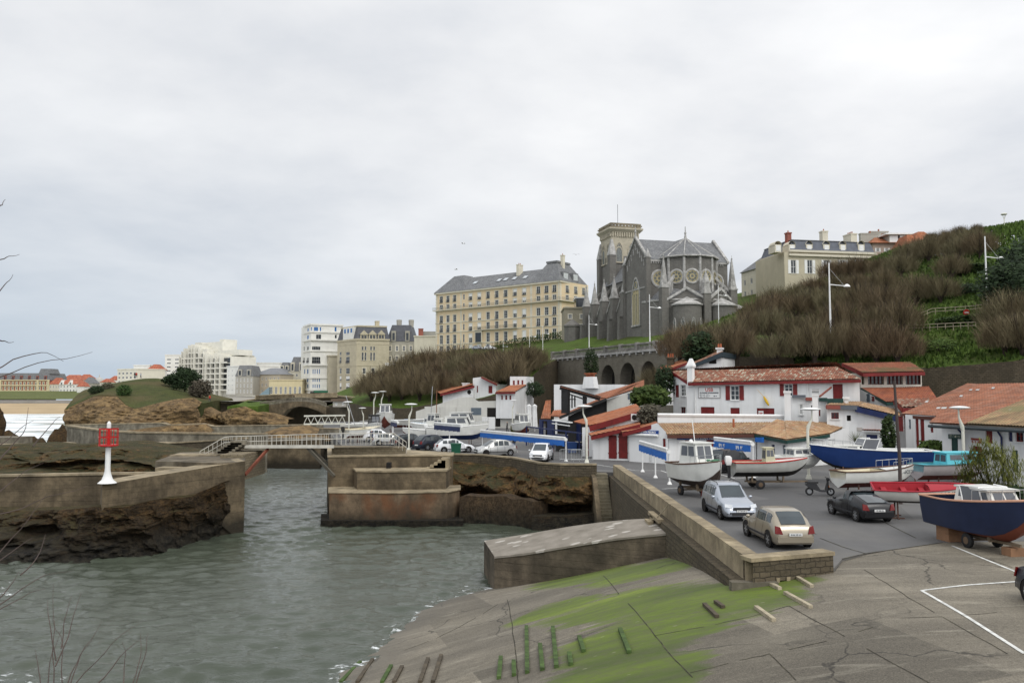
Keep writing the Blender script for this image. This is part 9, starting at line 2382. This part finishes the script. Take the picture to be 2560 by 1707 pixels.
for lb, p, R, Hh, n, c1, c2 in (('dark evergreen tree behind the small white gabled house', at(1757, 912, 106), 2.6, 4.2, 2600, EV1, EV2), ('dark evergreen at the right edge beside the tall lamp', hill_at(2530, 770), 3.8, 6, 3000, EV1, EV2), ('dark evergreen uphill at the right edge', hill_at(2565, 720), 4, 6.5, 2600, EV1, EV2), ('dark green shrub at the foot of the beige residence', at(950, 985, 235), 4.5, 6, 2400, EV1, EV2), ('dark bush on the slope left of the hotel', hill_at(1060, 915), 5, 4, 2000, EV1, (.045, .07, .02)), ('round green bush on the headland cliff top', at(310, 992, 208), 1.9, 3.2, 1400, (.02, .045, .012), (.05, .09, .02)), ('dark bush at the left end of the headland top', at(240, 985, 214), 1.9, 2.2, 1200, EV1, (.04, .06, .02)), ('brown green bush behind the headland cliff top', at(268, 980, 220), 1.8, 2.6, 1200, (.05, .05, .03), (.11, .10, .06)), ('large dark green tree on the headland summit', at(462, 975, 222), 3.8, 6.2, 3200, EV1, (.045, .07, .02)), ('grey brown bush at the right flank of the headland', at(500, 992, 215), 3.0, 4.6, 2000, (.05, .042, .03), (.10, .085, .06)), ('dark hedge on the headland summit', at(428, 960, 228), 2.4, 2.6, 1300, EV1, EV2), ('loose yellow green bush beside the navy launch', q(2478, 1248), 1.75, 3.5, 3600, (.07, .085, .012), (.20, .21, .045)), ('low dark shrub below the yellow green bush', q(2545, 1262), 1.0, 1.0, 800, EV1, EV2), ('clipped hedge left of the long white house', at(1625, 1015, 90), 2.3, 2.3, 1500, (.02, .04, .01), (.07, .1, .02)), ('dark pine beside the long white house', at(1665, 985, 94), 1.3, 3.4, 1200, EV1, EV2), ('grey shrub beside the air conditioner', at(1622, 1058, 78), 1.1, 1.9, 900, (.05, .045, .03), (.12, .11, .08)), ('climbing plant beside the navy door', at(2222, 1135, 70), .6, 3.4, 900, (.012, .03, .01), (.05, .07, .02)), ('low green plants at the alley corner', at(2330, 1135, 64), 1.0, 1.1, 700, GN1, GN2), ('hanging ivy on the terrace wall', at(1478, 940, 158), 1.5, 5.6, 1500, (.012, .025, .008), (.03, .05, .014)), ('round hedge above the white port cottages', at(1333, 990, 158), 2.1, 2.8, 1500, EV1, (.05, .07, .02)), ('yellow green shrub by the terrace plants', q(1292, 1080), 1.0, 1.6, 700, (.06, .06, .015), (.15, .15, .04))): bush(lb, p, R, Hh, n, c1, c2, leaf=.16 if R < 2.2 else .28, up=1.6 if 'loose' in lb else 0)
for k, (px, py, lb) in enumerate(((1905, 868, 'ivy green bush between the bare trunks above the tile roof\'s middle'), (2038, 842, 'green bush beneath bare trees left of the tall hillside lamp'), (2140, 878, 'green bush below the bare trees right of the tall hillside lamp'), (1845, 893, 'low green bush just above the long tile roof'), (2268, 872, 'leafy green bush at the edge of the open grass slope'), (2350, 880, 'bright green weeds in the middle of the open grass slope'), (2420, 735, 'dark shrub alone on the upper grass slope'))):
 bush(lb, hill_at(px, py), 1.5 + .2 * (k % 3), 1.6, 700, GN1 if k != 6 else EV1, GN2 if k != 6 else EV2)
m = MB(); A_, B_ = at(1673, 1258, 40.5), at(1602, 1299, 45); m.tube([A_.lerp(B_, i / 8) - Vector((0, 0, .35 * math.sin(math.pi * i / 8))) for i in range(9)], .025, 5); tag(m.build('mooring_rope', M_TIMBER, center=True), 'slack mooring rope hanging from the quay wall to the jetty', 'rope')
p = q(2141, 1165); p.z = 10.3 - (1112 - HZ) * p.y / F; y_ = thing('yucca_plant', 'spiky green yucca in front of the white gable wall', 'plant', p); m = MB(); tn = []
for i in range(60): a = i * 2.4; el = .2 + 1.2 * (i % 9) / 9; m.add([(0, -.05, .3), (0, .05, .3), (1.1 * math.cos(a) * math.cos(el), 1.1 * math.sin(a) * math.cos(el), .3 + 1.1 * math.sin(el))], [(0, 1, 2)]); tn.append((i % 7) / 7)
tone(m.build('leaves', m_leaf('yucca leaves', (.06, .09, .03), (.2, .22, .09)), y_), tn); m = MB(); m.tube([(0, 0, ZQ - p.z), (0, 0, .35)], .1, 6); m.build('stem', M_BARK, y_)
for lb, L_, hh, Y in (('clipped hedge along the slope above the rustic railing', ((2345, 822), (2400, 815), (2460, 808)), 1.3, 0), ('bright topped hedge higher on the hillside', ((2395, 688), (2470, 682)), 1.6, 0), ('dark hedge at the foot of the apricot hotel', ((1240, 872), (1300, 862), (1405, 845)), 2.2, 0), ('long dark hedge behind the harbour house roof', ((1990, 905), (2040, 892), (2075, 890)), 1.6, 0)):
 P = resample([hill_at(*a) for a in L_], 26); m = MB(); tn = []; r = random.Random(3)
 for c in P:
  for i in range(90): d = Vector((r.uniform(-1, 1), r.uniform(-1, 1), r.uniform(-1, 1))).normalized() * .22; e_ = d.orthogonal().normalized() * .13; k = c + Vector((r.uniform(-1, 1) * (P[1] - P[0]).length * .6, r.uniform(-.8, .8), r.uniform(-.2, hh))); m.add([k - d, k + e_, k + d, k - e_], [(0, 1, 2, 3)]); tn.append(r.random())
 tag(tone(m.build('hedge', m_leaf('hedge leaves', (.012, .026, .008), (.055, .085, .018)), center=True), tn), lb, 'hedge')
# bare shrub beside the viewer
M_TW = PM('grey brown twig', (.07, .05, .042), .9, .3, 8)
def twigs(lb, L_, Y, r0, rootdz):
 b_ = thing('bare_shrub', lb, 'shrub', at(L_[0][0][0], 1760, Y))
 for k, P in enumerate(L_):
  Q = [at(a, c, Y + .25 * math.sin(k * 2.1) + .12 * i) - b_.location for i, (a, c) in enumerate(P)]
  Q = [Q[0].lerp(Q[1], -.3)] + Q; R_ = resample(Q, 9); m = MB(); m.tube([a + Vector((mnoise.noise(a * 9) * .012, 0, mnoise.noise(a * 9 + Vector((5, 0, 0))) * .012)) for a in R_], [r0 * (1 - .75 * i / 8) for i in range(9)], 5)
  m.build('twig', M_TW, b_)
twigs('thin bare shrub with upright twigs at the lower left corner', [[(135, 1707), (133, 1600), (134, 1460)], [(155, 1707), (152, 1590), (128, 1540)], [(150, 1640), (180, 1550), (205, 1480)], [(180, 1707), (210, 1620), (255, 1550)], [(190, 1707), (280, 1610), (355, 1550)], [(240, 1707), (310, 1630), (360, 1590)], [(305, 1707), (313, 1640), (305, 1600)], [(330, 1707), (350, 1640), (352, 1580)], [(340, 1707), (362, 1630), (369, 1580)], [(135, 1620), (120, 1530), (122, 1500)], [(155, 1600), (165, 1540), (180, 1490)], [(170, 1707), (195, 1640), (230, 1600)], [(120, 1707), (125, 1640), (150, 1580)], [(100, 1707), (95, 1650), (90, 1620)]], 3.0, .0024, 1)
twigs('bare twigs reaching in low from the left edge', [[(-10, 1515), (60, 1465), (135, 1430), (180, 1432)], [(-10, 1528), (70, 1485), (115, 1470)], [(-10, 1500), (30, 1460), (45, 1425)], [(-10, 1410), (40, 1370), (85, 1345)], [(-10, 1385), (60, 1320), (115, 1235)], [(65, 1425), (100, 1380), (117, 1340)], [(-10, 1290), (90, 1255), (215, 1212)], [(-10, 1230), (60, 1180), (110, 1155)], [(10, 1140), (60, 1080), (70, 1020)], [(0, 1110), (50, 1070), (88, 1050)], [(90, 1105), (130, 1060), (147, 1042)]], 3.2, .0026, 1)
twigs('two long bare branches crossing the sky at the left edge', [[(-12, 922), (50, 895), (95, 883), (120, 886), (158, 900)], [(-12, 946), (60, 920), (140, 897), (232, 882)], [(-8, 850), (15, 853), (33, 856)], [(-8, 735), (15, 712), (33, 690)], [(-8, 650), (20, 642), (46, 638)], [(-6, 520), (6, 510), (15, 503)]], 3.4, .003, 1)
